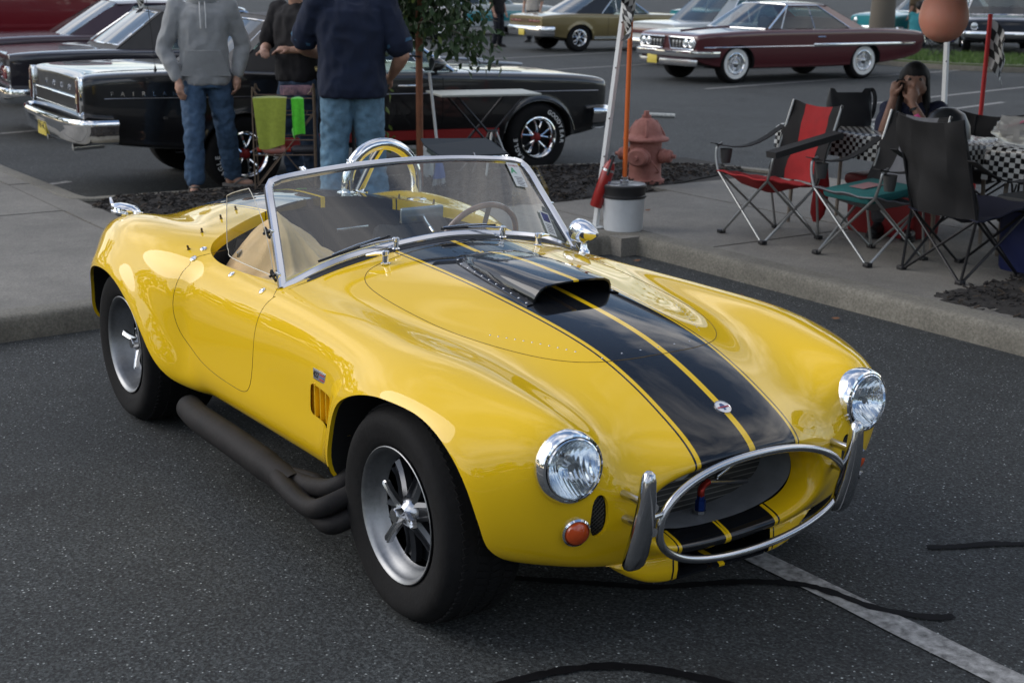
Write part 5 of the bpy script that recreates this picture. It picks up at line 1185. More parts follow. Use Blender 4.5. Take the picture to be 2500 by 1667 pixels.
c.bumper([tuple(q) for q in cr_spline([(-2.5, 1.0), (-2.75, .98), (-2.87, .8), (-2.9, 0), (-2.87, -.8), (-2.75, -.98), (-2.5, -1.0)], 4)], [(0, .40), (.03, .43), (.04, .5), (.03, .56), (0, .57), (-.03, .55)])
text('Coronet', 'wing_script', CHROME, c.root, .13, frame((-2.25, -.972, .70), (1, 0, 0), (0, 0, 1)), .003, shear=.4)
MAUVE = gloss('dark_maroon_paint', (.035, .012, .020))
c = Car('sedan_car', 'dark maroon hardtop with a pale roof sheen beyond the dark convertible', (-17.2, 5.2, 0), 83.5, MAUVE,
  [(2.5, .88, .84, .88, .40), (2.3, .94, .88, .91, .33), (1.5, .96, .92, .95, .28), (.6, .965, .94, .97, .27), (-.4, .965, .95, .975, .27), (-1.4, .965, .965, .985, .28), (-2.1, .955, .96, .985, .32), (-2.55, .94, .945, .97, .38), (-2.75, .92, .93, .95, .42)], [(1.49, .33), (-1.49, .33)], arch=.38)
for x in (1.49, -1.49):
    for sg in (1, -1): plain_wheel(c.root, x, -sg*.93, sg, .34, .21, .195, 'cap')
c.cabin(.62, .0, -1.0, -1.75, .92, .69, .965, 1.41, MAUVE, DGLASS, cpil=.45, trim=MAUVE)
REDP = gloss('red_panel_paint', (.16, .008, .014))
v = empty('panel_van', (-22.6, 3.2, 0), R(83.5)); tag(v, 'tall red panel van with an open rear doorway behind the dark cars', 'van')
mb = MB(); mb.box((0, 0, 1.25), (5.0, 2.0, 1.75), bev=.12); mb.build('body', REDP, v)
mb = MB(); mb.box((.0, -1.004, .92), (4.8, .012, .05)); mb.build('side_rib', REDP, v)
mb = MB(); mb.box((1.95, -1.006, 1.62), (.75, .014, .5), bev=.03); mb.build('cab_window', DGLASS, v)
mb = MB(); mb.box((2.75, 0, .85), (.9, 1.9, .75), bev=.15); mb.build('bonnet', REDP, v)
for x in (2.2, -1.5):
    for sg in (1, -1): plain_wheel(v, x, -sg*.98, sg, .38, .22, .2, 'cap')

# ---- maroon bubble-top with whitewalls
MAR = gloss('maroon_paint', (.070, .006, .010), .0, .3)
PA = (-15.37, 14.88); PB = (-15.10, 17.89)
ang = math.degrees(math.atan2(PA[1]-PB[1], PA[0]-PB[0]))
nrm = Vector((PA[1]-PB[1], -(PA[0]-PB[0]), 0)).normalized()      # right-hand side of the car
mid = Vector(((PA[0]+PB[0])/2, (PA[1]+PB[1])/2, 0))
c = Car('hardtop_car', 'maroon two-door hardtop with whitewall tyres and split grille', mid+nrm*.90, ang, MAR,
  [(2.36, .86, .80, .83, .44), (2.30, .92, .85, .87, .40), (2.0, .97, .88, .90, .32), (1.5, .985, .905, .935, .28), (.9, .985, .92, .955, .27), (.2, .985, .925, .955, .27), (-.6, .985, .925, .955, .27), (-1.5, .985, .93, .96, .29), (-2.2, .97, .915, .935, .34), (-2.75, .95, .88, .895, .42), (-2.95, .93, .85, .865, .50), (-3.0, .92, .83, .845, .54)],
  [(1.51, .33), (-1.51, .33)], arch=.375, pu=14, pv=10)
for x in (1.51, -1.51):
    for sg in (1, -1): plain_wheel(c.root, x, -sg*.90, sg, .345, .21, .19, 'wire', white=.075)
c.cabin(.85, .22, -.72, -1.55, .93, .66, .945, 1.365, MAR, DGLASS, cpil=.42, bpost=-.28)
c.line([(x, .64+.012*(x-1)*0) for x in np.linspace(2.25, -.2, 20)], 'side_spear', CHROME, .010, out_=.002)
for sg in (1, -1):
    mb = MB(); mb.box((-1.45, sg*.992, .655), (2.5, .022, .055), bev=.008); mb.build('side_spear', CHROME, c.root)
    c.line([(.72, z) for z in np.linspace(.88, .34, 9)], 'door_gap', SEAM2, .004, both=False) if sg > 0 else c.line([(-.62, z) for z in np.linspace(.88, .34, 9)], 'door_gap', SEAM2, .004, both=False)
    # split grille bay
    lp = [(sg*.06, .80), (sg*.80, .80), (sg*.86, .72), (sg*.80, .60), (sg*.13, .60)]
    mb = MB(); mb.prism(lp, 2.378, 2.384, 'X'); gb = mb.build('grille', MATTEBLK, c.root); mb = MB(); mb.tube([(2.388, y, z) for y, z in lp], .013, 8, closed=True); mb.build('grille_surround', CHROME, gb)
    for i in range(4): mb = MB(); mb.box((2.386, sg*(.2+.10*i), .69), (.010, .05, .11), bev=.003); mb.build('grille_bar', mat('dull_chrome', (.3, .31, .33), .3, 1.), gb)
    for y in (.58, .74): c.lamp(2.385, sg*y, .71, 1, .068, HLAMP)
    mb = MB(); mb.tube([(-.28, sg*.99, .80), (-.46, sg*.995, .80)], .012, 8); mb.build('door_handle', CHROME, c.root)
    mb = MB(); mb.tube([(-2.96, sg*.93, .86), (-3.02, sg*.93, .66)], .016, 8); mb.build('tail_trim', CHROME, c.root)
FB = [tuple(q) for q in cr_spline([(1.98, -1.015), (2.22, -1.01), (2.42, -.86), (2.50, -.3), (2.51, 0), (2.50, .3), (2.42, .86), (2.22, 1.01), (1.98, 1.015)], 4)]
c.bumper(FB, [(0, .47), (.03, .475), (.04, .52), (.035, .565), (0, .575), (-.03, .56)])
c.bumper([(x-.03, y*.96) for x, y in FB if abs(y) < .95], [(0, .31), (.02, .315), (.03, .36), (.02, .42), (0, .425), (-.03, .4)], 'lower_bumper', STEEL)
c.plate(2.53, -.25, .40, 1, '')
c.topline([(.95, y) for y in np.linspace(-.8, .8, 11)], 'bonnet_gap', SEAM2)
mb = MB(); mb.tube([(2.1, 0, .905), (1.4, 0, .955), (.98, 0, .965)], .012, 8); mb.build('bonnet_crease', MAR, c.root)
# ---- olive-gold coupe, tail on
GOLD = gloss('gold_paint', (.20, .155, .065), .35); TOPB = mat('dark_blue_vinyl', (.012, .018, .028), .5)
c = Car('coupe_car', 'olive-gold hardtop coupe with a dark roof seen from its tail', (-25.75, 20.2, 0), 82.5, GOLD,
  [(2.35, .86, .78, .82, .42), (2.2, .92, .82, .86, .36), (1.45, .94, .875, .91, .29), (.6, .94, .895, .925, .28), (-.2, .94, .895, .925, .28), (-.8, .945, .905, .935, .28), (-1.45, .95, .92, .945, .30), (-2.0, .93, .90, .93, .36), (-2.4, .90, .87, .89, .42), (-2.5, .885, .85, .87, .46)], [(1.46, .33), (-1.46, .33)], arch=.37, flare=.02)
for x in (1.46, -1.46):
    for sg in (1, -1): plain_wheel(c.root, x, -sg*.91, sg, .34, .21, .20, 'rally')
c.cabin(.62, .0, -.75, -1.55, .90, .68, .925, 1.36, TOPB, DGLASS, cpil=.75, bpost=-.35)
c.bumper([tuple(q) for q in cr_spline([(-2.2, .96), (-2.45, .94), (-2.55, .8), (-2.58, 0), (-2.55, -.8), (-2.45, -.94), (-2.2, -.96)], 4)], [(0, .38), (.02, .40), (.03, .5), (.04, .58), (.02, .62), (0, .62), (-.03, .58)])
mb = MB(); mb.box((-2.515, 0, .745), (.012, 1.5, .10)); tp = mb.build('tail_panel', mat('tail_gold_dark', (.10, .06, .03), .4, .4), c.root)
for sg in (1, -1):
    for i in range(3): mb = MB(); mb.box((-2.522, sg*(.30+.2*i), .745), (.01, .17, .035), bev=.004); mb.build('tail_lens', mat('tail_red', (.22, .012, .02), .2), tp)
c.plate(-2.62, 0, .47, -1, '')
c.line([(.55, z) for z in np.linspace(.85, .36, 8)], 'door_gap', SEAM2, .004); c.line([(-.65, z) for z in np.linspace(.85, .36, 8)], 'door_gap', SEAM2, .004)
for sg in (1, -1): mb = MB(); mb.box((0, sg*.935, .34), (2.1, .012, .07)); mb.build('rocker_trim', STEEL, c.root)
# ---- white sedan beyond the maroon car
WHT = gloss('white_car_paint', (.52, .55, .55)); 
c = Car('sedan_car', 'white sedan with a maroon tail parked beyond the maroon hardtop', (-19.7, 19.2, 0), 82.5, WHT,
  [(2.4, .86, .80, .84, .42), (2.2, .92, .84, .88, .36), (1.45, .94, .89, .92, .29), (.4, .945, .905, .93, .28), (-.6, .945, .905, .93, .28), (-1.45, .94, .915, .94, .30), (-2.1, .92, .90, .925, .36), (-2.45, .90, .87, .895, .42)], [(1.46, .33), (-1.46, .33)], arch=.37)
for x in (1.46, -1.46):
    for sg in (1, -1): plain_wheel(c.root, x, -sg*.90, sg, .34, .2, .19, 'cap')
c.cabin(.62, .05, -.95, -1.5, .90, .70, .925, 1.40, WHT, DGLASS, cpil=.4)
mb = MB(); mb.box((-2.47, 0, .72), (.03, 1.6, .12), bev=.01); mb.build('tail_panel', gloss('tail_maroon', (.09, .012, .015)), c.root)
c.bumper([tuple(q) for q in cr_spline([(-2.2, .96), (-2.45, .94), (-2.55, .8), (-2.58, 0), (-2.55, -.8), (-2.45, -.94), (-2.2, -.96)], 4)], [(0, .42), (.03, .45), (.035, .52), (.02, .57), (0, .57), (-.03, .55)])
c.plate(-2.61, 0, .48, -1, '')
# ================================================================ people
from mathutils import noise as mnoise
def V3(*a): return Vector(a)
class Flesh:
    """limbs and volumes fused into one continuous skin by a voxel remesh"""
    def __init__(s): s.mb = MB()
    def limb(s, pts, rs, n=14, squash=None):
        s.mb.tube(pts, rs, n, squash=squash)
        for p, r in zip(pts, rs): s.mb.ball(p, r*.995, 12, 8)
    def ball(s, c, r): s.mb.ball(c, r, 16, 12)
    def rings(s, rows, n=20, e=.85):
        P = []
        for c, rx, ry in rows:
            P.append([(c[0]+rx*math.copysign(abs(math.cos(a))**e, math.cos(a)), c[1]+ry*math.copysign(abs(math.sin(a))**e, math.sin(a)), c[2]) for a in np.linspace(0, 2*math.pi, n, endpoint=False)])
        s.mb.grid(np.array(P), closev=True); s.mb.add(P[0], [tuple(range(n))]); s.mb.add(P[-1], [tuple(range(n))])
    def hand(s, w, d, palm, curl=.3, side=1):
        """w wrist, d pointing direction, palm = direction the palm faces, side=+1 thumb on d x palm side"""
        d = Vector(d).normalized(); q = Vector(palm); q = (q-d*q.dot(d)).normalized(); t = d.cross(q)*side; w = Vector(w)
        s.limb([w, w+d*.045, w+d*.085], [.026, .034, .032], 10, squash=None)
        s.ball(w+d*.06+t*.012, .030); s.ball(w+d*.06-t*.015, .029)
        for k, (o_, L) in enumerate([(.030, .070), (.010, .080), (-.010, .074), (-.029, .058)]):
            b = w+d*.088+t*o_; c1 = curl*(1+.15*k)
            m1 = b+(d*math.cos(c1*.6)+q*math.sin(c1*.6))*L*.45; m2 = m1+(d*math.cos(c1*1.6)+q*math.sin(c1*1.6))*L*.32; m3 = m2+(d*math.cos(c1*2.4)+q*math.sin(c1*2.4))*L*.25
            s.limb([b, m1, m2, m3], [.0105, .0098, .0092, .008], 8)
        b = w+d*.03+t*.026; m1 = b+(d*.6+t*.7+q*.3).normalized()*.042; s.limb([b, m1, m1+(d*.9+t*.25+q*.35).normalized()*.032], [.014, .0115, .009], 8)
    def head(s, c, fwd, h=.235, tilt=0.):
        """c = centre of the skull"""
        f = Vector(fwd).normalized(); u = V3(0, 0, 1); l = u.cross(f); c = Vector(c)
        for off, r in [((.0, 0, .02), .092), ((-.03, 0, .025), .09), ((.035, 0, -.02), .074), ((.045, 0, -.065), .052), ((.06, 0, -.09), .032), ((.02, .035, -.05), .05), ((.02, -.035, -.05), .05)]:
            s.ball(c+f*off[0]+l*off[1]+u*off[2], r)
        s.limb([c+f*.095+u*.012, c+f*.112-u*.022], [.010, .015], 8); s.ball(c+f*.104-u*.028+l*.012, .009); s.ball(c+f*.104-u*.028-l*.012, .009)
        s.limb([c+f*.094-u*.055+l*.02, c+f*.101-u*.055, c+f*.094-u*.055-l*.02], [.007, .009, .007], 8)
        for sg in (1, -1): s.ball(c+l*sg*.083-f*.005-u*.005, (.017, .012, .03)); s.ball(c+f*.084+l*sg*.034+u*.022, .014)
        s.limb([c-u*.07-f*.015, c-u*.17-f*.03], [.056, .06], 12)
    def done(s, name, m, parent, voxel=.012, smooth=6, folds=None):
        o = s.mb.build(name, m, None, fixn=False)
        md = o.modifiers.new('r', 'REMESH'); md.mode = 'VOXEL'; md.voxel_size = voxel
        ms = o.modifiers.new('s', 'SMOOTH'); ms.iterations = smooth; ms.factor = .5
        dg = bpy.context.evaluated_depsgraph_get(); me = bpy.data.meshes.new_from_object(o.evaluated_get(dg)); old = o.data; o.modifiers.clear(); o.data = me; bpy.data.meshes.remove(old); me.name = name
        if folds:
            amp, sx, sz = folds; n = len(me.vertices); co = np.empty(n*3); me.vertices.foreach_get('co', co); co = co.reshape(-1, 3); no = np.empty(n*3); me.vertices.foreach_get('normal', no); no = no.reshape(-1, 3)
            d_ = np.array([mnoise.noise(Vector((p[0]*sx, p[1]*sx, p[2]*sz)))+.5*mnoise.noise(Vector((p[0]*sx*2.3+5, p[1]*sx*2.3, p[2]*sz*2.1))) for p in co])
            ridg = 1-np.abs(d_)*2
            co = co+no*(amp*ridg)[:, None]; me.vertices.foreach_set('co', co.ravel())
        if not me.materials: me.materials.append(m)
        me.polygons.foreach_set('use_smooth', [True]*len(me.polygons)); me.update(); o.parent = parent; return o
def jeans_m(name, c): return mat(name, c, .85, noise=(18, .30), bump=(300, .3))
def person(name, label, loc, head, J, top_m, leg_m, skin=SKIN, hair=None, sleeve='long', bulk=1., voxel=.012, shoes='shoe', shoe_m=None, face=True, hair_len=0., top_name='shirt', cat='person', group=None, untuck=.0):
    root = empty(name, loc, R(head)); tag(root, label, cat, group)
    g = lambda k_: Vector(J[k_])
    pel, che, nec, hd = g('pelvis'), g('chest'), g('neck'), g('head')
    B = Flesh()
    B.rings([(pel+V3(0, 0, -.10), .09*bulk, .13*bulk), (pel+V3(0, 0, .02), .10*bulk, .15*bulk), (pel.lerp(che, .45), .095*bulk, .135*bulk), (che, .105*bulk, .155*bulk), (nec+V3(0, 0, -.06), .06, .11), (nec, .05, .055)])
    B.head(hd, J.get('look', (1, 0, 0))); B.limb([nec+V3(0, 0, -.05), hd+V3(0, 0, -.08)], [.06, .055])
    for sd_ in 'LR':
        sh, el, wr = g('sh'+sd_), g('el'+sd_), g('wr'+sd_); hp, kn, an, to = g('hp'+sd_), g('kn'+sd_), g('an'+sd_), g('to'+sd_)
        B.limb([che.lerp(sh, .5)+V3(0, 0, .02), sh, sh.lerp(el, .5), el], [.06, .055*bulk, .047*bulk, .040*bulk]); B.limb([el, el.lerp(wr, .35), wr], [.040*bulk, .041*bulk, .027])
        hd_, pm = J.get('hand'+sd_, ((wr-el), (1, 0, 0))); B.hand(wr, hd_, pm, J.get('curl'+sd_, .35), 1 if sd_ == 'L' else -1)
        B.limb([hp, hp.lerp(kn, .5), kn], [.085*bulk, .07*bulk, .055]); B.limb([kn, kn.lerp(an, .3), an], [.053, .056, .038])
        d = (to-an); d.z = 0; d.normalize(); B.limb([an+V3(0, 0, -.02), an+d*.05+V3(0, 0, -.045), to], [.038, .034, .026]); B.ball(an-d*.03+V3(0, 0, -.045), .032)
    B.done('body', skin, root, voxel*.62, 3)
    T = Flesh(); lo = pel+V3(0, 0, J.get('hem', -.08))
    T.rings([(lo, .135*bulk, .185*bulk), (lo+V3(0, 0, .06), .145*bulk, .195*bulk), (pel.lerp(che, .4), .135*bulk, .18*bulk), (che, .135*bulk, .195*bulk), (che.lerp(nec, .5)+V3(0, 0, .0), .115*bulk, .19*bulk), (nec+V3(0, 0, -.05), .075, .12), (nec+V3(0, 0, -.01), .066, .07)])
    for sd_ in 'LR':
        sh, el, wr = g('sh'+sd_), g('el'+sd_), g('wr'+sd_)
        if sleeve == 'long': T.limb([che.lerp(sh, .6)+V3(0, 0, .03), sh, sh.lerp(el, .5), el, el.lerp(wr, .5), el.lerp(wr, .93)], [.07, .073*bulk, .066*bulk, .062*bulk, .058*bulk, .042])
        else: T.limb([che.lerp(sh, .6)+V3(0, 0, .03), sh, sh.lerp(el, .45), sh.lerp(el, .78)], [.075, .076*bulk, .074*bulk, .076*bulk])
    top = T.done(top_name, top_m, root, voxel, 5, folds=(.011, 8, 6))
    L = Flesh()
    L.rings([(pel+V3(0, 0, .06), .118*bulk, .155*bulk), (pel+V3(0, 0, -.03), .128*bulk, .172*bulk), (pel+V3(0, 0, -.12), .12*bulk, .165*bulk)])
    for sd_ in 'LR':
        hp, kn, an = g('hp'+sd_), g('kn'+sd_), g('an'+sd_)
        L.limb([hp+V3(0, 0, .02), hp.lerp(kn, .5), kn, kn.lerp(an, .5), an+V3(0, 0, .03)], [.098*bulk, .089*bulk, .077*bulk, .072*bulk, .072*bulk])
    L.done('trousers', leg_m, root, voxel, 4, folds=(.011, 9, 11))
    for sd_ in 'LR':
        an, to = g('an'+sd_), g('to'+sd_); d = (to-an); d.z = 0; d.normalize(); s_ = V3(-d.y, d.x, 0); z0 = to.z-.032
        mb = MB(); P = []
        for t, w_ in [(-.085, .024), (-.06, .038), (.0, .036), (.08, .042), (.14, .048), (.185, .040), (.205, .02)]: P.append([an+d*t+s_*w_+V3(0, 0, z0-an.z), an+d*t-s_*w_+V3(0, 0, z0-an.z), an+d*t-s_*w_*1.0+V3(0, 0, z0-an.z+.024), an+d*t+s_*w_*1.0+V3(0, 0, z0-an.z+.024)])
        mb.grid(np.array([[tuple(q) for q in r_] for r_ in P]), closev=True); mb.add(P[0], [(0, 1, 2, 3)]); mb.add(P[-1], [(0, 1, 2, 3)]); sole = mb.build('shoe_sole', shoe_m or BLACKP, root)
        if shoes == 'flip':
            for sg in (1, -1): mb = MB(); mb.tube([an+d*.135+V3(0, 0, z0-an.z+.062), an+d*.09+s_*sg*.03+V3(0, 0, z0-an.z+.062), an+d*.03+s_*sg*.042+V3(0, 0, z0-an.z+.02)], .008, 8); mb.build('strap', shoe_m or BLACKP, sole)
        else:
            S = Flesh(); S.limb([an+V3(0, 0, -.02), an+d*.05+V3(0, 0, -.045), to+d*.0], [.046, .046, .040]); S.ball(an-d*.035+V3(0, 0, -.045), .042); S.done('shoe_upper', shoe_m or BLACKP, root, .012, 3)
    if hair:
        H = Flesh(); f = Vector(J.get('look', (1, 0, 0))).normalized(); l = V3(0, 0, 1).cross(f)
        for o_, r in [((-.022, 0, .030), .097), ((.004, 0, .045), .088), ((-.045, 0, .0), .092), ((-.02, .012, .02), .094), ((-.02, -.012, .02), .094)]: H.ball(hd+f*o_[0]+l*o_[1]+V3(0, 0, o_[2]), r)
        if hair_len:
            for sg in (-1, -.6, -.2, .2, .6, 1): H.limb([hd-f*.045+l*sg*.07+V3(0, 0, .02), hd-f*.065+l*sg*.085+V3(0, 0, -.12), hd-f*.06+l*sg*.10+V3(0, 0, -.22), hd-f*.03+l*sg*.115+V3(0, 0, -hair_len)], [.034, .034, .032, .020])
            for sg in (-1, 1): H.limb([hd+f*.050+l*sg*.045+V3(0, 0, .078), hd+f*.040+l*sg*.074+V3(0, 0, .03), hd+f*.012+l*sg*.083+V3(0, 0, -.05), hd+f*.01+l*sg*.092+V3(0, 0, -.16), hd+f*.03+l*sg*.105+V3(0, 0, -hair_len)], [.016, .017, .019, .024, .018])
        H.done('hair', hair, root, .011, 3)
    if face:
        f = Vector(J.get('look', (1, 0, 0))).normalized(); l = V3(0, 0, 1).cross(f)
        for sg in (1, -1): mb = MB(); mb.ball(hd+f*.087+l*sg*.034+V3(0, 0, .022), .0125, 12, 8); mb.build('eye', mat('eye_dark', (.05, .035, .03), .15), root)
    return root, top
HAIRB = mat('black_hair', (.006, .005, .005), .7, noise=(60, .4)); HAIRG = mat('grey_hair', (.12, .11, .10), .6)
def stand(h=1.0, footR=(.0, -.12), footL=(.0, .12), shw=.20, lean=0., elR=None, wrR=None, elL=None, wrL=None, turn=0., **kw):
    J = dict(pelvis=(0, 0, .94*h), chest=(lean*.5, 0, 1.27*h), neck=(lean, 0, 1.50*h), head=(lean+.03, 0, 1.66*h), hem=kw.pop('hem', -.08))
    for sd_, sg, ft, e_, w_ in (('R', -1, footR, elR, wrR), ('L', 1, footL, elL, wrL)):
        J['sh'+sd_] = (lean*.9, sg*shw, 1.43*h); J['el'+sd_] = e_ or (lean*.6-.03, sg*(shw+.07), 1.13*h); J['wr'+sd_] = w_ or (lean*.5+.06, sg*(shw+.06), .88*h)
        J['hp'+sd_] = (0, sg*.095, .88*h); k_ = kw.get('knee'+sd_); J['kn'+sd_] = k_ or (ft[0]*.5+.03, sg*.095*.45+ft[1]*.55, .49*h); J['an'+sd_] = (ft[0]-.05, ft[1], .09); d = kw.get('toe'+sd_, (.15, sg*.03)); J['to'+sd_] = (ft[0]-.05+d[0], ft[1]+d[1], .035)
        for q in ('hand'+sd_, 'curl'+sd_):
            if q in kw: J[q] = kw[q]
    if 'look' in kw: J['look'] = kw['look']
    return J
GREYK = mat('grey_sweatshirt', (.27, .28, .285), .95, noise=(9, .12), bump=(350, .25), sheen=.4)
J = stand(1.02, (.18, -.12), (-.17, .19), elR=(.02, -.31, 1.13), wrR=(.13, -.21, .90), elL=(-.05, .31, 1.15), wrL=(.05, .25, .93), toeL=(.07, .14), toeR=(.15, -.02), handR=((.25, .1, -.95), (-.6, .7, 0)), handL=((.05, -.05, -1), (0, -1, 0)), hem=-.10)
man, top = person('person', 'person in grey hooded sweatshirt, blue jeans and flip-flops facing the roadster', (-7.42, 1.68, .12), -21, J, GREYK, jeans_m('blue_denim', (.05, .095, .165)), sleeve='long', shoes='flip', shoe_m=mat('flipflop_grey', (.16, .15, .14), .8), hair=HAIRG, bulk=1.03, top_name='sweatshirt')
P = [[(.145+.016*math.cos((v-.5)*3)-.03*(1-u), (v-.5)*.40*(1-.38*u), .93+.20*u) for v in np.linspace(0, 1, 13)] for u in np.linspace(0, 1, 8)]
mb = MB(); mb.grid(np.array(P)+np.array([.012, 0, .0])); mb.build('front_pocket', GREYK, man, solid=.012)
for sg in (1, -1): mb = MB(); mb.tube([(.10, sg*.02, 1.50), (.155, sg*.022, 1.42), (.165, sg*.02, 1.30)], .0045, 6); mb.build('drawstring', mat('cord_white', (.55, .56, .56), .8), man)
mb = MB(); mb.lathe([(.10, 0), (.12, .03), (.115, .08), (.09, .10)], 20, c=(-.03, 0, 1.47)); mb.build('hood', GREYK, man)
NAVY = mat('navy_polo', (.006, .012, .032), .9, noise=(7, .2), bump=(300, .2))
J = stand(1.05, (.0, -.16), (.0, .16), shw=.235, elR=(-.05, -.36, 1.15), wrR=(.16, -.30, .98), elL=(.16, .34, 1.20), wrL=(.40, .20, 1.12), hem=-.13, handL=((.8, -.5, 0), (0, 0, -1)), handR=((.8, .4, -.3), (0, .6, -.6)))
man2, top = person('person', 'heavy-set person in navy polo shirt and pale jeans with back to the roadster', (-5.66, 2.075, .14), 158, J, NAVY, jeans_m('pale_denim', (.10, .19, .27)), sleeve='short', hair=HAIRG, bulk=1.27, top_name='polo_shirt', shoe_m=mat('white_trainer', (.4, .4, .4), .7))
for sd_ in 'LR':
    sh, el = Vector(J['sh'+sd_]), Vector(J['el'+sd_]); a = sh.lerp(el, .74); b = sh.lerp(el, .80); mb = MB(); mb.tube([a, b], [.1005, .1005], 24, caps=False); mb.build('sleeve_band', mat('sleeve_blue', (.03, .09, .16), .9), top)
BLKT = mat('black_tshirt', (.006, .006, .008), .9)
J = stand(1.0, elR=(.06, -.30, 1.13), wrR=(.30, -.10, 1.10), elL=(-.02, .29, 1.14), wrL=(.20, .12, 1.12), handR=((.6, .8, 0), (0, 0, -1)), handL=((.7, -.7, 0), (0, 0, -1)))
person('person', 'person in black t-shirt with folded forearms behind the wire cart', (-7.42, 2.50, .12), -70, J, BLKT, jeans_m('dark_denim', (.03, .055, .10)), sleeve='short', hair=HAIRG, bulk=1.08)
# woman on the phone at the table
SKIN2 = mat('tan_skin', (.27, .145, .10), .5)
z0 = .30
J = dict(pelvis=(0, 0, z0+.08), chest=(.10, 0, z0+.40), neck=(.17, 0, z0+.60), head=(.22, 0, z0+.745), look=(1, .25, -.12), hem=-.05,
  shR=(.14, -.17, z0+.54), elR=(.36, -.17, z0+.34), wrR=(.345, -.105, z0+.63), shL=(.14, .17, z0+.54), elL=(.40, .20, z0+.36), wrL=(.375, .03, z0+.60),
  hpR=(.02, -.09, z0+.05), knR=(.42, -.11, z0+.06), anR=(.44, -.11, .09), toR=(.60, -.12, .035), hpL=(.02, .09, z0+.05), knL=(.42, .11, z0+.06), anL=(.44, .11, .09), toL=(.60, .12, .035), handR=((-.15, .05, 1), (-.5, .8, 0)), handL=((-.25, -.05, 1), (-.9, -.2, .0)), curlR=.9, curlL=.9)
wom, top = person('person', 'person with long black hair holding a phone at the chequered table', (-3.25, 5.28, .13), -62, J, mat('dark_blue_top', (.012, .016, .04), .85), mat('grey_trousers', (.05, .05, .055), .85), skin=SKIN2, sleeve='short', hair=HAIRB, hair_len=.36, bulk=.86, voxel=.010)
mb = MB(); mb.tube([Vector(J['wrL'])+V3(.008, .035, -.075), Vector(J['wrL'])+V3(.012, .055, -.105)], [.036, .039], 16, caps=False); mb.build('wristband', mat('pink_band', (.75, .08, .30), .5), wom)
mb = MB(); mb.tube([Vector(J['wrL'])+V3(.002, .014, -.028), Vector(J['wrL'])+V3(.004, .020, -.045)], .034, 16, caps=False); mb.build('watch_strap', BLACKP, wom)
ph = Vector((-3.25, 5.28, .13))+Matrix.Rotation(R(-62), 3, 'Z') @ V3(.325, -.075, z0+.70)
mb = MB(); mb.box(ph, (.012, .06, .12), Matrix.Rotation(R(-30), 3, 'Z') @ Matrix.Rotation(.3, 3, 'Y'), .004); tag(mb.build('mobile_phone', BLACKP, None), 'black mobile phone held to the ear of the person at the table', 'phone')
# far visitors
for (x, y, hd_, tm, lm, lab, kw) in [((-27.9), 18.1, 20, BLKT, mat('dark_shorts', (.012, .014, .02), .9), 'person in black t-shirt standing behind the gold coupe', {}),
    (-29.6, 20.4, -60, mat('beige_shirt', (.40, .37, .33), .9), mat('dark_shorts', (.012, .014, .02), .9), 'person in beige shirt beyond the gold coupe', {}),
    (-22.9, 27.2, -100, mat('lime_shirt', (.22, .27, .04), .9), mat('khaki', (.2, .17, .11), .9), 'person in lime shirt beside the tree trunk', {}),
    (-22.4, 27.9, 200, mat('brown_shirt', (.10, .07, .04), .9), mat('khaki', (.2, .17, .11), .9), 'person in brown shirt carrying a white bag', {})]:
    person('person', lab, (x, y, 0), hd_, stand(1.0), tm, lm, sleeve='short', hair=HAIRB, voxel=.022, face=False)
JS = dict(J); person('person', 'person in turquoise shirt seated with back turned beyond the maroon hardtop', (-20.2, 25.4, .14), 120, JS, mat('turquoise_shirt', (.02, .16, .19), .9), mat('dark_shorts', (.012, .014, .02), .9), sleeve='short', hair=HAIRB, voxel=.022, face=False)
# ================================================================ things on the walk
Z0 = KZ
# ---- fire hydrant
HY = mat('faded_red_paint', (.30, .105, .085), .75, noise=(14, .2, (.38, .17, .14)), bump=(80, .25))
h = tag(empty('fire_hydrant', (-5.93, 5.03, Z0), R(-62)), 'faded red fire hydrant standing in the bark mulch', 'hydrant')
mb = MB(); mb.lathe([tuple(q) for q in [(.0, 0), (.135, 0), (.135, .03), (.118, .035), (.112, .06), (.108, .30), (.112, .355), (.155, .36), (.160, .372), (.155, .385), (.118, .39)]], 36); mb.build('barrel', HY, h, angle=35)
mb = MB(); mb.lathe([tuple(q) for q in cr_spline([(.150, .385), (.118, .41), (.105, .45), (.082, .505), (.05, .54), (.032, .552)], 4)]+[(.032, .575), (.0, .575)], 36); bn = mb.build('bonnet', HY, h, angle=40)
mb = MB(); mb.lathe([(0, .57), (.022, .57), (.019, .61), (0, .61)], 5); mb.build('operating_nut', HY, bn, angle=20)
for k in range(4): a = k*math.pi/2+.4; mb = MB(); mb.tube([(.125*math.cos(a), .125*math.sin(a), .40), (.098*math.cos(a), .098*math.sin(a), .46), (.06*math.cos(a), .06*math.sin(a), .53)], .012, 8); mb.build('bonnet_rib', HY, bn)
for a, rr, L in ((R(5), .072, .185), (R(95), .055, .165), (R(-85), .055, .165)):
    Rm = Matrix.Rotation(a, 3, 'Z') @ Matrix.Rotation(R(90), 3, 'Y'); mb = MB(); mb.lathe([(rr*.8, .09), (rr*.8, L-.06), (rr*1.12, L-.055), (rr*1.12, L-.03), (rr, L-.025), (rr, L+.01), (rr*.85, L+.02), (rr*.35, L+.022), (.018, L+.022), (.016, L+.05), (0, L+.05)], 28, c=(0, 0, .235), rot=Rm); mb.build('outlet', HY, h, angle=35)
ch = MB(); ch.tube([(.0+.10*math.cos(t)*1.2+.05, .11+.04*math.sin(2*t), .22-.12*math.sin(t)) for t in np.linspace(0, 3.1, 12)], .006, 6); ch.build('cap_chain', HY, h)
h.scale = (1.25, 1.25, 1.0)
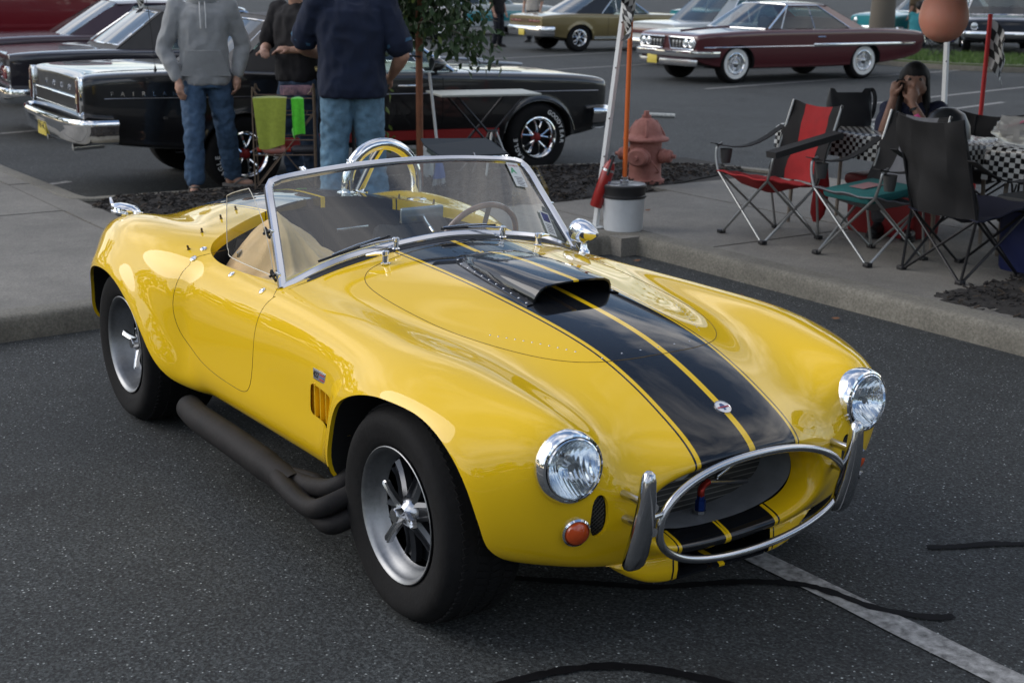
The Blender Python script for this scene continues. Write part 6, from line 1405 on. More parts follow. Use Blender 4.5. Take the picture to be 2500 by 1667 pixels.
# ---- tent: white legs and canopy shading the chairs
WP = mat('white_powder_coat', (.66, .68, .68), .45); TENT = mat('canopy_cloth', (.05, .055, .075), .8)
t_ = tag(empty('canopy_tent', (-2.5, 4.9, Z0)), 'open canopy tent with thin white legs over the camp chairs', 'tent')
def rel(p): return Vector(p)-Vector((-2.5, 4.9, Z0))
legs = [((-4.37, 3.30, Z0), (-4.25, 3.475, 2.15)), ((-3.62, 6.06, Z0), (-3.92, 6.30, 2.15)), ((.2, 3.6, Z0), (.2, 3.7, 2.15)), ((.3, 6.45, Z0), (.3, 6.4, 2.15))]
for a, b in legs:
    mb = MB(); d = Vector(b)-Vector(a); mb.tube([rel(a), rel(b)], .0225, 4); lg = mb.build('leg', WP, t_, smooth=False); mb = MB(); mb.box(rel(a)+Vector((0, 0, .006)), (.10, .09, .010), bev=.003); mb.build('foot', WP, lg)
    for q in (.25, .38, .55, .7): mb = MB(); pq = rel(a).lerp(rel(b), q); mb.ball(pq+Vector((.016, -.016, 0)), .006, 8, 6); mb.build('pin_hole', BLACKP, lg)
top4 = [rel(b) for a, b in (legs[0], legs[1], legs[3], legs[2])]; apex = rel((-2.1, 5.0, 2.95))
mb = MB(); mb.add(top4+[apex]+[q+Vector((0, 0, -.12)) for q in top4], [(0, 1, 4), (1, 2, 4), (2, 3, 4), (3, 0, 4), (0, 1, 6, 5), (1, 2, 7, 6), (2, 3, 8, 7), (3, 0, 5, 8)]); mb.build('canopy', TENT, t_, smooth=False)
for i in range(4): mb = MB(); mb.tube([top4[i], top4[(i+1) % 4]], .014, 6); mb.build('canopy_rail', WP, t_)
# ---- bucket with orange flag pole
bk = tag(empty('bucket', (-4.22, 3.43, Z0)), 'white plastic bucket with a black rim holding an orange flag pole', 'bucket')
WPL = mat('white_plastic', (.62, .65, .68), .4, noise=(6, .1)); BPL = mat('black_rubber', (.015, .015, .017), .5)
mb = MB(); mb.lathe([(0, 0), (.132, 0), (.136, .01), (.147, .225), (.150, .23)], 40); mb.build('tub', WPL, bk, angle=40)
mb = MB(); mb.lathe([(.150, .228), (.156, .232), (.156, .245), (.149, .25), (.150, .29), (.155, .30), (.155, .315), (.148, .322), (.135, .322)], 40); mb.build('rim_band', BPL, bk, angle=35)
mb = MB(); mb.lathe([(0, .312), (.05, .312), (.13, .318), (.142, .324), (.146, .318), (.146, .308)], 40); ld = mb.build('lid', mat('lid_grey', (.25, .26, .27), .45), bk, angle=30)
for k in range(4): mb = MB(); mb.box((.075*math.cos(k*1.571+.4), .075*math.sin(k*1.571+.4), .318), (.10, .012, .008), Matrix.Rotation(k*1.571+.4, 3, 'Z'), .002); mb.build('lid_rib', mat('lid_light', (.55, .57, .58), .4), ld)
mb = MB(); mb.lathe([(.030, .315), (.030, .345), (.022, .35), (.022, .37), (0, .37)], 20); mb.build('pole_socket', STEEL, bk)
op = tag(empty('flag_pole', (-4.22, 3.43, Z0+.33)), 'orange flag pole rising from the white bucket', 'pole')
mb = MB(); mb.tube([(0, 0, 0), (.003, .006, .7), (.006, .012, 1.42)], .0165, 10); mb.build('pole', mat('orange_paint', (.62, .13, .02), .5), op); mb = MB(); mb.tube([(.006, .012, 1.42), (.006, .012, 1.47)], .012, 8); mb.build('tip', BLACKP, op)
def flag(loc, w_, hh, rz, droop, name_label, n=(14, 12)):
    P = []
    for i in range(n[0]):
        u = i/(n[0]-1); r_ = []
        for j in range(n[1]):
            v = j/(n[1]-1); r_.append((u*w_*(1-droop*.75*u)+.012*math.sin(9*v+5*u), .035*math.sin(7*u+3*v)*(.4+u), -v*hh*(1-.15*u)-droop*u*hh*.75))
        P.append(r_)
    o = cloth('chequered_flag', P, FLAGM); o.location = loc; o.rotation_euler = (0, 0, rz); return tag(o, name_label, 'flag')
flag((-4.21, 3.45, Z0+.33+1.33), .30, .26, R(-60), .75, 'small chequered flag drooping from the orange pole')
flag(tuple(ford.root.matrix_basis @ Vector((-2.28, -.812, 1.70))), .26, .22, R(-40), .7, 'small chequered flag on the aerial of the black convertible')
rp = tag(empty('flag_pole', (-3.70, 6.55, Z0)), 'red flag pole leaning behind the dark red camp chair', 'pole'); mb = MB(); mb.tube([(0, 0, 0), (-.03, .05, 1.46)], .018, 10); mb.build('pole', mat('red_pole', (.38, .012, .012), .5), rp)
flag((-3.72, 6.60, 1.56), .30, .36, R(35), .85, 'small chequered flag hanging from the red pole')
mb = MB(); mb.tube([(-3.4, 3.4, 2.02), (-3.0, 5.5, 2.0)], .003, 5)
# ---- extinguisher tied to the tent leg
EXR = mat('extinguisher_red', (.30, .014, .012), .35, coat=.5)
e = tag(empty('fire_extinguisher', (-4.32, 3.26, Z0+.16)), 'red fire extinguisher tied upside the white tent leg by the bucket', 'extinguisher'); e['label'] = 'red fire extinguisher tied to the white tent leg by the bucket'; e.rotation_euler = Vector((.17, .25, .95)).to_track_quat('Z', 'Y').to_euler()
mb = MB(); mb.lathe([tuple(q) for q in [(0, 0), (.040, 0), (.044, .006), (.044, .27), (.040, .29), (.026, .325), (.018, .33), (.018, .345)]], 28); mb.build('cylinder', EXR, e, angle=35)
mb = MB(); mb.lathe([(.0448, .262), (.0448, .278)], 28); mb.build('band', STEEL, e); mb = MB(); mb.lathe([(.0446, .08), (.0446, .20)], 14, a0=-150, a1=-40); mb.build('label_plate', mat('label_silver', (.45, .46, .50), .5, noise=(60, .5, (.25, .2, .35))), e)
mb = MB(); mb.box((0, 0, .36), (.03, .03, .035), bev=.004); mb.tube([(0, 0, .37), (.05, 0, .385), (.10, 0, .375)], .008, 8); mb.tube([(0, 0, .36), (.05, 0, .35), (.09, 0, .335)], .007, 8); mb.build('valve', DARKMET, e); mb = MB(); mb.tube([(-.02, 0, .36), (-.05, 0, .34), (-.055, .0, .24)], .009, 8); mb.build('hose', BPL, e)
# ---- camp chairs
GTUBE = mat('grey_steel_tube', (.30, .31, .31), .35, .8); BTUBE = mat('black_steel_tube', (.02, .02, .022), .4, .5)
def fabric(name, c): return mat(name, c, .85, noise=(10, .15), bump=(500, .2))
def camp_chair(label, loc, rz, cseat, cback, cside, tube, group=None, arm_pad=None, cushion=None, bag=None, backh=.88, sc=1.):
    """faces +x; feet 0.46 square"""
    r = tag(empty('camp_chair', loc, rz, sc), label, 'chair', group)
    F = {k: Vector(v) for k, v in dict(fl=(.23, .23, .0), fr=(.23, -.23, .0), bl=(-.23, .23, .0), br=(-.23, -.23, .0)).items()}
    S = {k: Vector(v) for k, v in dict(fl=(.25, .27, .42), fr=(.25, -.27, .42), bl=(-.17, .25, .36), br=(-.17, -.25, .36)).items()}
    for a, b in (('fl', 'fr'), ('fr', 'fl'), ('bl', 'br'), ('br', 'bl'), ('fl', 'bl'), ('bl', 'fl'), ('fr', 'br'), ('br', 'fr')):
        mb = MB(); mb.tube([F[a], S[b]], .0085, 8); mb.build('leg', tube, r)
    for k in F: mb = MB(); mb.box(F[k]+Vector((0, 0, .012)), (.045, .045, .026), bev=.006); mb.build('foot_cap', BPL, r)
    for sg, n_ in ((1, 'l'), (-1, 'r')):
        mb = MB(); mb.tube([F['b'+n_], S['b'+n_]+Vector((0, 0, 0)), (-.34, sg*.25, backh)], .009, 8); mb.build('back_post', tube, r)
        mb = MB(); mb.tube(cr_spline([S['f'+n_], (.25, sg*.30, .50), (.24, sg*.31, .575), (.20, sg*.31, .60)], 4), .009, 8); mb.build('arm_post', tube, r)
        if arm_pad == n_:
            mb = MB(); mb.grid(np.array([[(.26-.06*i, sg*.30-.05, .61+.012*i), (.26-.06*i, sg*.30+.05, .61+.012*i)] for i in range(10)])); mb.build('arm_rest', fabric('pad_black', (.02, .02, .021)), r, solid=.04)
        else:
            P = [[(.28-.58*t, sg*.30+o_, .605-.11*math.sin(math.pi*t)*.7+.10*t+.0) for o_ in (-.03, 0, .03)] for t in np.linspace(0, 1, 9)]
            mb = MB(); mb.grid(np.array(P)); ar = mb.build('arm_rest', cside, r, solid=.006)
            mb = MB(); mb.lathe([(.042, .0), (.038, -.05), (.030, -.095), (0, -.10)], 14, c=(.17, sg*.30, .56)); mb.build('cup_holder', mat('mesh_grey', (.05, .05, .05), .9), ar)
    P = []
    for i in range(9):
        u = i/8
        P.append([(.26-.44*u, (v-.5)*.54, .425-.065*u-.085*math.sin(math.pi*v)*math.sin(math.pi*min(1, u*1.1))+.006*math.sin(14*v+6*u)+.005*math.sin(19*u)) for v in np.linspace(0, 1, 9)])
    mb = MB(); mb.grid(np.array(P)); mb.build('seat', cseat, r, solid=.008)
    for nm, v0, v1, m_ in (('back_side', 0, .24, cside), ('back_panel', .24, .76, cback), ('back_side', .76, 1, cside)):
        P = []
        for i in range(9):
            u = i/8; P.append([(-.175-.165*u-.05*math.sin(math.pi*v)*(1-.3*u)+.014*math.sin(5*u+7*v)+.010*math.sin(13*u-5*v)+.006*math.sin(23*v+9*u), (v-.5)*.52, .36+(backh-.36)*u-.035*math.sin(math.pi*v)*u) for v in np.linspace(v0, v1, 6)])
        mb = MB(); mb.grid(np.array(P)); mb.build(nm, m_, r, solid=.008)
    if bag: mb = MB(); mb.tube(cr_spline([(-.36, .05, .46), (-.37, .06, .3), (-.34, .06, .08)], 4), [.05]*3+[.055]*4+[.05, .02], 10); mb.build('carry_bag', bag, r)
    if cushion:
        mb = MB(); mb.box((.03, 0, .415), (.42, .42, .06), Matrix.Rotation(.10, 3, 'Y'), .028); q = mb.build('seat_cushion', cushion, r); mb = MB(); mb.box((.05, -.02, .449), (.16, .13, .002), Matrix.Rotation(.10, 3, 'Y')); mb.build('cushion_print', mat('print_pale', (.35, .38, .36), .8, noise=(80, .6, (.3, .1, .12))), q)
    return r
FRED = fabric('red_nylon', (.34, .018, .020)); FBLK = fabric('black_nylon', (.012, .012, .013)); FGRY = fabric('grey_nylon', (.13, .135, .15)); FNAV = fabric('navy_nylon', (.008, .010, .026)); FDR = fabric('dark_red_nylon', (.12, .008, .010))
camp_chair('red and black camp chair with a padded black armrest facing the roadster', (-3.50, 4.14, Z0), R(-97), FRED, FRED, FBLK, GTUBE, arm_pad='l', bag=FRED, sc=1.02)
camp_chair('grey camp chair with a teal seat cushion beside the red and black chair', (-2.62, 4.16, Z0), R(-95), FGRY, FGRY, FBLK, GTUBE, cushion=fabric('teal_cushion', (.010, .10, .10)), sc=1.02)
camp_chair('black camp chair with black legs turned towards the chequered table', (-1.98, 4.24, Z0), R(84), FNAV, FBLK, FBLK, BTUBE, sc=1.04, backh=.92)
camp_chair('dark red camp chair behind the chequered table', (-2.35, 5.95, Z0), R(-85), FDR, FDR, FDR, BTUBE, backh=.86, sc=1.05)
camp_chair('black camp chair standing behind the person with the phone', (-3.05, 5.75, Z0), R(-65), FBLK, FBLK, FBLK, BTUBE, backh=.78)
# ---- tables with chequered cloths
CLOTHM = checker('table_checks', 60, 34, (.010, .010, .011), (.45, .46, .45), .22)
def check_table(label, x0, x1, y0, y1, zt, drop):
    cx_, cy_ = (x0+x1)/2, (y0+y1)/2; r = tag(empty('folding_table', (cx_, cy_, Z0)), 'folding table under the '+label, 'table')
    mb = MB(); mb.box((0, 0, zt-.02), (x1-x0, y1-y0, .035), bev=.006); mb.build('table_top', WPL, r)
    for sx in (1, -1):
        for sy in (1, -1): mb = MB(); mb.tube([(sx*(x1-x0-.2)/2, sy*(y1-y0-.1)/2, 0), (sx*(x1-x0-.25)/2, sy*(y1-y0-.12)/2, zt-.03)], .014, 8); mb.build('leg', mat('tan_steel', (.22, .19, .16), .5, .3), r)
    nx, ny = 61, 33; P = []; X = np.linspace(-drop, x1-x0+drop, nx); Y = np.linspace(-drop, y1-y0+drop, ny)
    for x in X:
        rr = []
        for y in Y:
            ox = max(0, -x, x-(x1-x0)); oy = max(0, -y, y-(y1-y0)); px = min(max(x, 0), x1-x0); py = min(max(y, 0), y1-y0); dn = max(ox, oy)
            wv = .012*math.sin(17*px+3*py)*min(1, dn/.08); rr.append((px-(x1-x0)/2+(.012+.05*dn+wv)*(1 if x > x1-x0 else -1 if x < 0 else 0), py-(y1-y0)/2+(.012+.05*dn+wv)*(1 if y > y1-y0 else -1 if y < 0 else 0), zt+.004-dn+.004*math.sin(23*px+11*py)*math.sin(13*py)))
        P.append(rr)
    o = cloth('tablecloth', P, CLOTHM); o.location = (cx_, cy_, Z0); tag(o, label, 'tablecloth'); return r
check_table('black and white chequered cloth with a handbag on it', -3.95, -2.45, 4.62, 5.22, .70, .17)
check_table('black and white chequered cloth with food bags on it', -2.32, -.6, 4.86, 5.5, .70, .22)
# handbag
hb = tag(empty('handbag', (-3.60, 4.95, Z0+.705), R(-28)), 'black leather handbag with a wide strap on the chequered table', 'bag')
P = []
for i in range(9):
    u = i/8; wd = .165-.02*u+.01*math.sin(3*u); dp = .065-.045*u; P.append([(dp*math.copysign(abs(math.cos(a))**.5, math.cos(a))+.006*math.sin(5*a+9*u), wd*math.copysign(abs(math.sin(a))**.5, math.sin(a)), .26*u-.03*u*(abs(math.sin(a)) < .5)) for a in np.linspace(0, 2*math.pi, 28, endpoint=False)])
mb = MB(); mb.grid(np.array(P), closev=True); mb.add(P[0], [tuple(range(28))]); mb.build('bag_body', LEATH, hb, angle=70)
mb = MB(); mb.tube(cr_spline([(0, .135, .235), (.0, .165, .25), (.01, .185, .20), (.01, .182, .10), (.005, .165, .05)], 6), .014, 8, squash=.5); mb.build('strap', LEATH, hb)
# food bags
CLR = mat('clear_film', (.75, .74, .70), .12, trans=.55, ior=1.15, alpha=.75)
def crumple(name, label, loc, dims, m, seed, pinch=.5, cat='bag'):
    P = []; 
    for i in range(15):
        u = i/14
        ring = []
        for k in range(22):
            a = 2*math.pi*k/22; rr = (1-(1-pinch)*u**1.5)*math.sin(math.pi*min(1, .25+u*.6))**.5; nn = mnoise.noise(Vector((math.cos(a)*2+seed, math.sin(a)*2, u*4)))*.35+mnoise.noise(Vector((math.cos(a)*5+seed, math.sin(a)*5, u*9)))*.18
            ring.append((dims[0]*rr*math.cos(a)*(1+nn), dims[1]*rr*math.sin(a)*(1+nn), dims[2]*(u+.08*nn*u)))
        P.append(ring)
    mb = MB(); mb.grid(np.array(P), closev=True); mb.add(P[0], [tuple(range(22))]); o = mb.build(name, m, None, angle=25); o.location = loc; return tag(o, label, cat)
zb_ = crumple('zip_bag', 'clear zip bag of snacks on the chequered table', (-2.25, 5.02, Z0+.71), (.16, .06, .17), CLR, 3, .9)
mb = MB(); mb.box((0, 0, 0), (.30, .010, .014), Matrix.Rotation(R(-25), 3, 'Z') @ Matrix.Rotation(R(-16), 3, 'Y')); o = mb.build('zip_strip', mat('pink_zip', (.45, .16, .22), .4), zb_); o.location = (.03, -.03, .13)
crumple('chip_bag', 'yellow foil chip bag lying at the end of the chequered table', (-1.45, 5.12, Z0+.71), (.13, .10, .17), mat('yellow_foil', (.45, .26, .02), .28, .5), 8, .45)
crumple('plastic_wrap', 'crumpled clear plastic packaging on the chequered table', (-1.85, 5.05, Z0+.71), (.17, .10, .07), CLR, 12, .8, 'packaging')
mb = MB(); mb.lathe([(0, 0), (.07, 0), (.10, .035), (.105, .036), (.07, .004)], 28); o = mb.build('foil_bowl', mat('foil', (.6, .5, .3), .25, 1.), None); o.location = (-2.08, 5.15, Z0+.71); tag(o, 'shallow foil bowl beside the clear zip bag', 'bowl')
mb = MB(); mb.lathe([(0, .20), (.05, .195), (.11, .16), (.15, .08), (.16, 0)], 28); o = mb.build('dome_lid', mat('dark_dome', (.02, .022, .024), .35), None); o.location = (-2.72, 4.93, Z0+.705); tag(o, 'round dark grey dome lid on the chequered table by the handbag', 'lid')
# coolers
def cooler(label, loc, rz, d, cb, cl):
    r = tag(empty('cooler', loc, rz), label, 'cooler'); mb = MB(); P = []
    for z, f in ((0, .92), (.02, .95), (d[2]*.8, 1.0)): P.append([(f*d[0]/2*math.copysign(abs(math.cos(a))**.25, math.cos(a)), f*d[1]/2*math.copysign(abs(math.sin(a))**.25, math.sin(a)), z) for a in np.linspace(0, 2*math.pi, 32, endpoint=False)])
    mb.grid(np.array(P), closev=True); mb.add(P[0], [tuple(range(32))]); mb.build('box', cb, r); mb = MB(); mb.box((0, 0, d[2]*.9), (d[0]*1.03, d[1]*1.03, d[2]*.2), bev=.03); mb.build('lid', cl, r)
    mb = MB(); mb.tube([(-d[0]/2-.01, -.1, d[2]*.6), (-d[0]/2-.04, -.1, d[2]*.62), (-d[0]/2-.04, .1, d[2]*.62), (-d[0]/2-.01, .1, d[2]*.6)], .010, 8); mb.build('handle', BPL, r); return r
cooler('red plastic cooler under the chequered table', (-3.15, 4.98, Z0), R(5), (.60, .36, .40), mat('red_cooler', (.20, .014, .016), .5), mat('red_cooler', (.20, .014, .016), .5))
cooler('blue cooler with a dark lid behind the black camp chair', (-1.62, 4.75, Z0), R(3), (.75, .40, .46), mat('blue_cooler', (.012, .02, .09), .5), mat('dark_lid', (.02, .025, .03), .6))
mb = MB(); mb.box((0, 0, 0), (.002, .09, .13), Matrix.Rotation(.12, 3, 'Y')); o = mb.build('paper_tag', mat('paper', (.55, .55, .52), .8), None); o.location = (-1.63, 4.53, Z0+.30); o.rotation_euler = (0, 0, R(90)); tag(o, 'white paper tag taped to the blue cooler', 'paper')
# balloon hung under the canopy
bl_ = tag(empty('balloon', (-2.22, 4.19, 1.63)), 'peach balloon hanging upside down from the canopy', 'balloon')
bm_ = mat('balloon_rubber', (.62, .27, .19), .5, spec=.4); bm_.node_tree.nodes['Principled BSDF'].inputs['Subsurface Weight'].default_value = .6; bm_.node_tree.nodes['Principled BSDF'].inputs['Subsurface Radius'].default_value = (.2, .08, .05)
mb = MB(); mb.lathe([tuple(q) for q in cr_spline([(0, -.145), (.05, -.136), (.105, -.10), (.14, -.03), (.138, .04), (.11, .12), (.06, .19), (.02, .225), (.012, .235), (.02, .245)], 5)], 40); mb.build('envelope', bm_, bl_, angle=60); mb = MB(); mb.ball((.055, -.115, .02), .014, 12, 8); mb.build('red_light', mat('red_led', (.6, .02, .02), .4, emit=(1, .03, .03), estr=.9), bl_); mb = MB(); mb.tube([(0, 0, .24), (.0, .02, .42)], .002, 5); mb.build('string', WHITE, bl_)
# ---- wire cart with cleaning things
WIRE = mat('rusty_wire', (.20, .15, .11), .5, .7); CX, CY = -7.12, 2.22
ct = tag(empty('wire_cart', (CX, CY, Z0), R(-28)), 'two-tier wire cart holding towels and cleaning bottles', 'cart')
W2, D2 = .24, .17
for sx in (1, -1):
    for sy in (1, -1): mb = MB(); mb.tube(cr_spline([(sx*D2, sy*W2, 0), (sx*D2, sy*W2, .78), (sx*D2, sy*(W2-.02), .80), (sx*D2, sy*(W2-.04), .78)], 4), .0065, 8); mb.build('post', WIRE, ct)
for z in (.30, .42, .62, .75):
    mb = MB(); mb.tube([(D2, W2, z), (-D2, W2, z), (-D2, -W2, z), (D2, -W2, z)], .005, 6, closed=True); mb.build('rail', WIRE, ct)
for z in (.30, .62):
    for i in range(9): y = -W2+.06*i*(2*W2/.48); mb = MB(); mb.tube([(D2, y, z), (-D2, y, z)], .003, 5); mb.build('shelf_wire', WIRE, ct)
for a, b in (((D2, -W2, .02), (D2, W2, .62)), ((D2, W2, .02), (D2, -W2, .62)), ((-D2, -W2, .02), (-D2, W2, .62))): mb = MB(); mb.tube([a, b], .0045, 6); mb.build('cross_brace', WIRE, ct)
cm = Matrix.Translation((CX, CY, Z0)) @ Matrix.Rotation(R(-28), 4, 'Z')
def towel(label, x, y0, y1, zt, L, m, seed):
    P = []
    for i in range(17):
        t = i/16; r_ = []
        for j in range(13):
            v = j/12; y = y0+(y1-y0)*v
            if t < .25: px, pz = x-.06+.08*t/.25*1.0, zt+.01*math.sin(3*v)
            else: px, pz = x+.022+.012*math.sin(9*v+seed)*(t-.25)+.006*math.sin(4*t), zt-(t-.25)/.75*L*(1+.10*math.sin(2.2*v+seed))
            r_.append(tuple(cm @ Vector((px, y+.02*(t-.25)*math.sin(5*v+seed)*1.5+(.05*(.5-v)*max(0, t-.25)), pz))))
        P.append(r_)
    mb = MB(); mb.grid(np.array(P)); return tag(mb.build('towel', m, None, solid=.006), label, 'towel')
towel('yellow-green microfibre towel draped over the wire cart', D2, -.235, .03, .755, .37, mat('lime_towel', (.40, .47, .06), .95, sheen=.5, noise=(30, .15), bump=(250, .5)), 1.)
towel('bright green microfibre towel hanging from the wire cart', D2, .065, .165, .75, .31, mat('bright_green_towel', (.12, .75, .04), .95, sheen=.5, noise=(30, .15), bump=(250, .5)), 3.)
mb = MB(); mb.box((-.02, .10, .80), (.14, .24, .07), Matrix.Rotation(.25, 3, 'Z'), .003); o = mb.build('carton', mat('blue_carton', (.05, .06, .20), .6, noise=(16, .7, (.45, .25, .28))), None); o.matrix_world = cm; tag(o, 'blue and pink carton on top of the wire cart', 'box')
mb = MB(); mb.box((.0, -.03, .365), (.14, .30, .10), bev=.02); o = mb.build('tool_case', mat('red_case', (.32, .02, .02), .5), None); o.matrix_world = cm; tag(o, 'red case lying on the lower shelf of the wire cart', 'case')
def bottle(label, y, c1, rot=True):
    r = empty('spray_bottle'); tag(r, label, 'bottle'); r.matrix_world = cm @ Matrix.Translation((D2-.03, y, .34)) @ Matrix.Rotation(R(90), 4, 'X')
    mb = MB(); mb.lathe([(0, -.09), (.034, -.088), (.036, -.08), (.036, .06), (.026, .085), (.016, .095), (.016, .11), (0, .11)], 22); mb.build('bottle_body', c1, r, angle=40); mb = MB(); mb.lathe([(.018, .10), (.020, .105), (.020, .135), (0, .137)], 18); mb.build('cap', mat('cap_red', (.45, .04, .02), .4), r); return r
bottle('white spray bottle with a red cap lying in the wire cart', -.08, mat('bottle_white', (.60, .62, .62), .4, noise=(14, .6, (.6, .12, .06))))
bottle('dark bottle with a red cap lying at the end of the wire cart', .15, mat('bottle_dark', (.03, .03, .035), .4))
# ---- small kettle grill on a stand behind the cart
gr = tag(empty('portable_grill', (-7.05, 2.66, Z0), R(-25)), 'small olive-green grill on a stand with a beige side box', 'grill')
mb = MB(); mb.prism([(-.12, .98), (-.12, 1.06), (-.10, 1.13), (-.06, 1.17), (0, 1.185), (.06, 1.17), (.10, 1.13), (.12, 1.06), (.12, .98)], -.13, .13, 'X'); mb.build('hood', mat('olive_enamel', (.12, .13, .05), .4), gr, angle=30)
mb = MB(); mb.box((0, 0, .965), (.34, .34, .025), bev=.005); mb.build('shelf', mat('brass_tray', (.35, .28, .12), .4, .5), gr); mb = MB(); mb.box((.02, 0, .88), (.22, .30, .13), bev=.01); mb.build('firebox', MATTEBLK, gr); mb = MB(); mb.box((.06, -.02, .66), (.16, .22, .24), Matrix.Rotation(.1, 3, 'Y'), .015); mb.build('side_box', mat('taupe_plastic', (.16, .13, .11), .6), gr)
for sx in (1, -1):
    for sy in (1, -1): mb = MB(); mb.tube([(sx*.14, sy*.14, 0), (sx*.10, sy*.12, .85)], .010, 8); mb.build('leg', DARKMET, gr)
# ---- young tree tied to an orange-brown stake
TX, TY = -6.58, 2.92
tr = tag(empty('young_tree', (TX, TY, Z0)), 'young leafy tree tied to a brown stake in the mulch bed', 'tree')
BARK = mat('grey_bark', (.12, .105, .085), .9, bump=(60, .5)); LEAF = mat('leaf_green', (.028, .06, .018), .55, noise=(6, .45)); LEAF2 = mat('leaf_light', (.12, .17, .035), .5, noise=(6, .3))
tk = [(-.03, -.17, 0), (-.02, -.16, .6), (.0, -.10, 1.1), (.02, -.03, 1.6), (.02, .0, 2.4), (.0, .0, 3.1)]
mb = MB(); mb.tube(cr_spline(tk, 5), list(np.linspace(.034, .010, 26)), 10); trk = mb.build('trunk', BARK, tr)
tips = []; rs_ = random.Random(11)
for k in range(44):
    z = rs_.uniform(1.22, 3.0); a = rs_.gauss(.9, 1.5); L = rs_.uniform(.45, 1.0)*(1-.12*(z-1.6)); b0 = Vector((.0, -.06, z)); d = Vector((math.cos(a), math.sin(a), rs_.uniform(.0, .5))).normalized(); p1 = b0+d*L*.5; p2 = b0+d*L+Vector((0, 0, -.28*L)); mb = MB(); mb.tube([b0, p1, p2], [.010, .006, .003], 6); mb.build('branch', BARK, tr)
    for q in range(9): tips.append((b0.lerp(p1, rs_.uniform(.4, 1)) if q < 3 else p1.lerp(p2, rs_.uniform(0, 1.05)), L))
def leaves(name, tips, m, n, lmin, lmax, spread, lab=None, parent=None, seed=1):
    r0 = random.Random(seed); mb = MB()
    for p, L in tips:
        for _ in range(n):
            c = p+Vector((r0.gauss(0, spread), r0.gauss(0, spread), r0.gauss(-.03, spread))); s = r0.uniform(lmin, lmax); d = Vector((r0.gauss(0, .6), r0.gauss(0, .6), -1+r0.gauss(0, .5))).normalized(); w_ = d.orthogonal().normalized(); w_.rotate(Matrix.Rotation(r0.uniform(0, 6.3), 3, d)); f_ = d.cross(w_)*.12*s
            mb.add([c, c+d*s*.35+w_*s*.24+f_, c+d*s*.72+w_*s*.17, c+d*s, c+d*s*.72-w_*s*.17, c+d*s*.35-w_*s*.24+f_], [(0, 1, 2, 3), (0, 3, 4, 5)])
    o = mb.build(name, m, parent, smooth=False, fixn=False); o['kind'] = 'stuff'; return o
leaves('crown', tips, LEAF, 17, .05, .10, .085, parent=tr, seed=2); leaves('new_growth', tips[::4], LEAF2, 4, .05, .09, .08, parent=tr, seed=3)
low = [(Vector((-.02+.05*math.sin(i), -.13+.05*math.cos(2*i), .25+.09*i)), 1) for i in range(8)]; leaves('trunk_shoots', low, LEAF2, 5, .05, .09, .05, parent=tr, seed=4)
sk = tag(empty('tree_stake', (-6.46, 3.10, Z0)), 'tall orange-brown wooden stake supporting the young tree', 'stake'); mb = MB(); mb.tube([(0, 0, 0), (0, 0, 1.55), (0, 0, 1.58)], [.028, .028, .02], 12); mb.build('post', mat('stake_wood', (.20, .075, .035), .7, noise=(12, .25)), sk); mb = MB(); mb.tube([(.03, 0, 1.08), (-.06, -.20, 1.10), (-.03, 0, 1.08)], .008, 6); mb.build('tie', BPL, sk)
# ---- folding work table and tripod stand in front of the convertible
ft = tag(empty('work_table', (-7.18, 4.18, Z0), R(75)), 'flat folding work table with crossed legs beside the black convertible', 'table')
mb = MB(); mb.box((0, 0, .70), (.92, .52, .020), bev=.006); mb.build('table_top', mat('dull_white_board', (.42, .44, .40), .5), ft)
for sy in (1, -1):
    mb = MB(); mb.tube([(-.32, sy*.22, 0), (.30, sy*.22, .69)], .011, 8); mb.build('leg', mat('dark_tube', (.06, .06, .065), .4, .7), ft); mb = MB(); mb.tube([(.32, sy*.20, 0), (-.30, sy*.20, .69)], .011, 8); mb.build('leg', MATS['dark_tube'], ft)
ts = tag(empty('tripod_stand', (-6.78, 4.02, Z0), R(10)), 'small grey tripod stand in front of the work table', 'stand')
mb = MB(); mb.lathe([(0, .42), (.05, .42), (.052, .41), (0, .40)], 20); mb.build('head', mat('dark_tube', (.06, .06, .065), .4, .7), ts)
for k in range(4): a = k*1.571+.5; mb = MB(); mb.tube([(.03*math.cos(a), .03*math.sin(a), .41), (.20*math.cos(a), .20*math.sin(a), .0)], .010, 8); mb.build('leg', mat('grey_steel_tube', (.3, .31, .31), .35, .8), ts)
# ---- broom, jug, crate behind the roadster
b_ = tag(empty('broom', (-6.42, 3.28, Z0), R(30)), 'blue broom with pale bristles and a white handle by the stake', 'broom'); mb = MB(); mb.tube([(-.02, 0, .22), (-.08, -.05, .95)], .012, 8); mb.build('handle', WP, b_)
P = [[(-.02+.04*math.cos(a)*f, .075*math.sin(a)*f, z) for a in np.linspace(0, 6.283, 16, endpoint=False)] for z, f in ((.25, .35), (.22, .6), (.12, 1.0), (.10, 1.0))]; mb = MB(); mb.grid(np.array(P), closev=True); mb.build('head', mat('broom_blue', (.03, .10, .32), .5), b_)
mb = MB(); rr_ = random.Random(5)
for i in range(90): a = rr_.uniform(0, 6.3); q = rr_.random()**.5; mb.tube([(-.02+.038*math.cos(a)*q, .07*math.sin(a)*q, .11), (-.02+.055*math.cos(a)*q, .10*math.sin(a)*q, .0)], .0025, 3, caps=False)
mb.build('bristles', mat('bristle_pale', (.50, .52, .52), .8), b_)
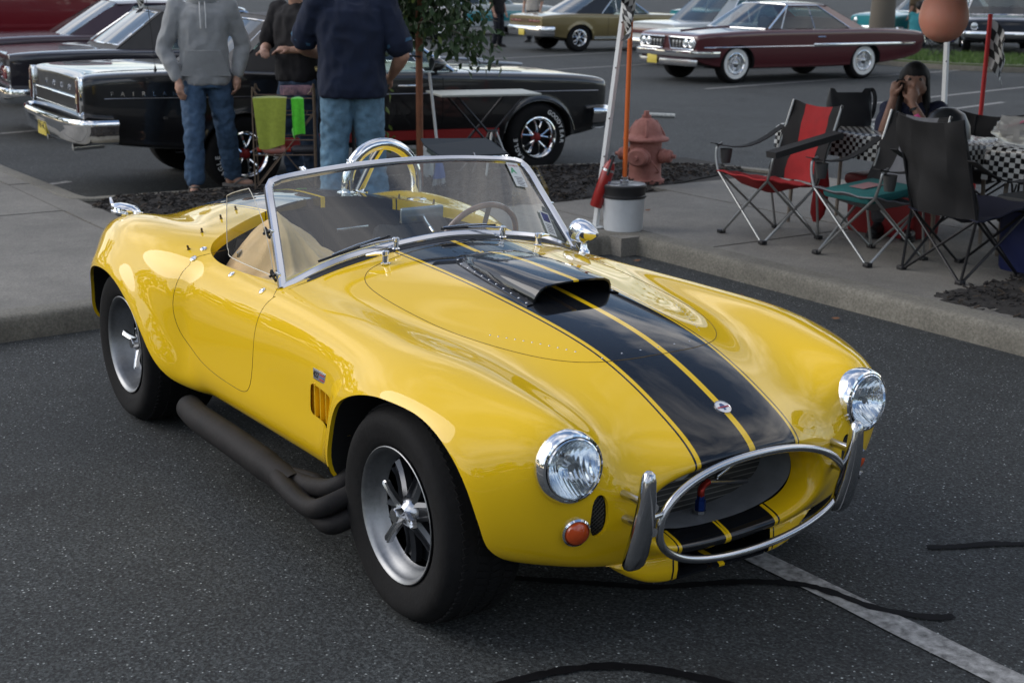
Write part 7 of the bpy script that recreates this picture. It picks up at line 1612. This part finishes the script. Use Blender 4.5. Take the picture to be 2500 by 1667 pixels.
j = tag(empty('jug', (-6.95, 3.42, Z0)), 'white plastic jug standing beside the young tree', 'jug'); mb = MB(); mb.lathe([(0, 0), (.085, 0), (.09, .01), (.09, .17), (.07, .22), (.03, .25), (.025, .27)], 24); mb.build('jug_body', mat('cloudy_plastic', (.50, .52, .50), .45), j, angle=45); mb = MB(); mb.lathe([(.03, .265), (.03, .295), (0, .297)], 18); mb.build('cap', WHITE, j); mb = MB(); mb.tube(cr_spline([(.06, 0, .22), (.10, 0, .21), (.095, 0, .13)], 4), .012, 8); mb.build('handle', MATS['cloudy_plastic'], j)
mb = MB(); mb.box((0, 0, .12), (.16, .22, .24), bev=.008); cb_ = mb.build('carton', mat('carton_white', (.40, .40, .36), .7, noise=(9, .5, (.06, .10, .08))), None); cb_.location = (-7.25, 3.62, Z0+.0); cb_.rotation_euler = (0, 0, .3); tag(cb_, 'white printed carton standing behind the young tree', 'box')
# ---- litter on the asphalt
mb = MB(); mb.tube([(0, 0, .03), (.36, .06, .03)], .028, 12); o = mb.build('rolled_paper', mat('newsprint', (.38, .40, .39), .8, noise=(40, .4)), None); o.location = (-11.4, 9.6, 0); o.rotation_euler = (0, 0, R(28)); tag(o, 'rolled newspaper lying on the open asphalt', 'newspaper')
P = [[(u*.26, v*.15, .012+.010*math.sin(7*u*3+5*v)) for v in np.linspace(0, 1, 6)] for u in np.linspace(0, 1, 8)]; mb = MB(); mb.grid(np.array(P)); o = mb.build('paper_scrap', mat('paper_bright', (.6, .6, .58), .8), None, solid=.002); o.location = (-7.55, 5.95, .0); o.rotation_euler = (0, 0, R(50)); tag(o, 'white paper scrap on the asphalt ahead of the convertible wheel', 'paper')
# a few dry leaves
for i, (x, y, z) in enumerate([(-4.2, 3.22, .02), (-3.75, 3.18, .012), (-2.6, 3.05, .012), (-5.2, 4.3, Z0+.012), (-3.3, 3.62, Z0+.012), (-1.9, 3.1, .012), (-4.7, 4.05, Z0+.012)]):
    mb = MB(); mb.add([(-.03, 0, 0), (0, .014, .006), (.03, 0, .012), (0, -.014, .004)], [(0, 1, 2, 3)]); o = mb.build('dry_leaf', mat('dry_leaf_brown', (.16, .07, .03), .8), None, smooth=False); o.location = (x, y, z); o.rotation_euler = (.2, .1, i*1.3); tag(o, ['curled brown leaf at the inner corner of the kerb', 'curled brown leaf in the gutter just past the kerb corner', 'curled brown leaf in the gutter below the grey camp chair', 'curled brown leaf on the concrete beside the mulch bed', 'curled brown leaf on the concrete beside the red camp chair', 'curled brown leaf in the gutter below the black camp chair', 'curled brown leaf on the concrete between bucket and hydrant'][i], 'leaf', 'dry leaves by the kerb')
# ---- far background
tt = tag(empty('shade_tree', (-22.2, 26.4, 0)), 'large tree with a thick grey trunk beyond the maroon hardtop', 'tree'); mb = MB(); mb.tube(cr_spline([(0, 0, 0), (.02, 0, 1.2), (0, .05, 2.6), (.05, .1, 4.2)], 5), list(np.linspace(.36, .22, 16)), 16); mb.build('trunk', BARK, tt)
tp_ = [(Vector((random.gauss(0, 1.5), random.gauss(0, 1.5), random.uniform(3.4, 6.2))), 1) for _ in range(140)]; leaves('crown', tp_, LEAF, 16, .12, .26, .40, parent=tt, seed=8)
sb = tag(empty('notice_board', (-13.2, 21.6, 0), R(-50)), 'brown framed dark red notice board on posts', 'sign')
for sy in (-.75, .75): mb = MB(); mb.box((0, sy, 1.15), (.10, .12, 2.3), bev=.01); mb.build('post', mat('brown_post', (.055, .04, .03), .7), sb)
mb = MB(); mb.box((0, 0, 1.5), (.05, 1.4, 1.3)); mb.build('panel', mat('dark_red_panel', (.06, .008, .008), .6), sb)
TEAL = gloss('teal_paint', (.02, .22, .25)); ORG = gloss('orange_paint2', (.32, .05, .008)); CRM = gloss('cream_paint', (.45, .43, .38)); DBL = gloss('dark_blue_paint', (.010, .016, .03))
ST0 = [(2.35, .86, .80, .84, .42), (2.2, .92, .86, .90, .36), (1.45, .94, .92, .95, .29), (.4, .945, .94, .965, .28), (-.6, .945, .94, .965, .28), (-1.45, .94, .945, .97, .30), (-2.1, .92, .92, .945, .36), (-2.45, .90, .88, .905, .42)]
def far_car(label, loc, hd_, paint, roofm, lower=None, hz=1.48):
    c = Car('parked_car', label, loc, hd_, paint, ST0, [(1.45, .33), (-1.45, .33)], arch=.37, pu=6, pv=5)
    for x in (1.45, -1.45):
        for sg in (1, -1): plain_wheel(c.root, x, -sg*.90, sg, .34, .2, .19, 'cap')
    c.cabin(.75, .2, -.95, -1.45, .90, .70, .955, hz, roofm, DGLASS, cpil=.35)
    if lower:
        for sg in (1, -1): mb = MB(); mb.box((0, sg*.952, .60), (2.1, .012, .30), bev=.004); mb.build('lower_panel', lower, c.root)
    bp = [(0, .42), (.03, .45), (.035, .52), (.02, .57), (0, .57), (-.03, .55)]
    c.bumper([tuple(q) for q in cr_spline([(-2.2, .96), (-2.5, .9), (-2.58, 0), (-2.5, -.9), (-2.2, -.96)], 4)], bp); c.bumper([tuple(q) for q in cr_spline([(2.15, -.96), (2.4, -.9), (2.48, 0), (2.4, .9), (2.15, .96)], 4)], bp)
    for sg in (1, -1): c.lamp(2.37, sg*.68, .70, 1, .085, HLAMP)
    return c
far_car('turquoise sedan with a white roof beyond the shade tree', (-23.6, 30.2, 0), -95, TEAL, WHT)
far_car('turquoise and white sedan far behind the gold coupe', (-34.8, 22.0, 0), 84, WHT, WHT, TEAL)
far_car('cream sedan half hidden behind the young tree', (-33.0, 17.4, 0), 84, CRM, CRM)
far_car('orange muscle car with its nose towards the lot', (-17.6, 29.2, 0), -45, ORG, DBL, hz=1.38)
far_car('dark blue hardtop parked beside the orange car', (-21.0, 29.6, 0), -50, DBL, DBL, hz=1.4)
far_car('turquoise hardtop beyond the white sedan', (-27.5, 27.0, 0), 84, TEAL, TEAL)
far_car('red sedan far beyond the dark convertibles', (-30.5, 8.6, 0), 84, gloss('bright_red_paint', (.25, .015, .015)), WHT)
far_car('blue sedan far beyond the red panel van', (-28.0, 4.8, 0), 84, gloss('royal_blue_paint', (.01, .02, .12)), WHT)
camp_chair('blue camp chair on the grass island', (-17.6, 23.2, .14), R(200), FNAV, fabric('blue_nylon', (.01, .02, .11)), fabric('blue_nylon', (.01, .02, .11)), BTUBE)
